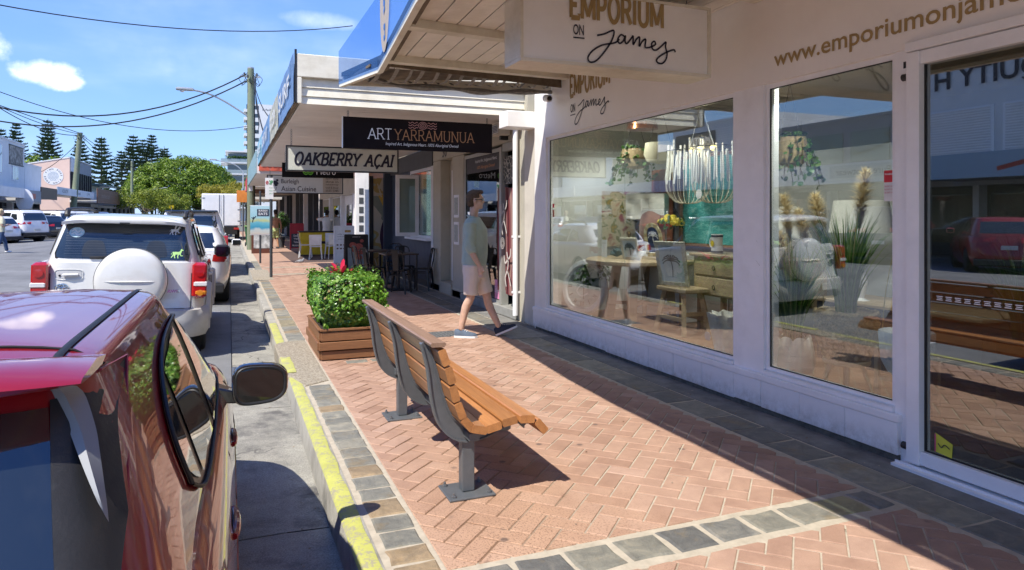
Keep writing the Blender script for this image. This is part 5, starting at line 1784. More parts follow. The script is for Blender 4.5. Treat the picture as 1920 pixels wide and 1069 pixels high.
def bfront_fn(sh):return lambda x,z,d:(x,sh.by(x,blev(sh,pw(sh.yfb,.8),z),True)+d,z)
# ---- the red hatchback beside the camera
def red_car():
 t=thing('parked_car',(-0.82,0.85,-0.17),'glossy red hatchback parked at the kerb nearest the camera, black door mirror','car','cars parked along the right kerb')
 sh=Shell(hwb=[(0,.76),(.15,.82),(.45,.85),(.62,.845),(.8,.83),(.93,.80),(1,.755)],yrb=[(0,.18),(.3,.04),(.6,.03),(.85,.05),(1,.10)],yfb=[(0,4.1),(.4,4.2),(.8,4.1),(1,3.95)],
top=[(0,.98),(.6,1.02),(1.2,.985),(2.2,.955),(2.75,.95),(3.3,.87),(3.8,.76),(4.06,.62)],zbot=.17,hwg=[(.85,.775),(.95,.765),(1.05,.735),(1.2,.685),(1.32,.64),(1.395,.605)],
yrg=[(.85,.10),(1.0,.20),(1.2,.34),(1.395,.49)],yfg=[(.85,3.0),(.95,2.85),(1.15,2.45),(1.395,1.93)],zg0=.85,zg1=1.405,crown=.034,nb=5.5,ng=10.0)
 car_common(t,sh,P_red,(.60,3.2),.31,.36,.85)
 build('cabin',sh.cabin_mb(128),P_red,t,smooth=True,angle=60)
 # windows on the right side: one dark panel, then panes and frames
 sx=1
 S1=[(.93,1.065),(.92,1.16),(.98,1.235),(1.15,1.30),(1.44,1.335),(1.9,1.335),(2.2,1.27),(2.5,1.13),(2.72,.985),(2.45,.955),(1.9,.95),(1.4,.97),(1.1,1.0)]
 for sx in(-1,1):
  f=side_fn(sh,sx)
  o=smooth_pl(S1+[S1[0]],4)[:-1]
  o[0]=S1[0]
  build('window_surround',surf_poly(o,f,.05,.004),pm('satin_black',(.015,.015,.016),.32,.1,8),t,smooth=True)
  cxw=sum(p[0] for p in o)/len(o)
  def ins(P,y0,y1,m_=.032):
   P=clip(P,lambda p:p[0]-y0);P=clip(P,lambda p:y1-p[0])
   cx_=sum(p[0] for p in P)/len(P);cz_=sum(p[1] for p in P)/len(P)
   out=[]
   for p in P:
    dx,dz=cx_-p[0],cz_-p[1];L=math.hypot(dx,dz)
    out.append((p[0]+dx/L*m_,p[1]+dz/L*m_))
   return out
  for a,c in((.9,1.12),(1.15,1.72),(1.80,2.75)):
   build('side_window',surf_poly(ins(o,a,c),f,.05,.008),M_cglass,t,smooth=True)
   # rubber and bright edge round the glass
  ring=[f(a,c,.010) for a,c in o]+[f(*o[0],.010)]
  build('window_moulding',MB().tube(ring,.0055,6,False),M_rubber,t,smooth=True)
  ring=[f(a+(a-cxw)*.02,c+(.026 if c>1.1 else-.026),.004) for a,c in o]
  g=bside_fn(sh,sx)
  build('door_seam',MB().tube([g(1.78,z,.0) for z in(.3,.5,.7,.85,.93)],.0018,5),M_under,t)
  build('door_seam',MB().tube([g(2.75,z,.0) for z in(.3,.5,.7,.85,.9)],.0018,5),M_under,t)
  for(yy,zz) in((1.32,.80),(2.22,.78)):
   hb_=build('door_handle',MB().tube(smooth_pl([g(yy-.1,zz,.0),g(yy-.08,zz,.006),g(yy,zz+.004,.010),g(yy+.08,zz,.006),g(yy+.1,zz,.0)],4),.010,8),P_red,t,smooth=True)
   build('handle_recess',surf_poly([(yy-.09+.0,zz-.028),(yy+.09,zz-.028),(yy+.09,zz+.03),(yy-.09,zz+.03)],g,.05,.002),M_gloss,hb_)
   # crease along the flank
  build('fuel_flap' if sx<0 else 'flank_crease',MB().tube([g(y,.66+.03*math.sin(y),.0) for y in[1.0+k*.2 for k in range(10)]],.002,5),P_red,t,smooth=True)
  # roof: ditches, panel edge, spoiler
 def roof(x,y):
  hw=pw(sh.hwg,1.395);r_,f_=.49,1.93;m_,h_=(r_+f_)/2,(f_-r_)/2
  k=max(abs(x)/hw,abs(y-m_)/h_)
  k=((abs(x)/hw)**sh.ng+(abs((y-m_)/h_))**sh.ng)**(1/sh.ng)
  tab=[(0,.058),(.25,.057),(.5,.052),(.75,.042),(.9,.03),(.955,.022),(.985,.012),(1,0)]
  return 1.405+pw(tab,k)*(sh.crown/.03)
 for sx in(-1,1):
  x0=sx*.535
  build('roof_ditch',MB().rings([[(x0-.008,y,roof(x0,y)+.002),(x0-.004,y,roof(x0,y)+.0045),(x0+.004,y,roof(x0,y)+.0045),(x0+.008,y,roof(x0,y)+.002)] for y in[.56+.0675*k for k in range(20)]],cap=False,closed=False),M_rubber,t,smooth=True)
  # rear spoiler lip
 mb=MB();rr=[]
 for i in range(25):
  u=-1+2*i/24;x=u*.602
  y=.425+.085*abs(u)**4;z=1.425+.022*(1-abs(u)**4);e_=1-.8*abs(u)**8
  rr.append([(x,y+.16,z+.0),(x,y+.06,z+.012),(x,y-.07,z+.004),(x,y-.085,z-.008*e_),(x,y-.07,z-.022*e_),(x,y-.0,z-.04*e_),(x,y+.12,z-.05*e_)])
 mb.rings(rr,closed=True)
 build('spoiler',mb,P_red,t,smooth=True,angle=70)
 # brake light hump in the spoiler, roof seam
 build('roof_seam',MB().tube([(x,.665,roof(x,.665)+.0015) for x in[-.60+.05*k for k in range(25)]],.003,5),M_under,t)
 mb=MB();mb.grid(lambda u,v:(-.30+.26*u*2,.45+.2*v,1.452+.022*math.sin(PI*u)**.7*math.sin(PI*v)**.7),18,8)
 build('aerial_hump',mb,P_red,t,smooth=True)
 # rear glass, black corner panels, silver blades
 rf=rear_fn(sh)
 build('rear_window',surf_poly([(-.585,.99),(.585,.99),(.60,1.12),(.545,1.375),(-.545,1.375),(-.60,1.12)],rf,.028,.009),M_cglass,t,smooth=True)
 for sx in(-1,1):
  build('corner_panel',surf_poly([(sx*.50,.985),(sx*.665,1.0),(sx*.665,1.2),(sx*.615,1.385),(sx*.545,1.385),(sx*.57,1.25),(sx*.595,1.12),(sx*.58,.985)][1:],rf,.014,.010),M_plast,t,smooth=True)
  mb=MB();rr=[]
  for i in range(17):
   u=i/16
   z=1.41-.185*u;x=sx*(.560+.085*u**.85);w=.036*(1-u)**.8+.004
   y=sh.gy(x,z)
   y=min(y,sh.gy(.60,z));rr.append([(x-sx*w,y-.022,z+.01),(x-sx*w*.2,y-.048*(1-.5*u),z+.004),(x+sx*w*.5,y-.012,z-.01)])
  mb.rings(rr,cap=False,closed=False)
  build('side_blade',mb,pm('blade_silver',(.26,.27,.28),.6,.04,6),t,smooth=True)
 for k in range(9):
  build('heater_line',stroke_mb([[(-.49+.07*q,1.02+.038*k) for q in range(15)]],.0022,lambda a,c,d:rf(a,c,.0125)),pm('heater_red',(.14,.04,.03),.4),t)
  # tail gate seams
 for sx in(-1,1):
  build('tailgate_seam',MB().tube([(sx*.69,sh.gy(.69,1.0)-.001,1.0),(sx*.675,sh.gy(.675,1.1)-.001,1.1),(sx*.655,sh.gy(.655,1.25),1.25),(sx*.615,sh.gy(.615,1.39),1.39),(sx*.60,.62,roof(.60,.62)+.001)],.003,5),pm('seam_pink',(.35,.03,.05),.3),t)
  bf=bside_fn(sh,sx)
  build('taillight',surf_poly([(.03,.80),(.30,.84),(.42,.93),(.2,.95),(.05,.92)],bf,.04,.006),M_lamp,t,smooth=True)
 build('number_plate',MB().box(-.18,.18,-.012,0.0,.62,.73),M_plate,t)
 # mirrors
 for sx in(-1,1):
  g=side_fn(sh,sx)
  base=Vector(g(2.46,.955,0));cx_=Vector((sx*(.83+.118),2.40,.945))
  mr_=link('door_mirror',None,parent=t,loc=cx_)
  mm=MB();rr=[]
  for i in range(7):
   u=i/6
   yy=.0+.10*u;k=(1.0,1.04,1.04,.98,.85,.6,.12)[i]
   ring=[]
   for q in range(28):
    a=2*PI*q/28
    ca,sa=math.cos(a),math.sin(a)
    x=sx*.114*math.copysign(abs(ca)**.62,ca)*k
    z=(.088+.012*(-ca))*math.copysign(abs(sa)**.62,sa)*k+.012*ca*0
    ring.append((x+sx*.0,yy+.012*ca*sx*sx,z))
   rr.append(ring)
  mm.rings(rr)
  shell=build('mirror_shell',mm,M_gloss,mr_,smooth=True,angle=50)
  gl=MB();gl.grid(lambda u,v:(0,0,0),1,1)
  ring=[]
  for q in range(28):
   a=2*PI*q/28
   ca,sa=math.cos(a),math.sin(a)
   ring.append((sx*.100*math.copysign(abs(ca)**.6,ca),-.004+.012*ca,(.074+.010*(-ca))*math.copysign(abs(sa)**.6,sa)))
  g2=MB();g2.add(ring,[tuple(range(28))])
  build('mirror_glass',g2,pm('mirror_face',(.05,.05,.055),.05,0,1,metal=1.0),mr_)
  g3=MB().tube([(x*1.03,y-.003,z*1.05) for x,y,z in ring]+[(ring[0][0]*1.03,ring[0][1]-.003,ring[0][2]*1.05)],.006,6,False)
  build('mirror_rim',g3,M_plast,mr_,smooth=True)
  st_=MB();b0=base-cx_
  st_.rings([[(b0.x-sx*.03,b0.y-.05,b0.z-.075),(b0.x-sx*.03,b0.y+.07,b0.z-.075),(b0.x-sx*.03,b0.y+.07,b0.z+.0),(b0.x-sx*.03,b0.y-.05,b0.z+.0)],[(-sx*.02,.02,-.09),(-sx*.02,.07,-.09),(-sx*.06,.07,-.04),(-sx*.06,.02,-.04)]])
  build('mirror_arm',st_,M_gloss,mr_,smooth=True,bevel=.006)
 build('windscreen',surf_poly([(-.66,.98),(.66,.98),(.55,1.385),(-.55,1.385)],front_fn(sh),.06,.005),M_cglass,t,smooth=True)
 for sx in(-1,1):
  build('headlight',surf_poly([(3.55,.60),(3.9,.56),(3.97,.66),(3.6,.74)],bside_fn(sh,sx),.05,.006),M_lampw,t,smooth=True)
 return t
RED=red_car()
# ---- the white compact SUV with a covered spare wheel
def white_suv():
 t=thing('parked_car',(-1.13,8.75,-0.15),'white four wheel drive with spare wheel cover on its tailgate, second car along the kerb','car','cars parked along the right kerb')
 sh=Shell(hwb=[(0,.80),(.15,.84),(.45,.868),(.6,.85),(.8,.85),(.93,.835),(1,.80)],yrb=[(0,.10),(.25,.02),(.5,.06),(1,.08)],yfb=[(0,3.9),(.4,4.0),(.8,3.95),(1,3.8)],
top=[(0,1.14),(1.5,1.12),(2.7,1.08),(3.2,1.0),(3.7,.92),(4.0,.75)],zbot=.30,hwg=[(1.0,.815),(1.08,.80),(1.2,.765),(1.4,.705),(1.55,.665),(1.63,.64)],yrg=[(1.0,.085),(1.1,.10),(1.4,.19),(1.63,.30)],
yfg=[(1.0,3.0),(1.15,2.8),(1.4,2.45),(1.63,2.12)],zg0=1.0,zg1=1.635,crown=.03,nb=9,ng=10)
 car_common(t,sh,P_white,(.80,3.25),.345,.42,.868,spokes=5)
 build('cabin',sh.cabin_mb(112),P_white,t,smooth=True,angle=55)
 rf,brf=rear_fn(sh),brear_fn(sh)
 M_rglass=pm('rear_glass_dark',(.022,.035,.05),.04,.6,1.5,spec=1.0,coat=.6)
 build('rear_window',surf_poly([(-.66,1.19),(.66,1.165),(.665,1.24),(.59,1.565),(-.58,1.575),(-.67,1.24)],rf,.06,.006),M_rglass,t,smooth=True)
 build('window_seal',MB().tube([rf(a,c,.006) for a,c in[(-.66,1.19),(.66,1.165),(.665,1.24),(.59,1.565),(-.58,1.575),(-.67,1.24),(-.66,1.19)]],.008,5,False),M_rubber,t)
 for k in range(12):
  build('heater_line',stroke_mb([[(-.58+.06*q,1.21+.028*k) for q in range(20)]],.0016,lambda a,c,d:rf(a,c,.0085)),pm('heater_grey',(.10,.11,.13),.4),t)
  # pale shape seen through the glass: seats and the windscreen beyond
 for(x,w) in((-.30,.22),(.32,.2)):
  build('head_rest',surf_poly(smooth_pl([(x-w/2,1.20),(x-w/2,1.30),(x-w*.3,1.38),(x+w*.3,1.38),(x+w/2,1.30),(x+w/2,1.20),(x-w/2,1.20)],3)[:-1],rf,.05,.0075),pm('seat_dark',(.012,.02,.034),.35,.1,3),t)
  # spoiler
 mb=MB();rr=[]
 for i in range(21):
  u=-1+2*i/20;x=u*.615;k=1-abs(u)**5
  y=.14+.04*abs(u)**3;z=1.615-.03*(1-k)
  rr.append([(x,y+.26,z+.045*k),(x,y+.05,z+.045*k),(x,y-.03,z+.03*k),(x,y-.05,z+.0),(x,y-.035,z-.035),(x,y+.12,z-.04)])
 mb.rings(rr)
 build('spoiler',mb,P_white,t,smooth=True,angle=60)
 build('brake_light',MB().bbox(-.05,.05,.085,.1,1.575,1.59,.002),M_black,t)
 # tailgate panel seam, plate, handle
 br_=brf
 for x in(-.70,.695):
  build('tailgate_seam',MB().tube([br_(x,z,.001) for z in(.62,.75,.9,1.02)],.004,5),M_under,t)
 build('tailgate_seam',MB().tube([br_(x,.62,.001) for x in[-.7+.1*k for k in range(15)]],.004,5),M_under,t)
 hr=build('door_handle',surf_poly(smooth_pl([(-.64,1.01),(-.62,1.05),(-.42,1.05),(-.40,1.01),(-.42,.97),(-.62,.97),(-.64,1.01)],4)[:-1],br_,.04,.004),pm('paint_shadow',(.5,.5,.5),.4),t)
 build('handle_bar',MB().tube([br_(-.57,1.005,.02),br_(-.52,1.01,.03),br_(-.43,1.01,.02)],.016,8),P_white,hr,smooth=True)
 build('handle_ring',MB().tube([br_(a,c,.005) for a,c in smooth_pl([(-.65,1.01),(-.63,1.06),(-.41,1.06),(-.39,1.01),(-.41,.96),(-.63,.96),(-.65,1.01)],4)],.005,5,False),P_white,hr,smooth=True)
 build('key_lock',MB().lathe([(.012,0),(.012,.012),(.001,.013)],br_(-.605,1.0,.0),8,Matrix.Rotation(RAD(90),3,'X')),M_black,hr)
 # emblem: two crossed ovals in one
 mb=MB()
 ef=lambda a,c,d:br_(-.58+a,.87+c,.012+d)
 for(rx,rz,cz_) in((.062,.042,0),(.022,.040,0),(.044,.016,.018)):
  mb.tube([ef(rx*math.cos(q),cz_+rz*math.sin(q),0) for q in[2*PI*i/24 for i in range(25)]],.0055,6,False)
 build('emblem',mb,M_chrome,t,smooth=True)
 build('badge',fit_text('AWD',.13,.035,lambda a,c,d:br_(.45+a,.80+c,.004+d),bold=.03),M_chrome,t)
 # spare wheel cover
 sc_=Vector((.10,-.02,.95))
 mbw=MB();Mx=Matrix.Rotation(RAD(90),3,'X')
 mbw.lathe([(.30,-.10),(.345,-.095),(.362,-.05),(.362,.06),(.352,.11),(.325,.145),(.28,.163),(.15,.178),(.05,.182),(.001,.183)],sc_,56,Mx)
 spc=build('spare_wheel_cover',mbw,P_white,t,smooth=True,angle=50)
 build('cover_ridge',MB().rings([[(sc_.x+a,sc_.y-.172+.055*(abs(a)/.3)**3,sc_.z+.02-w),(sc_.x+a,sc_.y-.198+.055*(abs(a)/.3)**3,sc_.z+.0),(sc_.x+a,sc_.y-.168+.055*(abs(a)/.3)**3,sc_.z-.02+w)] for a,w in[(-.29+.029*k,.018*abs(k-10)/10) for k in range(21)]],cap=False,closed=False),P_white,spc,smooth=True)
 build('cover_seam',MB().lathe([(.3635,.058),(.3655,.06),(.3655,.064),(.3635,.066)],sc_,56,Mx),M_under,spc)
 # tail lights: red above, clear band, amber
 for sx in(-1,1):
  g=bside_fn(sh,sx)
  def lf(a,c,d):
  # wraps from the rear face on to the side
   if a<.16:return(sx*(.70+a),brf(min(.84,.70+a),c,d)[1],c)
   return g(.0+a-.16+.10,c,d)
  segs=[('lamp_red',.88,1.02),('lamp_red',.80,.88),('lamp_clear',.745,.80),('lamp_amber',.665,.745)]
  tl=link('taillight',None,parent=t)
  bx_=build('housing',MB().bbox(min(sx*.705,sx*.862),max(sx*.705,sx*.862),.028,.26,.735,1.145,.03),M_lamp,tl,smooth=True)
  build('clear_band',MB().bbox(min(sx*.725,sx*.868),max(sx*.725,sx*.868),.020,.2,.87,.93,.012),M_lampw,tl,smooth=True)
  build('amber_lens',MB().bbox(min(sx*.735,sx*.866),max(sx*.735,sx*.866),.020,.2,.755,.845,.03),M_lampo,tl,smooth=True)
  build('bulb_ring',MB().lathe([(.035,0),(.035,.01),(.001,.012)],(sx*.795,.020,.80),14,Mx),M_lampo,tl,smooth=True)
  build('bulb_ring',MB().lathe([(.045,0),(.045,.01),(.001,.012)],(sx*.79,.027,1.03),14,Mx),M_lamp,tl,smooth=True)
  # windows
  f=side_fn(sh,sx)
  for P in([(.36,1.22),(.42,1.5),(.62,1.56),(.78,1.56),(.84,1.17)],[(.90,1.17),(.88,1.57),(1.58,1.585),(1.60,1.15)],[(1.68,1.18),(1.66,1.585),(2.05,1.57),(2.62,1.2),(2.60,1.14)]):
   build('side_window',surf_poly(P,f,.08,.006),M_cglass,t,smooth=True)
   build('window_seal',MB().tube([f(a,c,.006) for a,c in P+[P[0]]],.008,5,False),M_rubber,t)
  build('weather_shield',MB().rings([[f(a,1.585,.004),f(a,1.53,.035)] for a in(.9,1.2,1.58)],cap=False,closed=False),M_gloss,t)
  # cladding, seams, handles
  for(a,c) in((.36,.44),(1.22,2.82)):
   pass
  n_=18
  for yc in(.80,3.25):
   mbx=MB();rr=[]
   for k in range(n_+1):
    a=PI*k/n_;
    rr.append([(sx*(.86+.01),yc+.41*math.cos(a),.345+.41*math.sin(a)),(sx*(.905),yc+.44*math.cos(a),.345+.44*math.sin(a)),(sx*.90,yc+.50*math.cos(a),.345+.50*math.sin(a)),(sx*.855,yc+.53*math.cos(a),.345+.53*math.sin(a))])
   mbx.rings(rr,cap=False,closed=False)
   build('arch_flare',mbx,pm('cladding_silver',(.50,.49,.47),.45,.06,6,dirt=.3,dcol=(.3,.25,.2)),t,smooth=True)
  build('side_cladding',MB().bbox(min(sx*.84,sx*.885),max(sx*.84,sx*.885),1.25,2.80,.30,.50,.02),MATS['cladding_silver'],t,smooth=True)
  g=bside_fn(sh,sx)
  for y in(1.0,1.64,2.66):
   build('door_seam',MB().tube([g(y,z,.001) for z in(.5,.7,.85,1.0,1.05)],.004,5),M_under,t)
  for y in(1.1,1.78):
   build('door_handle',MB().tube([g(y,.93,.0),g(y+.03,.93,.035),g(y+.15,.935,.035),g(y+.18,.93,.0)],.015,6),P_white,t,smooth=True)
   # roof rail
  rl_=[(sx*.60,.34,1.655),(sx*.605,.42,1.715),(sx*.605,.8,1.735),(sx*.60,1.6,1.74),(sx*.59,2.0,1.72),(sx*.585,2.1,1.67)]
  rail=build('roof_rail',MB().tube(smooth_pl(rl_,5),[.03 if i<6 or i>20 else.018 for i in range(26)],8),M_plast,t,smooth=True)
  mi_=link('door_mirror',None,parent=t,loc=(sx*1.0,2.52,1.17))
  build('mirror_shell',MB().bbox(-.11,.11,-.05,.08,-.09,.09,.045),M_plast,mi_,smooth=True)
  build('mirror_glass',MB().box(-.085,.085,-.053,-.05,-.065,.065),MATS['mirror_face'],mi_)
  build('headlight',surf_poly([(3.6,.72),(3.85,.70),(3.9,.82),(3.6,.9)],g,.05,.006),M_lampw,t,smooth=True)
  # bumper
 mbb=MB();rr=[]
 for l,e in((.30,.0),(.34,.05),(.46,.09),(.56,.085),(.615,.03)):
  pass
 for i in range(29):
  u=-1+2*i/28
  x=u*.885;y=-.045+.30*abs(u)**7
  rr.append([(x*.97,y+.06,.28),(x,y+.0,.34),(x*1.005,y-.02,.50),(x,y+.0,.60),(x*.985,y+.1,.625)])
 mbb.rings(rr,cap=False,closed=False)
 build('rear_bumper',mbb,MATS['cladding_silver'],t,smooth=True,angle=60)
 build('number_plate',MB().bbox(-.56,-.20,-.085,-.07,.43,.54,.002),M_plate,t)
 build('windscreen',surf_poly([(-.68,1.12),(.68,1.12),(.58,1.6),(-.58,1.6)],front_fn(sh),.08,.005),M_cglass,t,smooth=True)
 # wiper
 build('wiper',MB().tube([rf(-.33,1.195,.02),rf(-.1,1.21,.03),rf(.12,1.205,.02)],[.012,.009,.006],6).tube([rf(-.33,1.185,.01),rf(-.05,1.185,.012),rf(.16,1.19,.012)],.006,5),M_plast,t)
 # stickers
 st=build('round_sticker',surf_poly([(-.48+.075*math.cos(q),1.47+.055*math.sin(q)) for q in[2*PI*i/24 for i in range(24)]],rf,.05,.009),pm('sticker_blue',(.45,.62,.75),.5,.5,40),t)
 build('sticker_print',stroke_mb([smooth_pl([(-.53,1.48),(-.50,1.5),(-.47,1.47),(-.44,1.5),(-.42,1.48)]),smooth_pl([(-.53,1.45),(-.50,1.465),(-.47,1.44),(-.43,1.46)])],.012,lambda a,c,d:rf(a,c,.012)),M_white,st)
 HORSE=[(0,.5),(.08,.62),(.2,.6),(.3,.62),(.55,.6),(.68,.66),(.76,.86),(.82,.9),(.86,.84),(.98,.76),(.96,.70),(.84,.70),(.80,.52),(.74,.42),(.80,.28),(.94,.26),(.92,.20),(.74,.20),(.66,.34),(.60,.36),(.52,.2),(.56,.02),(.48,.0),(.44,.2),(.5,.36),(.3,.36),(.24,.2),(.30,.02),(.22,.0),(.16,.2),(.14,.3),(.04,.16),(-.04,.04),(-.10,.08),(.02,.28),(.08,.42),(.04,.52),(-.06,.36),(-.1,.4)]
 for(ox,oz,s_,mt2,rider) in((.485,1.19,.12,pm('sticker_lime',(.45,.75,.25),.5),False),(.455,1.455,.11,M_white,True)):
  h=build('horse_sticker',surf_poly([(ox+a*s_,oz+c*s_) for a,c in HORSE],rf,.05,.009),mt2,t)
  if rider:
   build('rider_sticker',surf_poly([(ox+a*s_,oz+c*s_) for a,c in[(.36,.6),(.5,.6),(.56,.9),(.66,1.0),(.6,1.12),(.5,1.08),(.42,.9)]],rf,.05,.0095),mt2,h)
 t.rotation_euler=(0,RAD(1.6),RAD(0.0))
 return t
SUV=white_suv()
# ---- general cars, in a few body styles
def generic(style,paint,label,group=None):
 t=thing('parked_car',(0,0,0),label,'car',group)
 if style=='suv':
  sh=Shell(hwb=[(0,.86),(.2,.90),(.45,.93),(.8,.92),(.93,.90),(1,.86)],yrb=[(0,.15),(.3,.0),(.6,.03),(1,.1)],yfb=[(0,4.6),(.4,4.72),(.8,4.65),(1,4.5)],
top=[(0,1.12),(1.5,1.1),(3.2,1.08),(3.8,1.02),(4.4,.95),(4.7,.8)],zbot=.32,hwg=[(1.0,.87),(1.1,.855),(1.3,.80),(1.6,.70),(1.74,.66)],yrg=[(1.0,.1),(1.2,.14),(1.5,.24),(1.74,.4)],yfg=[(1.0,3.6),(1.2,3.35),(1.5,2.9),(1.74,2.45)],zg0=1.02,zg1=1.72,crown=.04,nb=7,ng=9)
  wb,r,hw=(.95,3.75),.37,.93
  SW=[[(.45,1.25),(.62,1.55),(1.0,1.58),(1.02,1.17)],[(1.1,1.17),(1.08,1.62),(1.9,1.64),(1.92,1.15)],[(2.0,1.15),(1.98,1.64),(2.4,1.62),(3.1,1.2),(3.1,1.15)]]
  RW=[(-.64,1.2),(.64,1.2),(.60,1.62),(-.60,1.62)];FW=[(-.74,1.16),(.74,1.16),(.6,1.66),(-.6,1.66)]
  TLp=[(.05,.98),(.36,1.04),(.36,1.12),(.02,1.12)]
 elif style=='hatch':
  sh=Shell(hwb=[(0,.80),(.2,.85),(.45,.88),(.8,.87),(.93,.85),(1,.80)],yrb=[(0,.15),(.3,.0),(.6,.04),(1,.14)],yfb=[(0,4.1),(.4,4.22),(.8,4.15),(1,4.0)],
top=[(0,.98),(1.2,.98),(2.8,.94),(3.4,.86),(4.0,.78),(4.2,.65)],zbot=.18,hwg=[(.88,.81),(1.0,.79),(1.2,.72),(1.4,.62)],yrg=[(.88,.12),(1.05,.2),(1.4,.5)],yfg=[(.88,3.15),(1.0,2.95),(1.4,2.1)],zg0=.88,zg1=1.4,crown=.04,nb=6,ng=6.5)
  wb,r,hw=(.75,3.35),.315,.88
  SW=[[(.75,1.08),(.95,1.28),(1.25,1.32),(1.27,1.02)],[(1.33,1.02),(1.31,1.33),(1.95,1.33),(2.3,1.24),(2.75,1.02),(2.7,.98)]]
  RW=[(-.6,1.04),(.6,1.04),(.54,1.34),(-.54,1.34)];FW=[(-.68,1.0),(.68,1.0),(.55,1.35),(-.55,1.35)]
  TLp=[(.03,.8),(.35,.84),(.42,.94),(.04,.93)]
 else:
  sh=Shell(hwb=[(0,.82),(.2,.87),(.45,.90),(.8,.89),(.93,.87),(1,.82)],yrb=[(0,.15),(.3,.0),(.6,.03),(1,.1)],yfb=[(0,4.5),(.4,4.62),(.8,4.55),(1,4.4)],
top=[(0,.98),(1.2,1.0),(3.0,.95),(3.8,.88),(4.4,.78),(4.6,.65)],zbot=.2,hwg=[(.88,.83),(1.0,.81),(1.2,.74),(1.38,.64)],yrg=[(.88,.25),(1.05,.35),(1.38,.75)],yfg=[(.88,3.4),(1.0,3.2),(1.38,2.35)],zg0=.88,zg1=1.39,crown=.04,nb=6,ng=6)
  wb,r,hw=(.85,3.6),.32,.90
  SW=[[(.95,1.06),(1.15,1.26),(1.5,1.32),(1.52,1.02)],[(1.6,1.02),(1.58,1.32),(2.2,1.32),(2.6,1.22),(3.0,1.0)]]
  RW=[(-.62,1.04),(.62,1.04),(.54,1.32),(-.54,1.32)];FW=[(-.68,1.0),(.68,1.0),(.55,1.33),(-.55,1.33)]
  TLp=[(.03,.8),(.35,.84),(.42,.94),(.04,.93)]
 car_common(t,sh,paint,wb,r,r+.055,hw)
 build('cabin',sh.cabin_mb(64),paint,t,smooth=True,angle=55)
 build('rear_window',surf_poly(RW,rear_fn(sh),.1,.006),M_cglass,t,smooth=True)
 build('windscreen',surf_poly(FW,front_fn(sh),.1,.006),M_cglass,t,smooth=True)
 zt=TLp[-1][1]
 for sx in(-1,1):
  for P in SW:
   build('side_window',surf_poly(P,side_fn(sh,sx),.12,.006),M_cglass,t,smooth=True)
  g=bside_fn(sh,sx)
  build('taillight',surf_poly(TLp,g,.06,.008),M_lamp,t,smooth=True)
  q=brear_fn(sh)
  build('taillight',surf_poly([(sx*(hw-.34),zt-.12),(sx*(hw-.08),zt-.15),(sx*(hw-.08),zt),(sx*(hw-.32),zt)],q,.06,.008),M_lamp,t,smooth=True)
  build('headlight',surf_poly([(wb[1]+.45,.66),(wb[1]+.72,.62),(wb[1]+.70,.74),(wb[1]+.4,.78)],g,.06,.008),M_lampw,t,smooth=True)
  for y in(SW[-1][0][0]-.04,SW[-1][-1][0]-.05):
   build('door_seam',MB().tube([g(y,z,.001) for z in(.4,.6,.8,.9)],.004,4),M_under,t)
  mi_=build('door_mirror',MB().bbox(sx*(hw+.10)-.1,sx*(hw+.10)+.1,SW[-1][-1][0]-.18,SW[-1][-1][0]-.06,SW[-1][0][1]-.03,SW[-1][0][1]+.12,.03),paint,t,smooth=True)
  build('mirror_glass',MB().box(sx*(hw+.10)-.08,sx*(hw+.10)+.08,SW[-1][-1][0]-.185,SW[-1][-1][0]-.181,SW[-1][0][1]-.01,SW[-1][0][1]+.1),MATS['mirror_face'],mi_)
 build('rear_bumper',MB().bbox(-hw+.12,hw-.12,-.03,.15,sh.zbot+.02,sh.zbot+.2,.03),M_plast,t,smooth=True)
 build('number_plate',MB().box(-.18,.18,-.02,.0,.62,.73),M_plate,t)
 build('front_grille',surf_poly([(-.5,.42),(.5,.42),(.55,.62),(-.55,.62)],bfront_fn(sh),.1,.01),M_plast,t)
 return t
def repaint(root,old,new):
 for ch in root.children:
  if ch.data and len(ch.data.materials) and ch.data.materials[0]==old:
   ch.data=ch.data.copy();ch.data.materials[0]=new
  repaint(ch,old,new)
def place(o,x,y,rz,label=None,group=None,dz=0.0,roll=0.0):
 o.location=(x,y,road_z(x)+dz+.0);o.rotation_euler=(0,RAD(roll),RAD(rz))
 if label:o['label']=label
 if group:o['group']=group
 return o
KG='cars parked along the right kerb'
LG='cars angle parked across the road'
suv0=generic('suv',P_white2,'white family car with roof rails, third along the right kerb',KG)
place(suv0,-3.9,70.0,0,label='white family car with roof rails driving far down the road')
for sx in(-1,1):
 build('roof_rail',MB().tube([(sx*.60,.55,1.75),(sx*.61,.65,1.83),(sx*.60,2.2,1.83),(sx*.59,2.3,1.76)],.022,8),M_plast,suv0,smooth=True)
hat0=generic('hatch',P_white2,'small white hatchback parked across the road in front of the big white wagon',LG)
sed0=generic('sedan',P_silver,'silver wagon with number plate parked across the road',LG)
place(sed0,-11.1,40.0,48)
place(hat0,-10.9,44.5,48)
s2=place(copy_tree(suv0),-10.0,46.2,48,'large white wagon parked across the road behind the walking woman',LG)
s3=copy_tree(sed0);repaint(s3,P_silver,P_navy);place(s3,-11.2,35.6,48,'dark navy car at the left edge of the photo across the road',LG)
wg=copy_tree(sed0);repaint(wg,P_silver,P_white2)
place(wg,-0.88,13.9,0,'white wagon with roof rails and black mirrors, third along the right kerb',KG,roll=1.6)
for sx in(-1,1):
 build('roof_rail',MB().tube([(sx*.58,.95,1.43),(sx*.59,1.05,1.50),(sx*.58,2.1,1.50),(sx*.57,2.2,1.44)],.022,8),M_plast,wg,smooth=True)
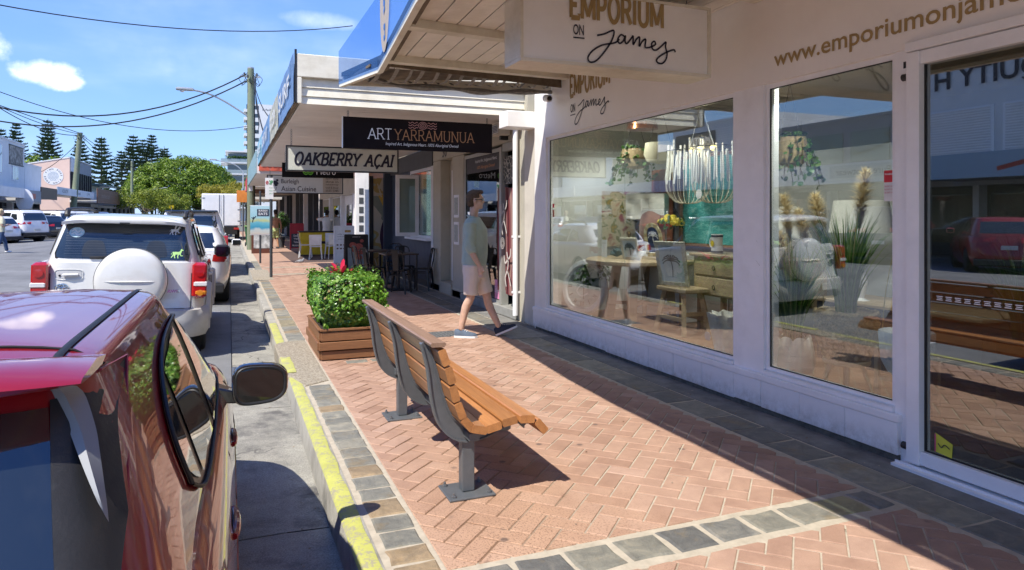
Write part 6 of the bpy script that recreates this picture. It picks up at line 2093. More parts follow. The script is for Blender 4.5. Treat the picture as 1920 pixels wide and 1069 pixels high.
 # cars ahead, and the row across the road seen in the shop glass and beyond
cols=[(P_white2,'white'),(P_blk,'black'),(P_silver,'silver'),(P_blue,'blue'),(P_white2,'white'),(P_red,'red')]
wh=['first','second','third','fourth','fifth','sixth','seventh','eighth','ninth','tenth','eleventh','twelfth']
protos={'suv':(suv0,P_white2),'hatch':(hat0,P_white2),'sed':(sed0,P_silver)}
made={}
def mk(kind,paint):
 if(kind,paint.name) not in made:
  base,pp=protos[kind]
  c_=copy_tree(base)
  if pp!=paint:repaint(c_,pp,paint)
  made[(kind,paint.name)]=c_
  return c_
 return copy_tree(made[(kind,paint.name)])
k=0
for i,y in enumerate([3.5,7.6,11.5,15.4,19.4,23.6,27.6]):
 kind=('suv','sed','hatch')[i%3];pt,cn=cols[(i*2+1)%6]
 place(mk(kind,pt),-10.6,y,48,'%s car angle parked across the road beside the camera, %s of the row'%(cn,wh[i]),LG)
for i,y in enumerate([51.0,55.0,59.5,64,69,74,79.5]):
 kind=('hatch','suv','suv','sed','suv','hatch','sed')[i];pt,cn=cols[(1,0,4,0,2,3,0)[i]]
 place(mk(kind,pt),-9.9,y,48,'%s car parked across the road beyond the large white wagon, %s from it'%(cn,wh[i]),LG)
for i,(x,y) in enumerate([(-4.2,62),(-4.0,74),(-3.9,90),(-1.0,58),(-1.0,66),(-4.3,110)]):
 kind=('suv','hatch','sed','suv','hatch','suv')[i];pt,cn=cols[(0,2,1,2,0,3)[i]]
 place(mk(kind,pt),x,y,0,'%s car far down the road, %s beyond the parked box truck'%(cn,wh[i]),'cars far down the road')
 # ---- utility with canopy ahead, and a box truck
ute=thing('utility_truck',(-.95,20.6,-0.16),'white utility with dark canopy glass and red tail lights parked beyond the white wagons','utility',None)
sh=Shell(hwb=[(0,.84),(.3,.9),(.8,.91),(1,.86)],yrb=[(0,.1),(.3,0),(1,.05)],yfb=[(0,5.0),(.5,5.15),(1,4.9)],top=[(0,1.15),(3.6,1.12),(4.6,1.02),(5.1,.85)],zbot=.42,
hwg=[(1.05,.84),(1.3,.80),(1.78,.66)],yrg=[(1.05,.1),(1.78,.28)],yfg=[(1.05,4.0),(1.3,3.6),(1.78,2.9)],zg0=1.05,zg1=1.76,crown=.04,nb=9,ng=9)
car_common(ute,sh,P_white2,(1.1,4.2),.38,.44,.91)
build('canopy',sh.cabin_mb(64),P_white2,ute,smooth=True)
build('rear_window',surf_poly([(-.66,1.2),(.66,1.2),(.60,1.66),(-.60,1.66)],rear_fn(sh),.1,.006),M_cglass,ute,smooth=True)
build('roof_spoiler',MB().bbox(-.66,.66,.1,.5,1.76,1.82,.02),M_gloss,ute,smooth=True)
for sx in(-1,1):
 build('side_window',surf_poly([(.6,1.25),(.62,1.62),(2.3,1.64),(2.3,1.22)],side_fn(sh,sx),.15,.006),M_cglass,ute,smooth=True)
 build('taillight',MB().bbox(min(sx*.76,sx*.92),max(sx*.76,sx*.92),-.01,.1,.78,1.12,.02),M_lamp,ute,smooth=True)
build('rear_bumper',MB().bbox(-.88,.88,-.15,.05,.45,.62,.03),M_chrome,ute,smooth=True)
build('number_plate',MB().box(-.2,.2,-.16,-.15,.48,.58),M_plate,ute)
tr=thing('box_truck',(-.45,46,-0.15),'white box truck with closed rear doors parked beyond the utility','truck')
build('box_body',MB().bbox(-1.1,1.1,0,5,1.0,3.0,.03),P_white2,tr)
for sx in(-1,1):
 d_=build('rear_door',MB().bbox(min(sx*.015,sx*1.04),max(sx*.015,sx*1.04),-.03,.0,1.06,2.94,.01),P_white2,tr)
 build('lock_bar',MB().tube([(sx*.12,-.05,1.06),(sx*.12,-.05,2.94)],.015,6),M_metal,d_)
 for z in(1.3,2.0,2.7):
  build('hinge',MB().box(min(sx*.92,sx*1.08),max(sx*.92,sx*1.08),-.045,-.03,z,z+.05),M_metal,d_)
 for y in(1.0,5.8):
  wheel(tr,sx*.92,y,.4,.26)
build('cab',MB().bbox(-1.0,1.0,5.1,6.7,.5,2.35,.15),P_white2,tr,smooth=True)
build('chassis',MB().box(-.9,.9,-.02,6.5,.5,1.0),M_under,tr)
for sx in(-1,1):
 build('taillight',MB().box(min(sx*.7,sx*1.0),max(sx*.7,sx*1.0),-.04,0,.8,.92),M_lamp,tr)
 # ------------------------------------------------------------------ inside the shop windows
ZI=0.23
M_room=pm('room_wall',(0.66,0.66,0.63),0.8,0.05,2)
M_oak=woodmat('pale_oak',(0.30,0.22,0.13),(0.42,0.32,0.2),2,0.5,16)
M_oakh=woodmat('pale_oak_flat',(0.30,0.22,0.13),(0.44,0.34,0.22),1,0.5,16)
W('display_floor',MB().box(XF+.17,9.0,-4,8.36,0.0,ZI),pm('display_floor',(0.20,0.12,0.075),0.45,0.12,5))
W('back_wall',MB().box(8.3,8.4,-4,8.36,ZI,3.0),M_room)
W('side_partition',MB().box(XF+.2,9.0,8.33,8.359,ZI,3.0),M_room)
W('partition',MB().box(5.7,5.78,4.3,8.33,ZI,2.2),pm('partition_grey',(.30,.31,.31),.8,.06,2))
W('bench_shelf',MB().bbox(5.0,5.69,6.9,8.33,ZI,1.05,.01),M_white)
# clock
ck=thing('wall_clock',(4.28,8.0,ZI),'round white vintage clock leaning on the floor in the left of the shop window','clock')
Mc=Matrix.Rotation(RAD(-12),3,'Y')@Matrix.Rotation(RAD(-78),3,'Y')
Mc=Matrix.Rotation(RAD(25),3,'Z')@Matrix.Rotation(RAD(-80),3,'Y')
c0=Vector((0,0,.36))
build('rim',MB().lathe([(.27,-.03),(.35,-.03),(.36,.0),(.34,.03),(.29,.035),(.27,.01)],c0,36,Mc),M_white,ck,smooth=True)
build('face',MB().lathe([(.001,.0),(.28,.0),(.28,.012),(.001,.012)],c0,36,Mc),pm('clock_face',(.42,.47,.45),.6,.15,10),ck)
cf=lambda a,c,d:tuple(Mc@Vector((-c,-a,.015+d))+c0)
for h,n_ in enumerate(['XII','I','II','III','IV','V','VI','VII','VIII','IX','X','XI']):
 aa=RAD(30*h)
 mb=MB();k=len(n_)
 for q in range(k):
  o_=(q-(k-1)/2)*.022
  stroke_mb([[(math.sin(aa)*.19+math.cos(aa)*o_,math.cos(aa)*.19-math.sin(aa)*o_),(math.sin(aa)*.25+math.cos(aa)*o_,math.cos(aa)*.25-math.sin(aa)*o_)]],.01,cf,mb=mb)
 build('numeral',mb,M_dkgrey,ck)
build('hands',stroke_mb([[(0,0),(.02,.16)],[(0,0),(-.11,-.02)]],.012,cf),M_dkgrey,ck)
build('scrollwork',stroke_mb([smooth_pl([(-.12,-.12),(-.02,-.08),(.06,-.14),(.12,-.06),(.05,.02),(-.04,-.02),(-.1,.06),(-.02,.12),(.08,.08)])],.02,cf),M_white,ck)
def leafy(name,label,loc,n,rad,hang,size,col,cat='plant',seed=1,par=None):
 t=thing(name,loc,label,cat)
 r_=random.Random(seed)
 mb=MB();st_=MB()
 for i in range(n):
  a=r_.uniform(0,6.28)
  pts=[Vector((0,0,0))]
  L=r_.uniform(.6,1.0)
  for q in range(6):
   u=(q+1)/6
   pts.append(Vector((math.cos(a)*rad*u*L+r_.gauss(0,.01),math.sin(a)*rad*u*L+r_.gauss(0,.01),(.10*math.sin(u*2.2)-hang*u*u)*L)))
  st_.tube(pts,.003,4)
  for p in pts[1:]:
   for q in range(2):
    leaf(mb,p+Vector((r_.gauss(0,.02),r_.gauss(0,.02),r_.gauss(0,.02))),Vector((r_.gauss(-.5,.5),r_.gauss(0,.5),r_.gauss(.6,.4))),size*r_.uniform(.7,1.2),.3)
 build('foliage',mb,col,t,kind='stuff')
 build('stems',st_,MATS['twig'],t,kind='stuff')
 return t
M_vine=leafmat('vine_leaf',[(0,(.02,.07,.01)),(.6,(.06,.15,.03)),(1,(.16,.24,.07))],.4,.25)
leafy('trailing_plant','green leafy garland draped over the white clock',(4.34,7.85,ZI+.62),16,.26,.28,.055,M_vine,seed=2)
# table
tb=thing('dining_table',(4.72,7.35,ZI),'round pale timber table with slab legs in the shop window','table')
build('tabletop',MB().lathe([(.001,.70),(.66,.70),(.68,.715),(.68,.745),(.66,.76),(.001,.76)],(0,0,0),40),M_oakh,tb,smooth=True)
for(x,y) in((-.28,-.25),(.25,-.3),(-.25,.28),(.28,.3)):
 build('leg',MB().bar((x*1.1,y*1.1,0),(x*.8,y*.8,.70),.11,.05,(0,1,0)),M_oak,tb)
build('stretcher',MB().bar((-.3,-.25,.2),(.3,.3,.2),.06,.04).bar((.3,-.3,.2),(-.3,.3,.2),.06,.038),M_oak,tb)
def frame_pic(name,label,loc,w,h,rz,tilt,border,mfr,mpr,motif=True,cat='picture frame',scal=False):
 t=thing(name,loc,label,cat);t.rotation_euler=(0,RAD(-tilt),RAD(rz))
 # local plane: x is depth, y across, z up
 build('frame',MB().bbox(-.012,.012,-w/2,-w/2+border,0,h,.003).bbox(-.012,.012,w/2-border,w/2,0,h,.003).bbox(-.0115,.0115,-w/2+border,w/2-border,0,border,.003).bbox(-.0115,.0115,-w/2+border,w/2-border,h-border,h,.003),mfr,t)
 if scal:
  mb=MB()
  for k in range(12):
   for e in(0,h):
    mb.ball((0,-w/2+w*(k+.5)/12,e),.012,6)
  build('scallop',mb,mfr,t,kind='stuff')
 build('print',MB().box(-.004,.004,-w/2+border,w/2-border,border,h-border),mpr,t)
 if motif:
  f=lambda a,c,d:(-.006-d,-a,h*.45+c)
  s_=w*.3
  mb=stroke_mb([(.012,smooth_pl([(.0,-h*.25),(.01,-.02),(0,h*.12)]))],.012,f)
  for k in range(9):
   a=RAD(-20+k*27)
   stroke_mb([smooth_pl([(0,h*.12),(math.cos(a)*s_*.6,h*.12+math.sin(a)*s_*.45+.012),(math.cos(a)*s_,h*.12+math.sin(a)*s_*.6-.02)],3)],.014,f,mb=mb)
  build('palm_motif',mb,pm('palm_ink',(.02,.05,.08),.6),t)
 return t
M_prt=pm('print_blue',(.50,.60,.68),.3,.05,4)
frame_pic('picture_frame','small cream scalloped frame with palm print on the timber table',(4.45,7.13,ZI+.765),.28,.26,12,12,.03,pm('frame_cream',(.5,.47,.38),.5,.2,20),M_prt,scal=True)
frame_pic('picture_frame','pale mottled frame with palm print standing on the low stool',(4.56,6.42,ZI+.515),.40,.50,18,12,.045,pm('frame_mottled',(.48,.47,.40),.5,.3,30),M_prt)
pr=thing('price_card',(4.40,7.70,ZI+.762),'white price card standing on the timber table','card')
build('card',MB().box(0,.01,-.06,.06,0,.22),M_white,pr)
prnt('print','SIDE TABLE',.09,.014,wx(4.399)(7.745,ZI+.93),M_ink,pr)
co=thing('coral_ornament',(4.42,7.42,ZI+.762),'blue grey coral ornament on the table','ornament')
mb=MB()
for i in range(30):
 a=rng.uniform(0,6.28);e=rng.uniform(.2,1.4)
 mb.tube([(0,0,.03),(math.cos(a)*math.cos(e)*.09,math.sin(a)*math.cos(e)*.09,.03+.10*math.sin(e))],[.014,.010],5)
build('branches',mb,pm('coral_blue',(.10,.16,.18),.7),co,kind='stuff')
# stool
so=thing('wooden_stool',(4.62,6.36,ZI),'low rustic timber stool carrying a framed palm print','stool')
build('seat',MB().bbox(-.16,.16,-.27,.27,.455,.505,.01),M_oakh,so)
for sx in(-1,1):
 for sy in(-1,1):
  build('leg',MB().bar((sx*.17,sy*.26,0),(sx*.11,sy*.17,.455),.05,.05),M_oak,so)
 build('rail',MB().bar((sx*.145,-.23,.17),(sx*.145,.23,.17),.03,.04),M_oakh,so)
 build('rail',MB().bar((-.13,sx*.21,.23),(.13,sx*.21,.23),.03,.04),M_oak,so)
 # dresser
dr=thing('chest_of_drawers',(5.0,5.88,ZI),'pale oak console with two drawers behind the stool','dresser')
build('carcass',MB().bbox(-.2,.22,-.95,.52,.42,.84,.006),M_oakh,dr)
build('top',MB().bbox(-.235,.24,-1.0,.56,.842,.875,.006),M_oakh,dr)
for(y0,y1) in((-.9,-.22),(-.18,.48)):
 for(z0,z1) in((.44,.62),(.645,.825)):
  d_=build('drawer',MB().bbox(-.212,-.2,y0,y1,z0,z1,.004),M_oakh,dr)
  build('ring_pull',MB().tube([(-.225,(y0+y1)/2+.02*math.cos(a),(z0+z1)/2-.01+.022*math.sin(a)) for a in[k*PI/5 for k in range(11)]],.005,5),M_black,d_)
for(x,y) in((-.15,.47),(-.15,-.9),(.17,.47),(.17,-.9)):
 build('leg',MB().bar((x,y,0),(x,y,.42),.05,.05),M_oak,dr)
jg=thing('ceramic_jug',(4.88,6.1,ZI+.877),'white jug with navy rims and a lemon badge on the oak console','jug')
build('body',MB().lathe([(.055,0),(.062,.02),(.058,.12),(.062,.21),(.056,.205),(.05,.1)],(0,0,0),20),M_white,jg,smooth=True)
build('band',MB().lathe([(.0635,.18),(.0635,.20)],(0,0,0),20,cap=False).lathe([(.0645,.012),(.0645,.03)],(0,0,0),20,cap=False),M_navy,jg)
build('handle',MB().tube(smooth_pl([(0,.058,.17),(0,.11,.16),(0,.115,.09),(0,.06,.04)],4),.008,6),M_white,jg,smooth=True)
build('lemon_badge',MB().add([(-.0655,.03*math.cos(a),.11+.035*math.sin(a)) for a in[k*PI/6 for k in range(12)]],[tuple(range(12))]),pm('lemon',(.62,.48,.03),.4,.1,20),jg)
def lemons(label,loc,n,rad,seed,bowl):
 t=thing('lemon_bowl',loc,label,'bowl')
 r_=random.Random(seed)
 if bowl:
  build('bowl',MB().lathe([(.06,0),(.12,.03),(.16,.10),(.155,.10),(.11,.04),(.02,.02)],(0,0,0),20),pm('bowl_blue',(.1,.14,.2),.3),t,smooth=True)
 for i in range(n):
  a=i*2.4;rr_=rad*math.sqrt((i+.5)/n);z=.10+.10*(1-rr_/rad)+r_.uniform(0,.05)
  M=Matrix.Rotation(r_.uniform(0,3),3,'X')@Matrix.Rotation(r_.uniform(0,3),3,'Y')
  build('lemon',MB().lathe([(.004,-.052),(.02,-.043),(.036,-.02),(.038,.005),(.03,.03),(.012,.045),(.003,.052)],(math.cos(a)*rr_,math.sin(a)*rr_,z),10,M),MATS['lemon'],t,smooth=True)
 mb=MB()
 for i in range(36):
  a=r_.uniform(0,6.28)
  leaf(mb,Vector((math.cos(a)*rad*1.0,math.sin(a)*rad*1.0,r_.uniform(.06,.2))),Vector((math.cos(a),math.sin(a),.6)),.08,.2,.45)
 build('leaves',mb,M_vine,t,kind='stuff')
lemons('round cluster of lemons on the shelf behind the arched frame',(5.15,7.32,1.30),17,.15,3,False)
lemons('bowl of lemons with leaves at the right of the left display window',(5.0,5.62,1.42),9,.20,4,True)
st_=thing('display_riser',(5.0,5.66,ZI+.877),'white riser under the lemon bowl on the console','stand')
build('post',MB().lathe([(.10,0),(.10,.02),(.03,.04),(.03,.27),(.12,.305),(.12,.31)],(0,0,0),16),M_white,st_,smooth=True)
# arched tiled frame
ar=thing('arched_frame',(4.72,7.02,1.03),'arched frame of cream tiles round a navy palm picture','picture frame')
ar.rotation_euler=(0,RAD(-10),RAD(10))
A_out=[(-.15,0)]+[(-.15,.26)]+arc(0,.26,.15,.15,180,0,12)[1:]+[(.15,0)]
build('panel',MB().prism([(-.10,.05),(-.10,.26)]+arc(0,.26,.10,.10,180,0,10)[1:-1]+[(.10,.26),(.10,.05)],lambda a,c,d:(-.004+d,-a,c),0,.012),pm('navy_panel',(.02,.035,.09),.5),ar)
for i in range(24):
 acc=[]
 pl_=[(-.125,.02),(-.125,.26)]+arc(0,.26,.125,.125,180,0,12)[1:]+[(.125,.02),(-.125,.02)]
tot_=sum(math.dist(a,b_) for a,b_ in zip(pl_[:-1],pl_[1:]))
def along(pl_,s):
 for a,b_ in zip(pl_[:-1],pl_[1:]):
  d_=math.dist(a,b_)
  if s<=d_:return((a[0]+(b_[0]-a[0])*s/d_,a[1]+(b_[1]-a[1])*s/d_),math.atan2(b_[1]-a[1],b_[0]-a[0]))
  s-=d_
 return pl_[-1],0
for i in range(26):
 (a,c),an=along(pl_,tot_*(i+.5)/26)
 build('tile',MB().obox((-.008,-a,c),(.016,.042,.044),Matrix.Rotation(-an,3,'X')),(pm('tile_cream',(.55,.50,.30),.5),pm('tile_tan',(.42,.33,.15),.5))[i%2],ar)
f=lambda a,c,d:(-.006-d,-a,.2+c)
mb=stroke_mb([smooth_pl([(.02,-.14),(.0,0),(.0,.05)])],.01,f)
for k in range(8):
 a=RAD(-10+k*28)
 stroke_mb([smooth_pl([(0,.05),(math.cos(a)*.05,.05+math.sin(a)*.05+.01),(math.cos(a)*.085,.05+math.sin(a)*.07-.02)],3)],.009,f,mb=mb)
build('palm_motif',mb,M_white,ar)
# pleated vase near the glass
vs=thing('pleated_vase',(4.12,4.94,ZI),'tall white pleated vase with swing tag beside the window pier','vase')
mb=MB();rr=[]
for z,r in((0,.13),(.1,.15),(.2,.165),(.3,.185),(.38,.20),(.42,.205),(.42,.19),(.3,.15)):
 ring=[]
 for k in range(72):
  a=2*PI*k/72
  q=r*(1+.09*math.sin(a*11+z*2)*(0.3+z*1.8))
  ring.append((math.cos(a)*q,math.sin(a)*q,z+(.008*math.sin(a*11) if z>.35 else 0)))
 rr.append(ring)
mb.rings(rr)
build('body',mb,pm('bisque_white',(.66,.66,.62),.6,.06,6,.05,40),vs,smooth=True,angle=80)
build('swing_tag',MB().lathe([(.04,0),(.04,.004),(.001,.004)],(-.19,.10,.22),16,Matrix.Rotation(RAD(-90),3,'Y')),pm('tag_grey',(.4,.44,.5),.5),vs)
# chandelier of white beads
ch=thing('bead_chandelier',(4.75,6.2,1.62),'white beaded chandelier with hanging loops of string in the left window','chandelier')
for kk,(cx0,n_,R0) in enumerate(((.24,22,.24),(-.24,22,.24))):
 for i in range(n_):
  a=2*PI*i/n_
  zt=.56+.16*max(0,math.cos(a*.5+kk))+rng.uniform(-.04,.04)
  xb,yb=math.cos(a)*R0,cx0+math.sin(a)*R0
  build('bead_stick',MB().tube([(xb*1.02,yb,zt-.30),(xb*.9+rng.gauss(0,.01),cx0+(yb-cx0)*.9,zt-.02+rng.uniform(0,.1))],.0115,6),pm('bead_white',(.55,.55,.52),.5),ch)
  mb=MB().tube(smooth_pl([(xb*1.02,yb,zt-.30),(xb*.95,cx0+(yb-cx0)*.95,.16),(xb*.55,cx0+(yb-cx0)*.55,.05),(0,cx0,.03)],4),.004,4)
  build('string_loop',mb,pm('string',(.5,.46,.36),.8),ch)
 build('hoop',MB().tube([(math.cos(q)*R0,cx0+math.sin(q)*R0,.62) for q in[2*PI*i/24 for i in range(25)]],.006,5),M_black,ch)
build('suspension',MB().tube([(0,.2,.66),(0,0,1.1),(0,-.2,.66)],.004,4).tube([(0,0,1.1),(0,0,1.35)],.006,5),M_metal,ch)
for y in(-.20,.02,.16):
 bl=build('bulb',MB().ball((0,y,.62),.035,10),pm('bulb_warm',(1,.8,.4),.5,emit=(1,.66,.2,1.2)),ch,smooth=True)
build('swing_tag',MB().lathe([(.05,0),(.05,.004),(.001,.004)],(-.26,-.30,.12),16,Matrix.Rotation(RAD(-90),3,'Y')),M_white,ch)
lp=bpy.data.lights.new('chandelier_light','POINT');lp.energy=3;lp.color=(1,.8,.55);lp.shadow_soft_size=.15
lo=bpy.data.objects.new('chandelier_light',lp);COL.objects.link(lo);lo.parent=ch;lo.location=(0,0,.62)
# ocean painting
oc=thing('ocean_painting',(5.62,6.95,1.16),'large turquoise sea painting in a timber frame behind the chandelier','painting')
m=newmat('sea_canvas');b=NB(m)
pos=b.n('ShaderNodeNewGeometry').outputs['Position']
mpn=b.n('ShaderNodeMapping');mpn.inputs['Scale'].default_value=(1,1,3.2);b.l(pos,mpn.inputs[0])
c=b.ramp(b.noise(7,9,.75,mpn.outputs[0],1.2),[(.3,(.02,.17,.17)),(.5,(.06,.34,.33)),(.62,(.22,.50,.47)),(.75,(.6,.72,.68))])
p=b.n('ShaderNodeBsdfPrincipled');b.l(c,p.inputs['Base Color']);p.inputs['Roughness'].default_value=.5
o=b.n('ShaderNodeOutputMaterial');b.l(p.outputs[0],o.inputs[0])
build('canvas',MB().box(-.02,0,-.75,.75,0,1.1),m,oc)
build('frame',MB().box(-.05,.02,-.80,-.751,-.04,1.14).box(-.05,.02,.751,.80,-.04,1.14).box(-.05,.02,-.75,.75,1.101,1.14).box(-.05,.02,-.75,.75,-.04,-.001),woodmat('frame_brown',(.16,.08,.04),(.26,.14,.07),2),oc)
# square lamp shade, drape, cushions, floral panel, bronze pieces, hanging baskets
def table_lamp(label,loc,shade=(.30,.34,.26),foot=.5):
 t=thing('table_lamp',loc,label,'lamp')
 r0,r1,h=shade
 build('shade',MB().lathe([(r0,foot),(r1,foot+h)],(0,0,0),4 if 'square' in label else 28,cap=False),pm('linen_shade',(.70,.69,.65),.8,.06,20),t,smooth='square' not in label)
 build('stem',MB().lathe([(.09,0),(.09,.02),(.025,.05),(.06,.2),(.03,.3),(.012,foot+.05)],(0,0,0),16),M_white,t,smooth=True)
 return t
table_lamp('square pale lampshade on the white shelf behind the table',(5.25,7.98,1.05),(.36,.36,.34),.42)
cu_=thing('brown_cushion',(5.1,7.65,1.05),'dusty brown cushion leaning on the shelf behind the table','cushion')
mb=MB();mb.grid(lambda u,v:(-.13*(math.sin(PI*u)*math.sin(PI*v))**.4,.26-u*.52,.02+v*.48+.03*math.sin(u*5)),14,14)
mb.grid(lambda u,v:(.10*(math.sin(PI*u)*math.sin(PI*v))**.4,.26-u*.52,.02+v*.48+.03*math.sin(u*5)),14,14)
build('cover',mb,pm('cushion_brown',(.26,.13,.09),.9,.1,12,.3,80,sheen=.3),cu_,smooth=True)
dp=thing('hanging_drape',(5.5,8.15,1.1),'rust and tan hanging fabric behind the cushion','fabric')
mb=MB();mb.grid(lambda u,v:(.03*math.sin(u*22),.14-u*.5,v*1.05),30,4)
build('cloth',mb,pm('rust_cloth',(.36,.13,.06),.9,.3,2.5),dp,smooth=True)
fl=thing('floral_panel',(5.3,8.29,1.1),'cream floral fabric panel at the left end of the shop window','fabric')
m=newmat('floral_print');b=NB(m)
pos=b.n('ShaderNodeNewGeometry').outputs['Position']
c=b.ramp(b.noise(9,2,.5,pos,.6),[(.3,(.28,.05,.06)),(.4,(.5,.42,.3)),(.55,(.55,.5,.38)),(.62,(.14,.17,.07)),(.7,(.45,.3,.08))])
p=b.n('ShaderNodeBsdfPrincipled');b.l(c,p.inputs['Base Color']);p.inputs['Roughness'].default_value=.8
o=b.n('ShaderNodeOutputMaterial');b.l(p.outputs[0],o.inputs[0])
build('cloth',MB().box(-.6,.38,-.02,.0,0,.75),m,fl)
bz_=thing('bronze_figures',(5.2,8.1,1.052),'cluster of small bronze candlesticks and animal figures on the shelf','ornament')
for k,(x,y) in enumerate(((-.12,.1),(0,-.02),(.1,-.12),(-.05,-.2))):
 build('figure',MB().lathe([(.05,0),(.04,.02),(.015,.05),(.03,.12),(.012,.16),(.028,.22+.03*k),(.002,.26+.03*k)],(x,y,0),12),pm('bronze',(.16,.09,.03),.3,.2,20,metal=.8),bz_,smooth=True)
for k,(x,y,z,r) in enumerate(((4.9,7.75,2.12,.20),(4.9,7.2,2.15,.20),(4.62,4.78,1.95,.15))):
 t=thing('hanging_basket',(x,y,z),['woven hanging basket with trailing plant near the left end of the window','round cream hanging lantern basket beside the trailing plant','small hanging pot of green vine in the middle display window'][k],'basket')
 build('bowl',MB().lathe([(.02,0),(r*.8,.03),(r,.12),(r*.9,.26),(r*.85,.26),(r*.9,.12)],(0,0,0),20),pm('wicker',(.30,.22,.12),.8,.25,30,.5,90) if k!=1 else pm('lantern_cream',(.5,.46,.34),.7,.1,10),t,smooth=True)
 build('cord',MB().tube([(r*.8,0,.25),(0,0,.75),(-r*.8,0,.25)],.004,4),M_black,t)
 if k!=1:
  leafy('trailing_plant',['dark trailing plant spilling from the hanging basket at the window end','','green vine hanging down the left edge of the middle window'][k],(x,y,z+.25),26,.34,.5,.06,M_vine,seed=10+k)
pend=thing('copper_pendant',(4.9,7.6,2.62),'copper pendant light shade near the ceiling of the window','lamp')
build('shade',MB().lathe([(.20,0),(.19,.08),(.05,.12),(.01,.14)],(0,0,0),24),pm('copper',(.35,.12,.05),.25,.1,10,metal=.9),pend,smooth=True)
# coral and shell ornaments, white cone lamp at right edge
for k,(x,y,z,r) in enumerate(((5.0,5.32,1.1,.13),(4.95,5.62,1.1,.10))):
 t=thing('shell_ornament',(x,y,ZI+.877),['tall pitted white coral on the console beside the jug','spiky low white shell on the console by the jug'][k],'ornament')
 mb=MB()
 for i in range(160):
  d_=Vector((rng.gauss(0,1),rng.gauss(0,1),rng.gauss(0,1))).normalized()
  c_=Vector((d_.x*r,d_.y*r*1.2,(r*.9 if k else.17)*(1+d_.z)))
  mb.ball(c_,.016,4)
 build('nodules',mb,pm('coral_white',(.55,.54,.48),.8,.2,30),t,kind='stuff')
 build('core',MB().lathe([(r*.3,0),(r,r*.6 if k else.12),(r*.9,r if k else.25),(.01,r*1.7 if k else.34)],(0,0,0),12),MATS['coral_white'],t,smooth=True)
cl=thing('white_cone_shade',(4.6,4.78,1.32),'white cone lampshade cut off by the window pier','lamp')
build('shade',MB().lathe([(.20,0),(.07,.28)],(0,0,0),24,cap=False),MATS['linen_shade'],cl,smooth=True)
build('stem',MB().lathe([(.08,-.20),(.02,-.17),(.02,.02)],(0,0,0),12),M_white,cl,smooth=True)
# --- middle window: grasses, basket, planter
def grass(label,loc,n,h,spread,seed,mt,w=.007):
 t=thing('ornamental_grass',loc,label,'plant')
 r_=random.Random(seed);mb=MB()
 for i in range(n):
  a=r_.uniform(0,6.28);s_=r_.uniform(.15,1)*spread;L=h*r_.uniform(.55,1)
  bd=r_.uniform(0,.5)
  pts=[]
  b0=Vector((math.cos(a)*r_.uniform(0,.07),math.sin(a)*r_.uniform(0,.07),0))
  for q in range(6):
   u=q/5
   pts.append(b0+Vector((math.cos(a)*s_*u**1.8,math.sin(a)*s_*u**1.8,L*(u-bd*.5*u**4))))
  sd=Vector((-math.sin(a),math.cos(a),0))
  if r_.random()<.5:sd=Vector((0,1,0))
  n0=len(mb.v)
  for q,p in enumerate(pts):
   ww=w*(1-(q/5)**2)+.0005
   mb.v+=[tuple(p-sd*ww),tuple(p+sd*ww)];mb.a+=[0,0]
  mb.f+=[(n0+2*q,n0+2*q+1,n0+2*q+3,n0+2*q+2) for q in range(5)]
 build('blades',mb,mt,t,kind='stuff')
 return t
M_blade=leafmat('grass_blade',[(0,(.03,.09,.012)),(.6,(.08,.20,.025)),(.9,(.2,.3,.07)),(1,(.35,.33,.14))],.4,.25)
gpot=thing('scalloped_pot',(4.13,4.24,ZI),'white pot with scalloped rim holding tall green grass in the middle window','pot')
mb=MB();rr=[]
for z,r in((0,.10),(.03,.14),(.12,.165),(.22,.158),(.31,.135),(.31,.125),(.2,.14)):
 rr.append([(math.cos(2*PI*k/72)*r,math.sin(2*PI*k/72)*r,z+(.0 if z<.3 else.035*abs(math.sin(2*PI*k/72*4))**.6)) for k in range(72)])
mb.rings(rr)
build('body',mb,MATS['bisque_white'],gpot,smooth=True,angle=80)
build('swing_tag',MB().lathe([(.045,0),(.045,.004),(.001,.004)],(-.16,.12,.06),16,Matrix.Rotation(RAD(-90),3,'Y')),M_white,gpot)
grass('tall green artificial grass standing in the scalloped pot',(4.13,4.24,ZI+.26),330,.95,.28,5,M_blade)
sb=thing('round_stool',(4.22,3.81,ZI),'small round timber stool under the woven basket','stool')
build('seat',MB().lathe([(.001,.20),(.16,.20),(.165,.21),(.165,.228),(.16,.235),(.001,.235)],(0,0,0),24),M_oakh,sb,smooth=True)
for k in range(4):
 a=PI/4+k*PI/2
 build('leg',MB().tube([(math.cos(a)*.17,math.sin(a)*.17,0),(math.cos(a)*.10,math.sin(a)*.10,.20)],[.014,.021],10),M_oak,sb,smooth=True)
bs=thing('woven_basket',(4.22,3.81,ZI+.237),'chunky woven seagrass basket on the round stool holding green grass','basket')
mb=MB();rr=[]
for i in range(25):
 u=i/24;z=.34*u
 r=.15+.065*math.sin(min(1,u*1.35)*PI/2)-.012*max(0,u-.8)*5
 ring=[]
 for k in range(120):
  a=2*PI*k/120
  w_=math.sin(a*15+(PI if(i//3)%2 else 0))*.009+math.sin(i*2.1)*.004+noise.noise(Vector((math.cos(a)*9,math.sin(a)*9,z*30)))*.006
  ring.append((math.cos(a)*(r+w_),math.sin(a)*(r+w_),z))
 rr.append(ring)
mb.rings(rr)
build('weave',mb,pm('seagrass',(.40,.30,.17),.9,.45,60,1.0,160),bs,smooth=True,angle=80)
build('rim',MB().tube([(math.cos(q)*.208,math.sin(q)*.208,.34+.006*math.sin(q*9)) for q in[2*PI*i/40 for i in range(41)]],.016,8),MATS['seagrass'],bs,smooth=True)
grass('tall green artificial grass standing in the woven basket',(4.22,3.81,ZI+.55),260,.85,.30,6,M_blade)
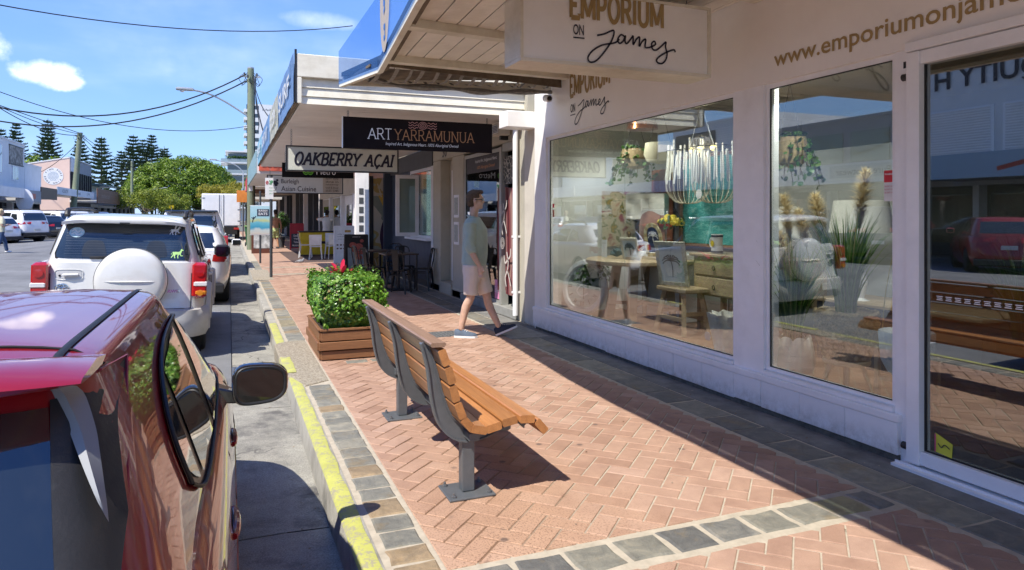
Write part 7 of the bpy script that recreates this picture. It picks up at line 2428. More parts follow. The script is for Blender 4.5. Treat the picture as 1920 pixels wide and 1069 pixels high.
rp_=thing('ribbed_planter',(4.12,3.24,ZI+.22),'pale blue ribbed planter on a timber stand at the right of the middle window','planter')
mb=MB();rr=[]
for z,r in((0,.05),(.04,.11),(.12,.15),(.30,.165),(.31,.16),(.28,.14)):
 rr.append([(math.cos(2*PI*k/96)*(r+.003*math.sin(2*PI*k/96*24)),math.sin(2*PI*k/96)*(r+.003*math.sin(2*PI*k/96*24)),z) for k in range(96)])
mb.rings(rr)
build('body',mb,pm('planter_blue',(.50,.57,.64),.5,.04,5),rp_,smooth=True,angle=80)
ps=thing('planter_stand',(4.12,3.24,ZI),'pale timber cross stand holding the ribbed planter','stand')
for k in range(4):
 a=k*PI/2+.4
 build('leg',MB().bar((math.cos(a)*.175,math.sin(a)*.175,0),(math.cos(a)*.175,math.sin(a)*.175,.40),.03,.03),M_oak,ps)
build('cross_piece',MB().bar((math.cos(.4)*.17,math.sin(.4)*.17,.2),(-math.cos(.4)*.17,-math.sin(.4)*.17,.2),.028,.035).bar((math.cos(.4+PI/2)*.17,math.sin(.4+PI/2)*.17,.2),(-math.cos(.4+PI/2)*.17,-math.sin(.4+PI/2)*.17,.2),.027,.034),M_oak,ps)
# pampas plumes
M_plume=leafmat('pampas_plume',[(0,(.55,.45,.28)),(.6,(.70,.60,.40)),(1,(.8,.72,.52))],.9,.35)
for i,(x,y,zt,dx,dy,L_) in enumerate(((4.34,3.86,1.84,.04,-.05,.42),(4.36,3.62,1.76,.05,-.16,.38),(4.34,4.44,1.68,-.02,.06,.36),(4.34,4.14,1.68,.02,.06,.36),(4.14,4.50,1.42,-.02,.12,.34),(4.14,4.34,1.38,0,.04,.34),(4.4,4.3,1.55,0,.1,.3))):
 t=thing('pampas_plume',(x,y,.7),['tallest cream pampas plume above the woven basket','cream pampas plume leaning right near the window frame','cream pampas plume leaning left above the scalloped pot','upright cream pampas plume between basket and pot','low drooping pampas plume at the left edge of the middle window','low pampas plume behind the green grass of the pot','pampas plume farthest back in the middle window'][i],'plume','pampas plumes in the middle window')
 r_=random.Random(40+i);mb=MB()
 ax=[Vector((dx*u+.0,dy*u*u*1.6,(zt-.7)*u)) for u in[k/10 for k in range(11)]]
 build('stem',MB().tube(ax,.004,5),pm('straw',(.42,.36,.2),.8),t)
 for q in range(1000):
  u=1-r_.random()*L_/(zt-.7)
  k_=min(9,int(u*10));base=ax[k_].lerp(ax[k_+1],u*10-k_)
  rel=(1-u)/(L_/(zt-.7));w_=.095*math.sin(PI*min(1,rel*.85+.12))+.012
  a=r_.uniform(0,6.28)
  tip=base+Vector((math.cos(a)*w_,math.sin(a)*w_+dy*.15,r_.uniform(.015,.06)))
  sd=Vector((-math.sin(a),math.cos(a),0))*.0045
  n0=len(mb.v);mb.v+=[tuple(base-sd),tuple(base+sd),tuple(tip)];mb.a+=[0]*3;mb.f.append((n0,n0+1,n0+2))
 build('plume',mb,M_plume,t,kind='stuff')
table_lamp('round pale lampshade behind the pampas plumes',(5.1,4.45,.75),(.26,.22,.28),.62)
t=thing('side_cabinet',(5.2,4.3,ZI),'dark low cabinet behind the basket in the middle window','cabinet')
build('carcass',MB().bbox(-.25,.3,-1.0,.5,0,.52,.01),M_dkgrey,t)
build('shelf_top',MB().bbox(-.27,.32,-1.02,.52,.521,.55,.005),M_oakh,t)
# --- behind the door glass: counter, stool, grass
t=thing('shop_counter',(5.2,1.6,0.05),'timber counter with slatted front behind the sliding door glass','counter')
build('top',MB().bbox(-.35,.4,-1.6,1.05,.98,1.03,.006),M_oakh,t)
for k in range(34):
 build('slat',MB().box(-.33,-.30,-1.55+k*.076,-1.55+k*.076+.045,.30,.97),woodmat('slat_dark',(.07,.06,.05),(.12,.10,.08),2),t)
build('carcass',MB().box(-.29,.38,-1.55,1.0,.05,.97),M_dkgrey,t)
grass('arching green grass plant behind the left edge of the sliding door',(4.5,2.75,.75),90,.75,.5,9,M_blade,.004)
t=thing('plant_pedestal',(4.5,2.75,0.23),'dark pedestal under the arching grass behind the door','stand')
build('post',MB().lathe([(.16,0),(.14,.05),(.13,.48),(.17,.52)],(0,0,0),20),M_dkgrey,t,smooth=True)
for k,(x,y) in enumerate(((5.2,1.9),(5.25,1.2))):
 table_lamp(['glass bead lamp on the counter behind the door','second pale lamp further right on the counter'][k],(x,y,1.082),(.14,.18,.2),.35)
 # added spot lamps in made-up fittings, to brighten the shop behind the glass
for k,(x,y) in enumerate(((4.05,7.5),(4.05,6.0),(4.02,3.95),(4.4,1.8))):
 t=thing('ceiling_downlight',(x,y,2.9),['downlight over the timber table in the left window','downlight over the wooden stool','downlight over the grass pots','downlight over the shop counter'][k],'downlight')
 build('can',MB().lathe([(.09,.10),(.09,0),(.075,0),(.075,.08)],(0,0,0),20),M_white,t,smooth=True)
 build('bulb',MB().lathe([(.001,.05),(.07,.05),(.07,.06),(.001,.06)],(0,0,0),16),pm('bulb_cool',(1,1,1),.5,emit=(1,.93,.82,5)),t)
 ld=bpy.data.lights.new('downlight_lamp','SPOT');ld.energy=52;ld.spot_size=RAD(110);ld.spot_blend=.6;ld.color=(1,.95,.87);ld.shadow_soft_size=.08
 l_=bpy.data.objects.new('downlight_lamp',ld);COL.objects.link(l_);l_.parent=t;l_.location=(0,0,-.02);l_.rotation_euler=(0,RAD(-26),0)
 # ------------------------------------------------------------------ across the road
XL=-17.0
def LB(name,label,y0,y1,h,mt,depth=9.0,X=XL,cat='building'):
 t=thing(name,(X,(y0+y1)/2,0),label,cat)
 def q(n,mb,m_,p=None,**k):return build(n,mb,m_,p or t,world=True,**k)
 q('wall',MB().box(X-depth,X,y0,y1,2.6,h),mt)
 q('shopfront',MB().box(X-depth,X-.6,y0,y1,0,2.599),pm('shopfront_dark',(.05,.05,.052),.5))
 q('parapet',MB().box(X-depth-.05,X+.06,y0-.0,y1+.0,h+.002,h+.14),mt)
 n=max(2,int((y1-y0)/2.6))
 for i in range(n+1):
  y=y0+.12+(y1-y0-.24)*i/n
  q('post',MB().box(X-.55,X-.1,y-.11,y+.11,0,2.6),M_wall if i%2 else M_dkgrey)
 for i in range(n):
  a=y0+.3+(y1-y0-.24)*i/n;c=a+(y1-y0)/n-.45
  w=q('shop_window',MB().box(X-.58,X-.54,a,c,.5 if i%2 else.05,2.3),M_cglass)
 return t,q
def awning(name,label,y0,y1,z0,z1,mt,X=-14.0,soff=None):
 t=thing(name,(X,(y0+y1)/2,z0),label,'awning')
 build('fascia',MB().box(X-.08,X,y0,y1,z0,z1),mt,t,world=True)
 build('roof',MB().box(XL+.01,X-.081,y0+.01,y1-.01,z0+.05,z0+.3),soff or M_soffitg,t,world=True)
 return t
P_w2=pm('paint_offwhite',(.70,.71,.72),.6,.05,1.5,dirt=.2,dcol=(.45,.45,.43))
P_grey=pm('render_grey',(.30,.31,.32),.7,.08,1.5)
P_yel=pm('render_yellow',(.55,.50,.30),.7,.08,1.5)
t,q=LB('office_building','two storey white office with louvred upper windows across from the sliding door',-8,19.6,7.1,P_w2)
for i in range(7):
 y0=-2+i*3.0
 fr_=q('louvre_frame',MB().box(XL+.001,XL+.06,y0,y0+2.7,3.7,5.4),M_frame)
 for k in range(17):
  q('louvre',MB().add([(XL+.065,y0+.1,3.78+k*.094),(XL+.065,y0+2.6,3.78+k*.094),(XL+.13,y0+2.6,3.83+k*.094),(XL+.13,y0+.1,3.83+k*.094)],[(0,1,2,3)]),M_frame,fr_)
prnt('lettering','EQUITY H',4.3,.85,we(XL)(13.9,6.05),M_ink,t,bold=.02,depth=.05)
t,q=LB('low_office','grey brown shop building with green tinted upper windows across the road',19.8,27,5.6,P_grey)
for i in range(3):
 q('window',MB().box(XL,XL+.04,20.2+i*2.3,22.1+i*2.3,3.8,5.1),glassmat('green_window',(.2,.3,.2),2.5,body=(.12,.16,.1),body_w=.7))
t,q=LB('slatted_building','white slatted building with MOTIV sign across the road',27.2,35,6.6,P_w2)
for k in range(22):
 q('slat',MB().box(XL+.001,XL+.05,27.4,34.8,3.7+k*.12,3.76+k*.12),M_frame)
q('sign_board',MB().box(XL+.06,XL+.1,31,34.6,5.3,6.2),M_dkgrey)
prnt('lettering','MOTIV',2.0,.45,we(XL+.1)(31.4,5.5),M_white,t,bold=.02)
t,q=LB('yellow_building','pale yellow rendered shop building across the road',35.2,42,5.3,P_yel)
t,q=LB('gabled_building','white building with sloping parapet and wall fan unit across the road',42.2,50,5.4,P_white)
q('gable',MB().prism([(42.2,5.5),(50,5.5),(50,7.2),(47,7.2)],lambda a,c,d:(XL-d,a,c),0,9),P_w2)
q('fan_unit',MB().bbox(XL,XL+.4,47.5,48.6,4.4,5.5,.05),P_w2)
t,q=LB('grey_shop','grey shop building between the sloping parapet and the white corner building',50.2,61.8,5.2,P_grey)
t,q=LB('white_corner_building','tall white rendered building with square mural at the left edge of the photo',62,74,7.75,P_w2)
m=newmat('faded_mural');b=NB(m)
pos=b.n('ShaderNodeNewGeometry').outputs['Position']
c=b.ramp(b.noise(2.4,5,.7,pos),[(.4,(.12,.11,.10)),(.5,(.25,.23,.2)),(.6,(.42,.40,.36))])
p=b.n('ShaderNodeBsdfPrincipled');b.l(c,p.inputs['Base Color']);p.inputs['Roughness'].default_value=.7
o=b.n('ShaderNodeOutputMaterial');b.l(p.outputs[0],o.inputs[0])
q('mural',MB().box(XL,XL+.05,69.3,73.4,5.9,7.4),m)
q('mural_frame',MB().box(XL,XL+.08,69.2,73.5,5.82,5.9).box(XL,XL+.08,69.2,73.5,7.4,7.48),M_dkgrey)
w=q('window_frame',MB().box(XL,XL+.06,70.1,71.9,4.5,5.75),M_white)
for k in range(4):
 q('pane',MB().box(XL+.061,XL+.07,70.2+k*.42,70.52+k*.42,4.6,5.65),M_cglass,w)
q('side_window',MB().box(XL,XL+.05,65.5,67.2,5.0,7.2),M_cglass)
t,q=LB('white_low_building','lower white building between the mural building and the pink wall',74.1,80,6.1,P_w2)
# pink building
t=thing('pink_building',(-20,93,0),'pale pink building side wall with a round white and blue logo','building')
def q(n,mb,m_,p=None,**k):return build(n,mb,m_,p or t,world=True,**k)
P_pink=pm('render_pink',(.78,.56,.46),.7,.04,1.2)
q('side_wall',MB().prism([(-24,0),(-17,0),(-17,8.15),(-24,6.7)],lambda a,c,d:(a,93+d,c),0,.3),P_pink)
q('roof_edge',MB().prism([(-24,6.7),(-17,8.15),(-17,8.27),(-24,6.82)],lambda a,c,d:(a,92.95+d,c),0,13),M_white)
q('front_wall',MB().box(-17.3,-17,93.3,106,0,7.9),M_dkgrey)
q('front_sign',MB().box(-17,-16.9,93.4,97.8,6.6,8.1),P_w2)
q('front_sign',MB().box(-17,-16.9,97.85,105.9,6.6,8.0),P_grey)
for k in range(9):
 q('fin',MB().box(-17,-16.7,93.6+k*1.38,93.95+k*1.38,3.9,6.58),M_black)
 q('fin_light',MB().box(-17,-16.97,94.0+k*1.38,94.9+k*1.38,3.9,6.58),M_soffitg)
f0=wy(92.98)(-18.6,6.0)
q('logo_disc',MB().add([f0(.98*math.cos(a),.98*math.sin(a),.005) for a in[2*PI*i/32 for i in range(32)]],[tuple(range(32))]),M_white)
mb=MB()
for k in range(7):
 zz_k=-.45+k*.15;w_=math.sqrt(max(0,.55**2-zz_k**2))
 stroke_mb([[(-w_+2*w_*i/16,zz_k+.035*math.sin(i*1.5)) for i in range(17)]],.05,f0,mb=mb,d=.012)
q('logo_waves',mb,pm('logo_blue',(.28,.38,.48),.6))
mb=MB();word='FINN POKE FINN POKE '
for i,chh in enumerate(word):
 if chh==' ':continue
 a=PI*.83-2*PI*i/len(word)
 tm=text_mb(chh,.24,lambda p_,r_,d:(p_,r_,d),'CENTER',.02)
 ca,sa=math.cos(a-PI/2),math.sin(a-PI/2)
 tm.v=[f0(.72*math.cos(a)+x*ca-y*sa,.72*math.sin(a)+x*sa+y*ca,.012) for x,y,z in tm.v]
 merge(mb,tm)
q('logo_lettering',mb,M_ink)
q('downpipe',MB().tube([(-21.0,92.9,3.5),(-21.0,92.9,5.9)],.06,6),P_grey)
t,q=LB('balcony_shops','low white shops with a glass balcony beyond the pink building',106.3,128,4.6,P_w2)
for i in range(12):
 q('balcony_panel',MB().box(XL+2.4,XL+2.45,106.8+i*1.75,108.4+i*1.75,3.5,4.7),glassmat('balcony_glass',(.6,.7,.7),1.8,body=(.5,.58,.6),body_w=.5))
q('skillion_roof',MB().box(XL-5,XL+1.5,106,118,5.6,5.75),pm('roof_green',(.12,.19,.17),.5))
q('roof_wall',MB().box(XL-5,XL-.5,106.5,117.5,4.75,5.6),P_w2)
t,q=LB('far_shops','small pale shops past the glass balcony partly behind street trees',128.5,150,4.0,P_grey)
# awnings across the road
a_=awning('fascia_awning','pale blue awning with a red ribbon and curly lettering seen in the door glass',2,17.3,2.7,3.5,pm('fascia_blue',(.38,.52,.60),.5,.05))
build('ribbon',stroke_mb([(.14,smooth_pl([(0,.1),(2,.35),(4,.3),(6,.45),(8,.1)]))],.14,we(-14)(6,2.85)),pm('ribbon_red',(.5,.08,.05),.5),a_,world=True)
prnt('lettering','shoes des',2.6,.35,we(-14)(8.5,2.85),M_navy,a_) if False else prnt('lettering','des',.9,.35,we(-14)(9.8,2.95),M_navy,a_)
a_=awning('fascia_awning','grey awning reading Pure Footwear seen reversed in the shop glass',17.4,27,2.75,3.5,P_w2)
build('sign_board',MB().box(-14,-13.97,17.5,20.4,2.95,3.42),pm('sign_greyblue',(.42,.48,.50),.5),a_,world=True)
prnt('lettering','Pure Footwear',2.4,.26,we(-13.97)(17.7,3.05),M_ink,a_)
for i,(y0,y1,z0,z1,mt,X,lb) in enumerate([(27.2,42,2.8,3.4,M_white,-14,'white awning band across the road opposite the gallery'),(42.2,61.8,2.8,3.5,P_w2,-14,'long pale awning across the road before the mural building'),
(62,68.2,2.6,3.5,P_grey,-14.5,'grey awning sign with an orange square at the left edge of the photo'),(68.3,74,2.9,3.9,pm('sign_brown',(.10,.05,.03),.5),-14.5,'brown and grey sign awning under the mural building'),
(74.1,92.6,3.45,4.15,P_w2,-14.5,'pale awning fascia with small dark lettering below the pink wall'),(92.8,110.5,3.0,4.7,woodmat('awning_timber',(.13,.06,.035),(.24,.12,.075),1,.6,3),-14.2,'brown timber boarded awning left of the glass balcony'),(111,150,2.9,3.2,M_dkgrey,-14.4,'dark awning under the glass balcony')]):
 a_=awning('street_awning',lb,y0,y1,z0,z1,mt,X)
 if i==2:
  build('orange_square',MB().box(X,X+.02,64.6,66.4,2.85,3.25),pm('orange_sign',(.45,.12,.07),.5),a_,world=True)
 if i==4:
  for(yy_,tx_,w_) in((76.0,'A COLLECTIVE',2.6),(82.5,'Curated',2.2),(88.2,'J M',1.6)):
   prnt('lettering',tx_,w_,.32,we(X)(yy_,3.65),M_ink,a_)
 if i==5:
  for k in range(8):
   build('board',MB().box(X,X+.03,y0+.05,y1-.05,z0+.02+k*.21,z0+.2+k*.21),mt,a_,world=True)
  prnt('lettering','market hall',6.0,.55,we(X+.03)(95.5,3.6),pm('letter_brown',(.32,.24,.2),.6),a_)
ov=thing('blade_sign',(-14.0,61.0,1.95),'oval white blade sign projecting over the far footpath','sign')
build('oval',MB().lathe([(.001,-.06),(.55,-.06),(.55,.06),(.001,.06)],(0,0,.7),24,Matrix.Rotation(RAD(90),3,'X'),sy=1.5),M_white,ov,smooth=True)
build('emblem',MB().lathe([(.001,-.08),(.25,-.08),(.25,-.061),(.001,-.061)],(0,0,.7),16,Matrix.Rotation(RAD(90),3,'X'),sy=1.4),M_ink,ov)
S('far_footpath',MB().box(-22,-16.4,-60,500,-.4,-.03),M_cement)
# ------------------------------------------------------------------ power poles, lights, wires
M_pole=pm('pole_green_timber',(.17,.20,.13),.85,.25,3,.5,30,stretch=(1,1,.15),dirt=.5,dcol=(.25,.22,.15))
M_galv=pm('galvanised',(.42,.44,.45),.5,.1,6,metal=.5)
M_wire=pm('wire_black',(.012,.012,.014),.7)
def power_pole(label,x,y,h,r0,r1,lean=(0,0),z0=0.0,fit=True):
 t=thing('power_pole',(x,y,z0),label,'power pole')
 build('post',MB().tube([(0,0,0),(lean[0]*.5,lean[1]*.5,h*.5),(lean[0],lean[1],h)],[r0,(r0+r1)/2,r1],14),M_pole,t,smooth=True)
 build('cap',MB().tube([(lean[0],lean[1],h),(lean[0],lean[1],h+.06)],r1*1.02,12),M_galv,t)
 if fit:
  for k in range(6):
   a=k*1.05
   ins_=build('insulator',MB().lathe([(.03,-.07),(.05,-.05),(.03,-.02),(.055,0),(.03,.03),(.05,.05),(.01,.08)],(lean[0]*.96+math.cos(a)*(r1+.12),lean[1]+math.sin(a)*(r1+.12),h-.25-.13*(k%3)),8),M_dkgrey,t,smooth=True)
   build('coil',MB().tube(smooth_pl([(lean[0]+math.cos(a)*(r1+.1),lean[1]+math.sin(a)*(r1+.1),h-.2),(lean[0]+math.cos(a)*(r1+.35),lean[1]+math.sin(a)*.4,h-.45),(lean[0]+math.cos(a+.7)*(r1+.25),lean[1]+math.sin(a+.7)*.3,h-.75),(lean[0]+math.cos(a)*(r1+.05),lean[1]+math.sin(a)*(r1+.05),h-.5)],5),.012,5),M_wire,t)
  build('bracket',MB().bar((lean[0]-.4,lean[1],h-.35),(lean[0]+.4,lean[1],h-.35),.07,.07),M_galv,t)
 return t
pp=power_pole('tall weathered green timber power pole at the right kerb beyond the sign posts',.88,33.0,8.05,.16,.14)
pp.children[0]
build('cable_run',MB().tube(smooth_pl([(.2,-.05,7.7),(.22,0,6.6),(.35,0,5.6),(.2,.0,5.2),(.17,0,6.0)],6),.018,5).tube([(.17,-.02,0),(.16,-.02,7.5)],.02,5),M_wire,pp)
build('number_tag',MB().box(-.08,.08,-.175,-.17,2.6,3.3),M_white,pp)
al=thing('street_light',(.74,33,5.95),'curved grey street light arm reaching over the road from the near power pole','street light')
build('arm',MB().tube(smooth_pl([(0,0,0),(-.9,-.1,.55),(-1.6,-.2,.85),(-2.2,-.3,.95)],6),.038,8),M_galv,al,smooth=True)
build('lamp_head',MB().bbox(-2.85,-2.15,-.42,-.20,.90,1.03,.04),M_galv,al,smooth=True)
build('lens',MB().lathe([(.10,0),(.07,-.07),(.001,-.09)],(-2.6,-.31,.91),12),pm('lamp_glass',(.6,.6,.58),.1),al,smooth=True)
lpole=power_pole('leaning green timber power pole on the far side of the road',-15.0,83,10.0,.30,.24,(.75,0),0)
p3=power_pole('slim power pole farther along the left footpath before the trees',-15.0,130,10.4,.26,.2,(.1,0),0,False)
for k,(x,y,h) in enumerate(((-13.2,150,8.5),(-9.8,150,8.0),(-11.5,118,4.0))):
 power_pole(['thin grey pole left of the big fig tree','thin grey pole in front of the big fig tree','short pale post among the street trees'][k],x,y,h,.14,.12,(0,0),0,False)
def light(label,x,y,h,dx,col=M_galv):
 t=thing('street_light',(x,y,0),label,'street light')
 build('column',MB().tube([(0,0,0),(0,0,h)],[.09,.06],8),col,t,smooth=True)
 build('arm',MB().tube(smooth_pl([(0,0,h),(dx*.3,0,h+.7),(dx,0,h+1.1)],4),.05,6),col,t,smooth=True)
 build('lamp_head',MB().bbox(dx-.3,dx+.3,-.12,.12,h+1.03,h+1.18,.03),col,t)
light('street light with arm to the left near the right kerb trees',1.2,70,5.6,-2.6)
light('slanting street light beside the fig tree',-13.0,128,5.0,3.2)
light('second slanting street light lower beside the fig tree',-11.5,135,3.2,3.2)
def wire(label,A_,B_,sag,r=.018,n=28):
 A_,B_=Vector(A_),Vector(B_)
 pts=[A_.lerp(B_,i/n)-Vector((0,0,4*sag*(i/n)*(1-i/n))) for i in range(n+1)]
 mb=MB().tube(pts,r,6)
 o=build('overhead_cable',mb,M_wire,smooth=True)
 tag(o,label,'cable')
wire('upper thick black cable sagging left from the near power pole',(.7,33,7.8),(-12.75,30.37,7.53),2.25,.028)
wire('lower thick black cable sagging left from the near power pole',(.7,33,7.5),(-13.6,33.9,7.15),2.15,.028)
wire('thin cable crossing the sky lower down to the near power pole',(.8,33,5.5),(-11.34,24.72,7.87),1.55,.013)
wire('upper cable from the left edge to the leaning pole',(-14.3,83,10.0),(-17.8,46,9.8),.02,.035)
wire('lower cable from the left edge to the leaning pole',(-14.3,83,9.8),(-14.74,57.2,9.0),.6,.035)
wire('middle cable from the left edge to the leaning pole',(-14.3,83,9.9),(-15.5,52,9.5),.4,.03)
wire('long thin cable along the top of the sky to the blue sign',(3.9,24,8.0),(-14.4,14.0,7.9),1.6,.014)
wire('cable from the leaning pole to the slim pole beyond',(-14.3,83,9.9),(-14.9,130,10.2),1.0,.03)
wire('second cable from the leaning pole to the slim pole beyond',(-14.3,83,9.6),(-14.9,130,9.6),1.6,.03)
wire('cable dropping from the leaning pole to the pink wall',(-14.3,83,9.2),(-21.0,92.9,5.9),.6,.03)
wire('cable from the leaning pole across the road toward the near pole',(-14.2,83,9.9),(1.0,110,6.5),2.6,.03)
wire('short cable from the near pole down to the banner awning',(1.0,33,7.7),(1.0,20.5,3.6),.5,.022)
wire('second short cable from the near pole down to the banner awning',(1.0,33,7.5),(1.3,15.5,3.6),.7,.016)
# ------------------------------------------------------------------ towers
tw=thing('apartment_tower',(10,262,0),'tall white apartment tower with stacked balconies rising behind the power pole','building')
build('core',MB().box(-2.6,6.5,0,12,0,41),P_w2,tw)
build('sign',fit_text('La Pacifique',4.2,.9,lambda a,c,d:(.9+a,-.03-d,38.6+c)),M_ink,tw)
for i in range(13):
 z=4+i*2.85
 build('balcony',MB().box(-5.2,-2.61,.5,9,z,z+1.0),P_w2,tw)
 build('window',MB().box(-1.9,-.3,-.03,0,z+.9,z+2.2),M_cglass,tw)
 build('window',MB().box(-4.4,-2.605,1.5,8.5,z+1.0,z+2.8),M_cglass,tw)
lr=thing('apartment_block',(1.5,200,0),'low rise apartments with curved glass balconies left of the white tower','building')
build('core',MB().box(-2.0,3.5,1,14,0,17),P_w2,lr)
for i in range(5):
 z=3.4+i*3.0
 build('slab',MB().box(-3.6,4.6,-.8,12,z,z+.35),P_w2,lr)
 build('balustrade',MB().box(-3.55,4.55,-.78,-.70,z+.36,z+1.3),glassmat('balcony_glass',(.6,.7,.7)),lr)
 build('window',MB().box(-1.8,3.3,.94,1.0,z+.4,z+2.7),M_cglass,lr)
build('roof_slab',MB().box(-2.5,5.5,-1,12,18.4,18.8),P_w2,lr)
mb=MB()
for i in range(240):
 leaf(mb,Vector((rl.uniform(-2.6,3),-.6+rl.uniform(-.3,.3),16.6+rl.uniform(0,.8))),Vector((rl.gauss(0,1),rl.gauss(0,1),1)),.35)
build('roof_plants',mb,M_vine,lr,kind='stuff')
# ------------------------------------------------------------------ trees
M_trunk=pm('bark',(.10,.085,.065),.95,.3,3,.7,12)
M_fig=leafmat('fig_leaf',[(0,(.05,.10,.008)),(.45,(.12,.21,.014)),(.8,(.22,.32,.025)),(1,(.34,.42,.05))],.45,.3)
M_pine=leafmat('pine_needle',[(0,(.05,.09,.045)),(.6,(.095,.15,.075)),(1,(.16,.21,.11))],.7,.15)
M_street=leafmat('street_leaf',[(0,(.12,.17,.015)),(.5,(.22,.28,.025)),(1,(.36,.38,.05))],.5,.35)
M_gold2=leafmat('golden_leaf',[(0,(.17,.17,.015)),(.5,(.32,.29,.025)),(1,(.46,.38,.05))],.5,.35)
def crown_leaf(mb,p,n,s,r_):
 n=n.normalized();u=n.orthogonal().normalized();u=Matrix.Rotation(r_.uniform(0,6.28),3,n)@u;w=n.cross(u)
 n0=len(mb.v)
 mb.v+=[tuple(p-u*s),tuple(p+w*s*.5+n*s*.1),tuple(p+u*s),tuple(p-w*s*.5+n*s*.1)];mb.a+=[0]*4
 mb.f.append((n0,n0+1,n0+2,n0+3))
def broad_tree(name,label,loc,R,H,zc,n,size,mt,seed,clumps=60,trunk=.5,flat=.75,dome=False):
 t=thing(name,loc,label,'tree')
 r_=random.Random(seed);mb=MB()
 C=[]
 for i in range(clumps):
  while True:
   d=Vector((r_.gauss(0,1),r_.gauss(0,1),r_.gauss(.15,.8)))
   if d.length>.1:break
  d.normalize()
  if dome:d.z=abs(d.z) if r_.random()<.8 else d.z;k=r_.uniform(.86,.95)
  else:k=r_.uniform(.55,1.0)
  C.append((Vector((d.x*R*k,d.y*R*k,zc+d.z*H*k*(1 if d.z>0 else flat))),R*(r_.uniform(.10,.17) if dome else r_.uniform(.16,.30))))
 for i in range(n):
  c,rc=C[r_.randrange(clumps)]
  d=Vector((r_.gauss(0,1),r_.gauss(0,1),r_.gauss(.2,.9))).normalized()
  k=r_.random()**.35
  p=c+Vector((d.x,d.y,d.z*.75))*rc*k
  if p.z<.8:continue
  crown_leaf(mb,p,d+Vector((r_.gauss(0,.5),r_.gauss(0,.5),r_.gauss(.2,.5))),size*r_.uniform(.6,1.2),r_)
 build('crown',mb,mt,t,kind='stuff')
 tb_=MB().tube([(0,0,0),(.1,.1,zc*.35),(.05,0,zc*.7)],[trunk,trunk*.75,trunk*.6],10)
 build('trunk',tb_,M_trunk,t,smooth=True)
 for i in range(9):
  a=i*2.4
  c=C[i*5%clumps][0]
  build('limb',MB().tube([(.05,0,zc*.45+i*.08),Vector((.05,0,zc*.6)).lerp(c,.5)+Vector((0,0,-.3)),c],[trunk*.45,trunk*.25,trunk*.08],6),M_trunk,t,smooth=True)
 return t
broad_tree('fig_tree','huge rounded bright green fig tree filling the end of the road',(-8.3,152,0),10.2,7.4,5.6,60000,.24,M_fig,3,300,1.5,.6,True)
broad_tree('fig_tree','darker lower mass of the fig beside the big rounded crown',(-4.6,158,0),6.5,4.2,5.2,12000,.28,M_fig,4,50,.8)
broad_tree('street_tree','spreading yellow green street tree in front of the fig on the left',(-11.2,112,0),4.2,1.9,3.7,9000,.14,M_street,5,46,.18,.6)
broad_tree('street_tree','second light green street tree by the pedestrian sign',(-8.6,128,0),3.6,1.7,3.2,7000,.15,M_street,6,40,.16,.6)
broad_tree('street_tree','golden green street tree above the box truck',(-1.0,96,0),3.4,1.5,3.9,9000,.13,M_gold2,7,46,.2,.6)
broad_tree('street_tree','golden street tree by the right shops behind the power pole',(2.2,104,0),3.6,1.9,4.6,8000,.13,M_gold2,8,44,.2,.6)
for i,x in enumerate((-30,-42,22,34,-54)):
 broad_tree('street_tree',['dark tree clump behind the white buildings on the left','dark tree clump farther left behind the buildings','dark tree beyond the right shops','second dark tree beyond the right shops','dark tree clump outermost on the left'][i],(x,130+12*i,0),8,5,6,5000,.4,M_fig,20+i,40,.5)
def norfolk(label,loc,H,Rb,seed,z0=5):
 t=thing('norfolk_pine',loc,label,'tree')
 r_=random.Random(seed)
 build('trunk',MB().tube([(0,0,0),(0,0,H)],[.32,.04],8),M_trunk,t,smooth=True)
 mb=MB();br_=MB()
 z=z0
 while z<H-.3:
  u=(z-z0)/(H-z0)
  R=Rb*(1-u)**.8+.35
  nb_=7 if u<.8 else 5
  a0=r_.uniform(0,1)
  for k in range(nb_):
   a=a0+2*PI*k/nb_+r_.gauss(0,.12)
   L=R*r_.uniform(.72,1.1)
   if r_.random()<.08:continue
   dr_=Vector((math.cos(a),math.sin(a),0))
   pts=[Vector((0,0,z)),dr_*L*.5+Vector((0,0,z+.03*L)),dr_*L+Vector((0,0,z+.22*L))]
   br_.tube(pts,[.05,.035,.015],4)
   m_=int(14+L*19)
   for q_ in range(m_):
    v=.22+.78*(q_+r_.random())/m_
    p=(pts[0].lerp(pts[1],v*2) if v<.5 else pts[1].lerp(pts[2],v*2-1))
    side=Vector((-dr_.y,dr_.x,0))*r_.choice((-1,1))
    tip=p+side*r_.uniform(.25,.75)*(1.1-.5*v)+dr_*.22+Vector((0,0,r_.uniform(.05,.4)))
    sd=Vector((0,0,1))*.10+dr_*.08
    n0=len(mb.v);mb.v+=[tuple(p-sd),tuple(tip-sd*.6),tuple(tip+sd*.6),tuple(p+sd)];mb.a+=[0]*4;mb.f.append((n0,n0+1,n0+2,n0+3))
  z+=.62+.35*(1-u)+r_.uniform(-.1,.1)
 build('foliage',mb,M_pine,t,kind='stuff')
 build('branches',br_,M_trunk,t,kind='stuff')
pn=[(90,222,170,4.3,'tallest norfolk pine, with open tiers, above the pink building'),(30,232,178,4.2,'norfolk pine behind the mural building at the left'),(2,240,172,4.2,'norfolk pine cut by the left edge of the photo'),
(150,262,168,3.8,'norfolk pine just right of the leaning power pole'),(190,255,160,4.0,'norfolk pine in the gap between leaning pole and slim pole'),(250,252,172,4.2,'norfolk pine directly behind the slim pole'),
(268,262,182,4.0,'norfolk pine just right of the slim pole'),(285,252,176,3.9,'norfolk pine with a bare top left of the fig crown'),(308,274,186,4.2,'lowest norfolk pine half hidden by the fig crown'),(60,290,190,4.5,'norfolk pine low behind the gap beside the mural building'),(228,282,190,4.2,'short norfolk pine left of the slim pole')]
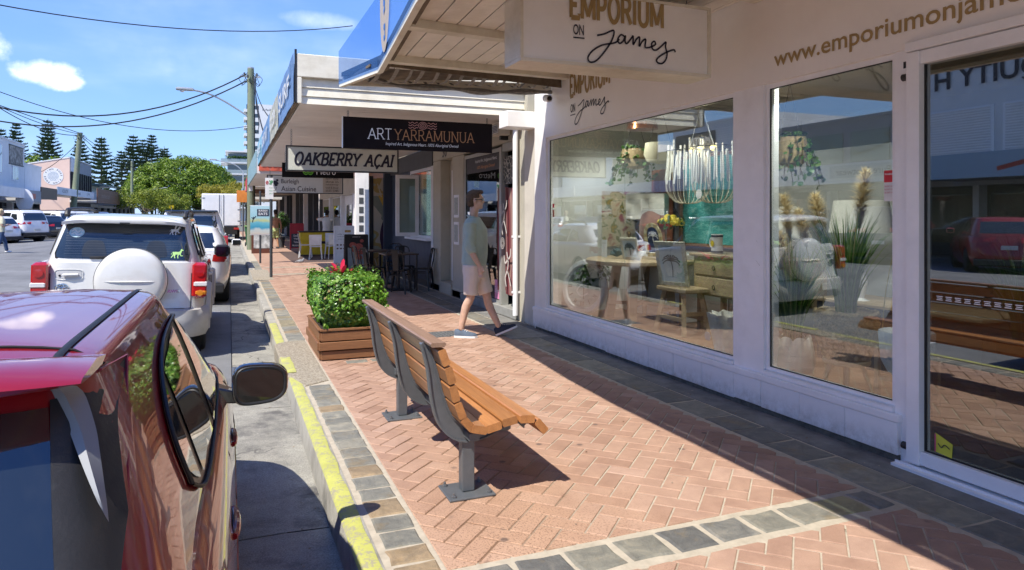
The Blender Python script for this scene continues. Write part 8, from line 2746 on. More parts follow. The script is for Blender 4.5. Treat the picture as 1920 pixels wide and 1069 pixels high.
sa_,ca_=math.sin(RAD(22.18)),math.cos(RAD(22.18))
for i,(px,py,Y,Rb,lb) in enumerate(pn):
 r=(px-960)/1300
 t_=Y/(ca_-r*sa_)
 norfolk(lb,((sa_+r*ca_)*t_,Y,0),1.52+(404-py)/1300*t_,Rb,60+i)
 # ------------------------------------------------------------------ people
def fuse(mb,name,vox=.012,it=4,wrinkle=0.0,wscale=9,grow=0.0):
 o=bpy.data.objects.new('t',mb.mesh('t'));COL.objects.link(o)
 md=o.modifiers.new('r','REMESH');md.mode='VOXEL';md.voxel_size=vox;md.use_smooth_shade=True
 ms=o.modifiers.new('s','SMOOTH');ms.factor=.5;ms.iterations=it
 dg=bpy.context.evaluated_depsgraph_get();dg.update()
 me=bpy.data.meshes.new_from_object(o.evaluated_get(dg));me.name=name
 bpy.data.objects.remove(o)
 if wrinkle:
  for v in me.vertices:
   c=v.co
   n_=noise.noise(Vector((c.x*wscale,c.y*wscale,c.z*wscale*.6)))+.5*noise.noise(Vector((c.x*22+3,c.y*22,c.z*12)))
   v.co=c+v.normal*n_*wrinkle
 me.shade_smooth()
 return me
def ell(mb,c,r,n=16,M=None):
 Mx=(M or Matrix.Identity(3))
 prof=[(max(1e-3,math.cos(-PI/2+PI*i/8)),math.sin(-PI/2+PI*i/8)) for i in range(9)]
 rings=[[Mx@Vector((math.cos(2*PI*k/n)*a*r[0],math.sin(2*PI*k/n)*a*r[1],z*r[2]))+Vector(c) for k in range(n)] for a,z in prof]
 return mb.rings(rings)
def stack(mb,secs,n=20):
 """secs: (x, y, z, rx, ry)"""
 rings=[[(x+math.cos(2*PI*k/n)*rx,y+math.sin(2*PI*k/n)*ry,z) for k in range(n)] for x,y,z,rx,ry in secs]
 return mb.rings(rings)
def limb(mb,pts,rs,n=12):
 return mb.tube(smooth_pl(pts,4),[r for r in[pw2(rs,i/(4*(len(pts)-1))) for i in range(4*(len(pts)-1)+1)]],n)
def pw2(rs,t):
 x=t*(len(rs)-1);i=min(len(rs)-2,int(x));return rs[i]+(rs[i+1]-rs[i])*(x-i)
def skinmat(name,c):
 if name in MATS:return MATS[name]
 m=newmat(name);b=NB(m)
 pos=b.n('ShaderNodeNewGeometry').outputs['Position']
 p=b.n('ShaderNodeBsdfPrincipled')
 b.l(b.ramp(b.noise(18,4,.6,pos),[(.3,sc3(c,.85)),(.7,sc3(c,1.1))]),p.inputs['Base Color'])
 p.inputs['Roughness'].default_value=.5
 p.inputs['Subsurface Weight'].default_value=.12;p.inputs['Subsurface Radius'].default_value=(.02,.008,.004);p.inputs['Subsurface Scale'].default_value=.5
 o=b.n('ShaderNodeOutputMaterial');b.l(p.outputs[0],o.inputs[0]);MATS[name]=m
 return m
def hand(mb,w,d,side,s=1.0,curl=.5):
 """open relaxed hand at wrist w, pointing along d; side: direction of the thumb"""
 w=Vector(w);d=Vector(d).normalized();sd=(Vector(side)-d*Vector(side).dot(d)).normalized();nrm=d.cross(sd)
 mb.tube([w-d*.01,w+d*.045*s,w+d*.088*s],[.024*s,.030*s,.030*s],8)
 ell(mb,w+d*.055*s,(.020*s,.038*s,.045*s),10,Matrix((nrm,sd,d)).transposed())
 for k,(o,L) in enumerate(((.028,.070),(.010,.080),(-.008,.074),(-.026,.056))):
  b0=w+d*.088*s+sd*o*s
  j1=b0+(d*.95+nrm*curl*.35)*L*.45*s;j2=j1+(d*.75+nrm*curl*.9)*L*.55*s
  mb.tube([b0-d*.02,b0,j1,j2],[.0095*s,.0092*s,.0085*s,.0065*s],7)
 b0=w+d*.02*s+sd*.026*s
 mb.tube([b0,b0+(d*.6+sd*.6)*.035*s,b0+(d*.9+sd*.45)*.07*s],[.013*s,.011*s,.008*s],7)
def head(mb,c,yaw,s=1.0,nose=1.0):
 M=Matrix.Rotation(yaw,3,'Z');c=Vector(c)
 f=lambda x,y,z:M@Vector((x,y,z))*s+c
 ell(mb,f(-.012,0,.03),(.098*s,.076*s,.098*s),20,M)
 ell(mb,f(.018,0,-.035),(.070*s,.060*s,.080*s),16,M)
 ell(mb,f(.062,0,-.085),(.028*s,.030*s,.024*s),12,M)
 ell(mb,f(.072,0,-.045),(.022*s,.028*s,.018*s),10,M)
 ell(mb,f(.098,0,-.012),(.018*s,.013*s,.016*s),10,M)
 ell(mb,f(.086,0,.010),(.014*s,.010*s,.030*s),10,M)
 ell(mb,f(.078,0,.038),(.02*s,.052*s,.014*s),10,M)
 for sy in(-1,1):
  ell(mb,f(.0,sy*.078,-.005),(.020*s,.010*s,.032*s),10,M)
  ell(mb,f(.055,sy*.038,-.03),(.02*s,.02*s,.022*s),10,M)
 return M
def person_man():
# pelvis over the rear foot, front leg swung forward with the toe up
 t=thing('person',(2.86,8.24,0.004),'man in a sage green jumper, pale shorts and dark canvas shoes walking past the gallery','person')
 t.rotation_euler=(0,0,RAD(-33))
 SK=skinmat('skin_tan',(.60,.39,.29))
 hd=Vector((.015,-.02,1.70));yaw=RAD(8)
 mb=MB()
 M=head(mb,hd,yaw,.98)
 mb.tube([(-.03,-.01,1.42),(-.02,-.01,1.52),(-.005,-.015,1.62)],[.065,.055,.058],12)
 stack(mb,[(-.02,0,.90,.12,.16),(-.02,0,1.0,.115,.155),(-.01,0,1.15,.12,.16),(-.01,0,1.32,.12,.19),(-.02,0,1.42,.09,.17),(-.02,0,1.47,.06,.08)])
 # right arm (towards the camera): hanging, slightly forward
 RS,RE,RW_=(-.02,-.20,1.42),(.00,-.255,1.13),(.115,-.235,.90)
 LS,LE,LW_=(-.02,.20,1.42),(-.10,.26,1.14),(-.04,.27,.90)
 for(S_,E_,W_) in((RS,RE,RW_),(LS,LE,LW_)):
  limb(mb,[S_,E_,W_],[.052,.046,.041,.037,.026])
 hand(mb,RW_,(.10,.02,-.95),(.9,-.2,.1),.98,.35)
 hand(mb,LW_,(.15,0,-.95),(.9,.2,.1),.98,.5)
 # legs: rear (right) leg planted, front (left) leg forward
 RH,RK,RA=(-.02,-.095,.90),(-.035,-.10,.50),(-.16,-.10,.09)
 LH,LK,LA=(-.0,.095,.90),(.13,.09,.50),(.29,.085,.115)
 for(S_,E_,W_) in((RH,RK,RA),(LH,LK,LA)):
  mid1=tuple((Vector(S_)*.5+Vector(E_)*.5));mid2=tuple(Vector(E_)*.68+Vector(W_)*.32+Vector((-.022,0,0)))
  limb(mb,[S_,mid1,E_,mid2,W_],[.088,.075,.055,.054,.036])
 ell(mb,Vector(RA)+Vector((.05,0,-.05)),(.11,.038,.035));ell(mb,Vector(LA)+Vector((.07,0,-.03)),(.11,.038,.035))
 me=fuse(mb,'body',.010,3);me.materials.append(SK);link('body',me,None,t)
 # jumper
 mb=MB()
 stack(mb,[(-.015,0,.885,.150,.188),(-.015,0,.93,.160,.198),(-.005,0,1.05,.158,.192),(.0,0,1.2,.158,.20),(-.005,0,1.34,.150,.222),(-.02,0,1.43,.115,.20),(-.02,0,1.485,.085,.115)])
 for(S_,E_,W_) in((RS,RE,RW_),(LS,LE,LW_)):
  end=tuple(Vector(E_).lerp(Vector(W_),.28))
  limb(mb,[tuple(Vector(S_)+Vector((0,0,0))),tuple(Vector(S_).lerp(Vector(E_),.5)),E_,end],[.082,.072,.066,.063,.052])
  ell(mb,tuple(Vector(E_).lerp(Vector(W_),.22)),(.062,.062,.03),14)
  ell(mb,tuple(Vector(E_).lerp(Vector(W_),.08)),(.068,.066,.028),14)
 me=fuse(mb,'jumper',.011,3,.0065,11)
 me.materials.append(pm('sage_knit',(.38,.47,.40),.95,.08,12,.35,260,sheen=.3));link('jumper',me,None,t)
 build('collar',MB().tube([(-.02+.076*math.cos(q),-.005+.088*math.sin(q),1.495-.018*math.cos(q)) for q in[2*PI*i/28 for i in range(29)]],.013,8),MATS['sage_knit'],t,smooth=True)
 # shorts
 mb=MB()
 stack(mb,[(-.015,0,.74,.135,.18),(-.018,0,.82,.142,.185),(-.02,0,.93,.135,.17)])
 for(S_,E_,dx) in((RH,RK,.0),(LH,LK,.02)):
  S_,E_=Vector(S_),Vector(E_)
  limb(mb,[tuple(S_),tuple(S_.lerp(E_,.5)),tuple(S_.lerp(E_,.93))],[.118,.108,.100,.092])
 me=fuse(mb,'shorts',.011,3,.006,10)
 me.materials.append(pm('stone_cotton',(.76,.66,.57),.9,.06,8,.25,200));link('shorts',me,None,t)
 # hair
 mb=MB()
 f=lambda x,y,z:M@Vector((x,y,z))*.98+hd
 ell(mb,f(-.022,0,.052),(.104,.083,.090),20,M)
 ell(mb,f(-.055,0,.0),(.068,.079,.085),18,M)
 ell(mb,f(.045,0,.108),(.052,.062,.034),14,M)
 me=fuse(mb,'hair',.008,2,.006,34)
 # keep the face clear
 bm=bmesh.new();bm.from_mesh(me)
 Mi=M.inverted()
 kill=[v for v in bm.verts if(lambda q:(q.x>.052 and q.z<.085) or(q.x>-.02 and q.z<.028) or q.z<-.075)(Mi@(v.co-hd)/.98)]
 bmesh.ops.delete(bm,geom=kill,context='VERTS');bm.to_mesh(me);bm.free()
 me.materials.append(pm('hair_brown',(.10,.062,.035),.8,.35,40,.8,200));link('hair',me,None,t)
 # sunglasses
 sgm=MB()
 for sy in(-1,1):
  ring=[f(.097-.022*abs(math.cos(a)*.5+.5*0)-.012*abs(sy*.034+.024*math.cos(a))*10,sy*.034+.026*math.cos(a),.012+.019*math.sin(a)) for a in[2*PI*i/14 for i in range(14)]]
  r2=[p+M@Vector((.008,0,0)) for p in ring]
  sgm.rings([ring,r2])
  sgm.tube([f(.078,sy*.060,.018),f(.04,sy*.082,.016),f(-.005,sy*.086,.012)],.0045,6)
 sgm.tube([f(.1,-.012,.018),f(.103,0,.02),f(.1,.012,.018)],.004,5)
 build('sunglasses',sgm,M_gloss,t)
 # shoes
 for nm,A_,pitch,yw in(('rear',RA,0,0),('front',LA,RAD(24),0)):
  R3=Matrix.Rotation(-pitch,3,'Y')
  base=Vector(A_)+(Vector((0,0,-.094)) if nm=='rear' else R3@Vector((.0,0,-.094)))
  def sp(x,y,z):return tuple(R3@Vector((x,y,z))+base)
  up_=MB()
  secs=[(-.075,.0,.030,.075),(-.04,.0,.038,.085),(.02,.0,.040,.085),(.08,.0,.044,.062),(.14,.0,.045,.045),(.185,.0,.036,.036),(.205,.0,.015,.025)]
  rings=[]
  for x,y,hw_,h in secs:
   rings.append([sp(x,hw_*math.cos(a),.022+max(0,h*math.sin(a))) for a in[PI*i/10 for i in range(11)]]+[sp(x,-hw_,.022),sp(x,hw_,.022)][:1])
  up_.rings(rings)
  sh_=build('shoe',up_,pm('canvas_navy',(.018,.026,.05),.8,.2,14,.3,120) if nm=='front' else pm('canvas_grey',(.09,.12,.17),.8,.2,14,.3,120),t,smooth=True)
  sole=MB();r1=[(-.088,.0),(-.075,.034),(-.02,.040),(.06,.044),(.13,.049),(.19,.040),(.218,.0),(.19,-.040),(.13,-.049),(.06,-.044),(-.02,-.040),(-.075,-.034)]
  sole.rings([[sp(x,y,0) for x,y in r1],[sp(x,y,.024) for x,y in r1]])
  build('sole',sole,M_white,sh_)
  build('tread',MB().add([sp(x*.93+.003,y*.85,-.002) for x,y in r1],[tuple(range(12))]),M_tyre,sh_)
  lace=MB()
  for k in range(4):
   lace.tube([sp(.03+.022*k,-.022,.098-.011*k),sp(.04+.022*k,0,.108-.011*k),sp(.03+.022*k,.022,.098-.011*k)],.004,5)
  build('laces',lace,M_white if nm=='rear' else MATS['canvas_navy'],sh_)
 return t
person_man()
def simple_person(label,loc,rz,h,top,bottom,hair,skin,long_=True,arm_up=False,bare=False,sit=False,stride=.16,bent=None):
 t=thing('person',loc,label,'person');t.rotation_euler=(0,0,RAD(rz));k=h/1.78
 t.scale=(k,k,k)
 SK=skin;mb=MB();hd=Vector((.02,0,1.66));M=head(mb,hd,0,.95)
 mb.tube([(-.02,0,1.38),(0,0,1.6)],.055,8)
 stack(mb,[(-.02,0,.88,.12,.16),(-.01,0,1.1,.105,.14),(-.01,0,1.3,.12,.18),(-.02,0,1.42,.08,.14)],14)
 arms=[]
 for sy in(-1,1):
  S_=Vector((-.02,sy*.185,1.38))
  if arm_up:E_,W_=S_+Vector((.05,sy*.30,.02)),S_+Vector((.12,sy*.10*(-1 if sy>0 else 3.2),.12))
  elif bent:E_,W_=S_+Vector((-.02,sy*.05,-.28)),S_+Vector((.24,-sy*.02,-.24))
  else:E_,W_=S_+Vector((sy*.06,sy*.05,-.28)),S_+Vector((sy*.12+.05,sy*.06,-.52))
  limb(mb,[S_,E_,W_],[.048,.040,.027],8);hand(mb,W_,(W_-E_),(1,0,0),.9)
  arms.append((S_,E_,W_))
 legs=[]
 for sy in(-1,1):
  H_=Vector((-.01,sy*.09,.88));A_=Vector((sy*stride,sy*.09,.08));K_=H_.lerp(A_,.5)+Vector((.04,0,0))
  limb(mb,[H_,K_,A_],[.085,.055,.036],8);ell(mb,A_+Vector((.05,0,-.045)),(.11,.04,.035),10);legs.append((H_,K_,A_))
 me=fuse(mb,'body',.018,2);me.materials.append(SK);link('body',me,None,t)
 if not bare:
  mb=MB();stack(mb,[(-.02,0,.84,.15,.19),(-.01,0,1.05,.14,.18),(-.01,0,1.3,.145,.21),(-.02,0,1.44,.10,.17),(-.02,0,1.48,.07,.08)],16)
  for S_,E_,W_ in arms:limb(mb,[S_,S_.lerp(E_,.75)],[.08,.068],8)
  me=fuse(mb,'shirt',.018,2,.008,9);me.materials.append(top);link('shirt',me,None,t)
 mb=MB();stack(mb,[(-.02,0,.78,.13,.17),(-.02,0,.95,.13,.16)],14)
 for H_,K_,A_ in legs:
  if long_:limb(mb,[H_,K_,A_+Vector((0,0,.02))],[.105,.08,.065],8)
  else:limb(mb,[H_,H_.lerp(K_,.95)],[.105,.10],8)
 me=fuse(mb,'trousers',.018,2,.006,9);me.materials.append(bottom);link('trousers',me,None,t)
 mb=MB();ell(mb,hd+Vector((-.03,0,.045)),(.105,.09,.095));ell(mb,hd+Vector((-.06,0,-.02)),(.07,.085,.08))
 me=fuse(mb,'hair',.014,1,.015,25);me.materials.append(hair);link('hair',me,None,t)
 mb=MB()
 for H_,K_,A_ in legs:ell(mb,A_+Vector((.05,0,-.04)),(.13,.05,.042),10)
 build('shoes',mb,M_white if long_ else M_tyre,t,smooth=True,kind='stuff')
 return t
SK2=skinmat('skin_light',(.52,.33,.24));SK3=skinmat('skin_sun',(.48,.26,.15))
simple_person('blonde woman in a cream top and jeans walking across the road',(-7.9,31.2,road_z(-7.9)),35,1.64,pm('cream_top',(.62,.60,.45),.9,.1,9),pm('denim',(.05,.09,.18),.9,.15,12),pm('hair_blonde',(.55,.42,.25),.8,.2,20),SK2,bent=True,stride=.24)
simple_person('man in a white shirt with his arm up standing by the yellow cafe counter',(3.75,29.5,0),60,1.74,pm('shirt_white',(.75,.75,.74),.9,.05,9),pm('trousers_grey',(.10,.10,.11),.9),pm('hair_dark',(.02,.015,.012),.8,.2,20),SK3,arm_up=True,stride=.04)
simple_person('shirtless man in patterned board shorts walking on the far footpath',(1.95,33.5,0),120,1.78,None,pm('board_shorts',(.42,.50,.22),.9,.5,9),MATS['hair_dark'],SK3,long_=False,bare=True,stride=.10)
# ------------------------------------------------------------------ cafe furniture and signs on the path
def steel_chair(label,loc,rz):
 t=thing('metal_chair',loc,label,'chair','black metal chairs at the cafe');t.rotation_euler=(0,0,RAD(rz))
 build('seat',MB().bbox(-.18,.18,-.18,.18,.435,.455,.012),M_gunm,t,smooth=True)
 for sx in(-1,1):
  for sy in(-1,1):
   build('leg',MB().rings([[(sx*.20+a*.028,sy*.20+c*.028,0) for a,c in((-.4,-.4),(.4,-.4),(.4,.4),(-.4,.4))],[(sx*.155+a*.05,sy*.155+c*.05,.435) for a,c in((-.5,-.5),(.5,-.5),(.5,.5),(-.5,.5))]]),M_gunm,t)
 build('back_hoop',MB().tube(smooth_pl([(-.17,-.16,.45),(-.21,-.17,.65),(-.23,-.14,.82),(-.235,0,.86),(-.23,.14,.82),(-.21,.17,.65),(-.17,.16,.45)],5),.012,7),M_gunm,t,smooth=True)
 build('back_splat',MB().rings([[(-.17,-.05,.45),(-.17,.05,.45),(-.165,.05,.45),(-.165,-.05,.45)],[(-.235,-.065,.85),(-.235,.065,.85),(-.23,.065,.85),(-.23,-.065,.85)]]),M_gunm,t)
 build('apron',MB().tube([(-.16,-.16,.36),(.16,-.16,.36),(.16,.16,.36),(-.16,.16,.36),(-.16,-.16,.36)],.010,6),M_gunm,t)
 return t
M_gunm=pm('gunmetal',(.03,.034,.04),.35,.2,10,metal=.6)
for i,(x,y,rz,lb) in enumerate(((3.05,13.35,60,'black metal chair nearest the camera at the front cafe table'),(3.62,13.75,150,'black metal chair against the navy wall beside the front table'),(2.75,14.3,20,'black metal chair on the kerb side of the front cafe table'),
(2.72,15.2,10,'black metal chair on the kerb side of the rear cafe table'),(3.5,15.9,-120,'black metal chair behind the rear cafe table'),(3.45,14.55,-90,'black metal chair between the two cafe tables'))):
 steel_chair(lb,(x,y,0),rz)
for(x,y,lb) in((3.2,14.0,'square dark topped cafe table in front by the navy wall'),(3.1,15.4,'second dark cafe table behind the first along the navy wall')):
 t=thing('cafe_table',(x,y,0),lb,'table')
 build('tabletop',MB().bbox(-.34,.34,-.34,.34,.72,.75,.006),woodmat('dark_top',(.035,.022,.016),(.08,.05,.035),0,.4),t)
 build('post',MB().tube([(0,0,.02),(0,0,.72)],.03,10),M_black,t,smooth=True)
 build('foot',MB().bbox(-.24,.24,-.24,.24,0,.02,.005),M_black,t)
 build('leg',MB().box(.29,.32,-.32,-.29,0,.72),M_black,t)
def aframe(name,label,loc,w,h,mfr,mfa,rz=0,lean=.14):
 t=thing(name,loc,label,'sign');t.rotation_euler=(0,0,RAD(rz))
 for s_ in(-1,1):
  p=build('panel' if s_<0 else 'back_panel',MB().add([(-w/2,s_*(lean+.0),.08),(w/2,s_*lean,.08),(w/2,s_*.02,h),(-w/2,s_*.02,h),(-w/2,s_*lean-s_*.02,.08),(w/2,s_*lean-s_*.02,.08),(w/2,s_*.004,h),(-w/2,s_*.004,h)],[(0,1,2,3),(7,6,5,4),(0,4,5,1),(3,2,6,7),(0,3,7,4),(1,5,6,2)]),mfa,t)
  for sx in(-1,1):
   build('rail',MB().bar((sx*w/2,s_*(lean+.02),0),(sx*w/2,s_*.02,h+.01),.03,.03),mfr,t)
  build('rail',MB().bar((-w/2,s_*.02,h+.01),(w/2,s_*.02,h+.01),.03,.028),mfr,t)
 return t,(lambda a,c,d:(a,-lean+(lean-.02)*(c-.08)/(h-.08)-.003-d,c))
t,f=aframe('sandwich_board','black sandwich board with a photo of acai bowls on the path',(2.95,17.6,0),.56,1.02,M_black,pm('board_black',(.012,.012,.013),.4))
build('photo_backdrop',MB().add([f(-.22,.14,.001),f(.22,.14,.001),f(.22,.62,.001),(f(-.22,.72,.001))],[(0,1,2,3)]),pm('photo_blue',(.20,.27,.30),.5,.25,5),t)
for k,(a,c,r) in enumerate(((-.09,.78,.09),(-.04,.66,.085),(.06,.74,.10),(.02,.58,.08),(.12,.60,.075),(.06,.47,.075),(.13,.88,.05))):
 build('bowl_motif',MB().add([f(a+r*math.cos(q),c+r*.8*math.sin(q),.003+.0005*k) for q in[2*PI*i/14 for i in range(14)]],[tuple(range(14))]),pm('acai_pink',(.34,.09,.07),.5,.5,30),t)
build('lettering',fit_text('oakberry',.2,.03,lambda a,c,d:f(-.1+a,.965+c,.002+d)),M_white,t)
t,f=aframe('menu_board','white menu stand with rows of small food pictures on the path',(3.25,21.6,0),.58,1.18,M_white,pm('menu_white',(.74,.75,.73),.5),0,.08)
for r in range(3):
 build('lettering',fit_text(('coffee  smoothies','fresh juice  salads','wraps and bowls')[r],.42,.035,lambda a,c,d:f(-.2+a,.93-r*.075+c,d)),M_dkgrey,t)
build('dish_photo',MB().add([f(.02,1.0,.002),f(.2,1.0,.002),f(.2,1.07,.002),f(.02,1.07,.002)],[(0,1,2,3)]),pm('food_tan',(.42,.25,.06),.6,.6,40),t)
for r in range(2):
 for k in range(4):
  build('cup_picture',MB().add([f(-.2+k*.1+.035*math.cos(q),.62-r*.11+.025*math.sin(q),.002) for q in[2*PI*i/8 for i in range(8)]],[tuple(range(8))]),pm('cup_brown',(.16,.10,.06),.6,.6,40),t)
t,f=aframe('sandwich_board','red and dark sandwich board reading Drinks Vapes Tobacco Accessories',(2.75,31.8,0),.55,1.15,pm('board_red',(.40,.03,.05),.5),MATS['board_red'],0,.1)
build('dark_panel',MB().add([f(-.24,.12,.001),f(.24,.12,.001),f(.24,.72,.001),f(-.24,.72,.001)],[(0,1,2,3)]),M_navy,t)
for k,s_ in enumerate(('Drinks','Vapes','Tobacco','Accessories')):
 build('lettering',fit_text(s_,.40 if k==3 else.28,.09,lambda a,c,d:f((-.2 if k==3 else-.14)+a,.58-k*.135+c,.003+d),bold=.02),M_white,t)
 # white chairs round a yellow counter
M_wch=pm('chair_white',(.74,.74,.73),.4)
for i,(x,y,rz,lb) in enumerate(((2.75,24.6,80,'white cafe chair nearest the camera by the yellow counter'),(2.55,26.0,-10,'white cafe chair on the kerb side of the yellow counter'),(3.35,24.9,100,'white cafe chair right of the nearest one by the yellow counter'),(3.5,26.5,-100,'white cafe chair behind the yellow counter'))):
 t=thing('cafe_chair',(x,y,0),lb,'chair','white chairs at the yellow counter');t.rotation_euler=(0,0,RAD(rz))
 build('seat',MB().bbox(-.2,.2,-.2,.2,.44,.47,.01),M_wch,t)
 build('backrest',MB().rings([[(-.2,-.2,.5),(-.2,.2,.5),(-.18,.2,.5),(-.18,-.2,.5)],[(-.27,-.21,.86),(-.27,.21,.86),(-.25,.21,.86),(-.25,-.21,.86)]]),M_wch,t)
 for sx in(-1,1):
  for sy in(-1,1):
   build('leg',MB().tube([(sx*.22,sy*.21,0),(sx*.17,sy*.17,.45)],.014,6),M_wch,t)
 for sy in(-1,1):
  build('back_post',MB().tube([(-.17,sy*.17,.45),(-.20,sy*.19,.55)],.014,6),M_wch,t)
t=thing('yellow_counter',(3.2,27.2,0),'low yellow cafe counter with black top behind the white chairs','counter')
build('front',MB().box(-.75,.75,-.25,.25,.05,.88),pm('counter_yellow',(.65,.50,.02),.5),t)
build('top',MB().bbox(-.8,.8,-.3,.3,.881,.93,.01),M_black,t)
build('sign_motif',MB().box(-.15,.2,-.262,-.251,.45,.55),M_black,t)
S('shade_mat',MB().box(1.9,3.8,23.2,30.5,.0,.004),pm('dark_path_patch',(.10,.065,.055),.9,.2,4))  # dark sheet on the path, standing in for shade under the striped awning
# parking and event signs at the kerb
def post_sign(name,label,x,y,h,r=.03):
 t=thing(name,(x,y,0),label,'sign')
 build('post',MB().tube([(0,0,0),(0,0,h)],r,10),pm('post_dark',(.05,.055,.06),.5),t,smooth=True)
 return t
t=post_sign('parking_sign','dark post carrying a small white 2P parking sign nearest on the kerb',.95,18.0,2.5,.035)
build('plate',MB().box(-.14,.05,-.045,-.037,1.92,2.44),M_white,t)
build('lettering',fit_text('2P',.09,.10,lambda a,c,d:(-.05+a,-.047-d,2.28+c),bold=.03),pm('sign_green',(.03,.30,.09),.5),t)
build('lettering',stroke_mb([arc(-.095,2.32,.025,.04,0,360,12),[(-.115,2.28),(-.075,2.36)]],.012,lambda a,c,d:(a,-.047-d,c)),pm('sign_red2',(.55,.03,.03),.5),t)
for k in range(3):
 build('lettering',fit_text(('8am-6pm','MON-FRI','SAT')[k],.08,.03,lambda a,c,d:(-.05+a,-.047-d,2.18-k*.07+c)),MATS['sign_green'],t)
t=post_sign('event_sign','blue beach poster sign reading Burleigh EATS on a short dark post',.91,23.4,2.3)
m=newmat('beach_poster');b=NB(m)
sp_=b.n('ShaderNodeSeparateXYZ');b.l(b.n('ShaderNodeNewGeometry').outputs['Position'],sp_.inputs[0])
wz=b.m('ADD',sp_.outputs['Z'],b.m('MULTIPLY',b.noise(3,3,.6,b.n('ShaderNodeNewGeometry').outputs['Position']),.25))
mrp=b.n('ShaderNodeMapRange');b.l(wz,mrp.inputs[0]);mrp.inputs[1].default_value=1.0;mrp.inputs[2].default_value=1.95
c=b.ramp(mrp.outputs[0],[(0,(.62,.50,.40)),(.18,(.50,.58,.56)),(.26,(.05,.30,.45)),(.42,(.14,.45,.55)),(.5,(.50,.55,.25)),(.62,(.35,.60,.65)),(1,(.45,.66,.72))])
p=b.n('ShaderNodeBsdfPrincipled');b.l(c,p.inputs['Base Color']);p.inputs['Roughness'].default_value=.4
o=b.n('ShaderNodeOutputMaterial');b.l(p.outputs[0],o.inputs[0])
build('poster',MB().box(-.30,.36,-.06,-.04,.92,1.82),m,t)
build('poster_edge',MB().box(-.315,.375,-.055,-.035,.90,.92).box(-.315,.375,-.055,-.035,1.82,1.84),M_white,t)
build('title_block',MB().box(-.10,.26,-.066,-.061,1.50,1.72),M_navy,t)
build('lettering',fit_text('BURLEIGH',.26,.06,lambda a,c,d:(-.05+a,-.068-d,1.64+c),bold=.02),M_white,t)
build('lettering',fit_text('EATS',.26,.08,lambda a,c,d:(-.05+a,-.068-d,1.53+c),bold=.02),M_white,t)
mb=stroke_mb([[(-.24,1.3),(-.2,1.48)],[(-.2,1.4),(-.26,1.46)],[(-.2,1.42),(-.13,1.5)]],.02,lambda a,c,d:(a,-.062-d,c))
build('tree_motif',mb,M_ink,t)
t=thing('poster_stand',(1.2,29.6,0),'dark framed street poster stand showing a figure beside the power pole','sign')
build('frame',MB().box(-.38,.38,-.06,.06,0,1.35),pm('frame_rust',(.12,.04,.025),.5),t)
build('poster',MB().box(-.3,.3,-.07,-.061,.2,1.22),pm('poster_mix',(.40,.42,.42),.5,.9,4),t)
t=thing('wheelie_bin',(.98,36.5,0),'green wheelie bin at the kerb behind the power pole','bin')
build('body',MB().rings([[(-.2,-.22,.05),(.2,-.22,.05),(.2,.22,.05),(-.2,.22,.05)],[(-.28,-.3,.95),(.28,-.3,.95),(.28,.3,.95),(-.28,.3,.95)]]),pm('bin_green',(.03,.14,.05),.5),t)
build('lid',MB().bbox(-.3,.3,-.33,.32,.951,1.02,.02),pm('lid_lime',(.20,.34,.10),.5),t)
wheel(t,.24,.22,.1,.05,3);wheel(t,-.24,.22,.1,.05,3)
t=thing('potted_plant',(2.25,34.5,0),'dark leafy potted plant outside the dark store','plant')
build('pot',MB().lathe([(.15,0),(.2,.5),(.18,.5)],(0,0,0),14),M_dkgrey,t,smooth=True)
mb=MB()
for i in range(420):
 d_=Vector((rl.gauss(0,1),rl.gauss(0,1),rl.gauss(0,1))).normalized()*rl.uniform(.2,.45)
 leaf(mb,d_+Vector((0,0,1.25)),d_,.1)
build('foliage',mb,M_vine,t,kind='stuff')
build('stem',MB().tube([(0,0,.45),(0,0,1.2)],.03,6),M_trunk,t)
t=thing('crossing_sign',(-8.2,118,0),'round yellow pedestrian sign on a pole down the road','sign')
build('post',MB().tube([(0,0,0),(0,0,2.9)],.04,6),M_galv,t)
build('disc',MB().lathe([(.001,-.03),(.36,-.03),(.36,0),(.001,0)],(0,0,2.9),20,Matrix.Rotation(RAD(90),3,'X')),pm('sign_yellow',(.65,.5,.02),.4),t)
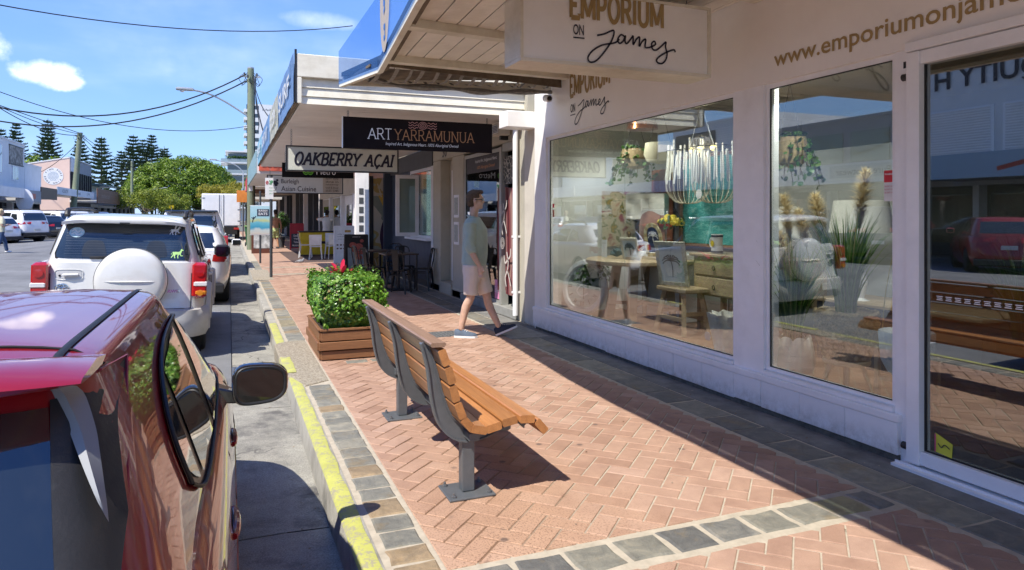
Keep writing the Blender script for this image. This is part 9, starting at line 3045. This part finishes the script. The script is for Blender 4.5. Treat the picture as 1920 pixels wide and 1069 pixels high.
build('figure',stroke_mb([[(0,2.72),(0,2.95)],[(0,2.75),(-.1,2.62)],[(0,2.75),(.08,2.62)]],.05,lambda a,c,d:(a,-.05-d,c)),M_ink,t)
t=post_sign('round_red_disc','small orange sign board on a thin post beyond the power pole',.75,44,3.0)
build('board',MB().box(-.35,.35,-.05,-.02,2.3,3.0),pm('board_orange',(.65,.22,.04),.5),t)
t=thing('pigeon',(2.05,22.4,0.0),'small grey pigeon standing on the path before the white chairs','bird')
mb=MB();ell(mb,(0,0,.10),(.10,.05,.055));ell(mb,(.09,0,.17),(.028,.024,.028));mb.tube([(.05,0,.12),(.085,0,.16)],[.035,.024],8);mb.tube([(-.06,0,.11),(-.17,0,.09)],[.03,.008],6)
mb.tube([(.01,.02,.07),(.01,.02,.0)],.006,5);mb.tube([(.01,-.02,.07),(.01,-.02,.0)],.006,5)
me=fuse(mb,'body',.008,2);me.materials.append(pm('pigeon_grey',(.25,.26,.28),.7,.3,20));link('body',me,None,t)
build('beak',MB().tube([(.115,0,.17),(.14,0,.163)],[.007,.002],5),M_black,t)
# litter: dry leaves and grit along the gutter and the shop edge
mb=MB();r_=random.Random(77)
for i in range(420):
 k=r_.random()
 if k<.5:x,y,z=r_.uniform(.25,.50),r_.uniform(1.5,18),-.168
 elif k<.8:x,y,z=r_.gauss(3.62,.05),r_.uniform(2.0,12),.004
 else:x,y,z=r_.uniform(.7,3.2),r_.uniform(1.5,12),.003
 s_=r_.uniform(.003,.012)
 a=r_.uniform(0,6.28);u=Vector((math.cos(a),math.sin(a),r_.uniform(-.2,.2)))*s_;w=Vector((-math.sin(a),math.cos(a),.2))*s_*.5
 p=Vector((x,y,z+s_*.25));n0=len(mb.v)
 mb.v+=[tuple(p-u),tuple(p+w),tuple(p+u),tuple(p-w)];mb.a+=[0]*4;mb.f.append((n0,n0+1,n0+2,n0+3))
o=build('leaf_litter',mb,leafmat('dry_leaf',[(0,(.10,.05,.02)),(.5,(.24,.15,.07)),(.8,(.4,.34,.25)),(1,(.05,.04,.03))],.8,.1))
tag(o,'dry leaves and grit scattered along gutter and path','litter',kind='stuff')
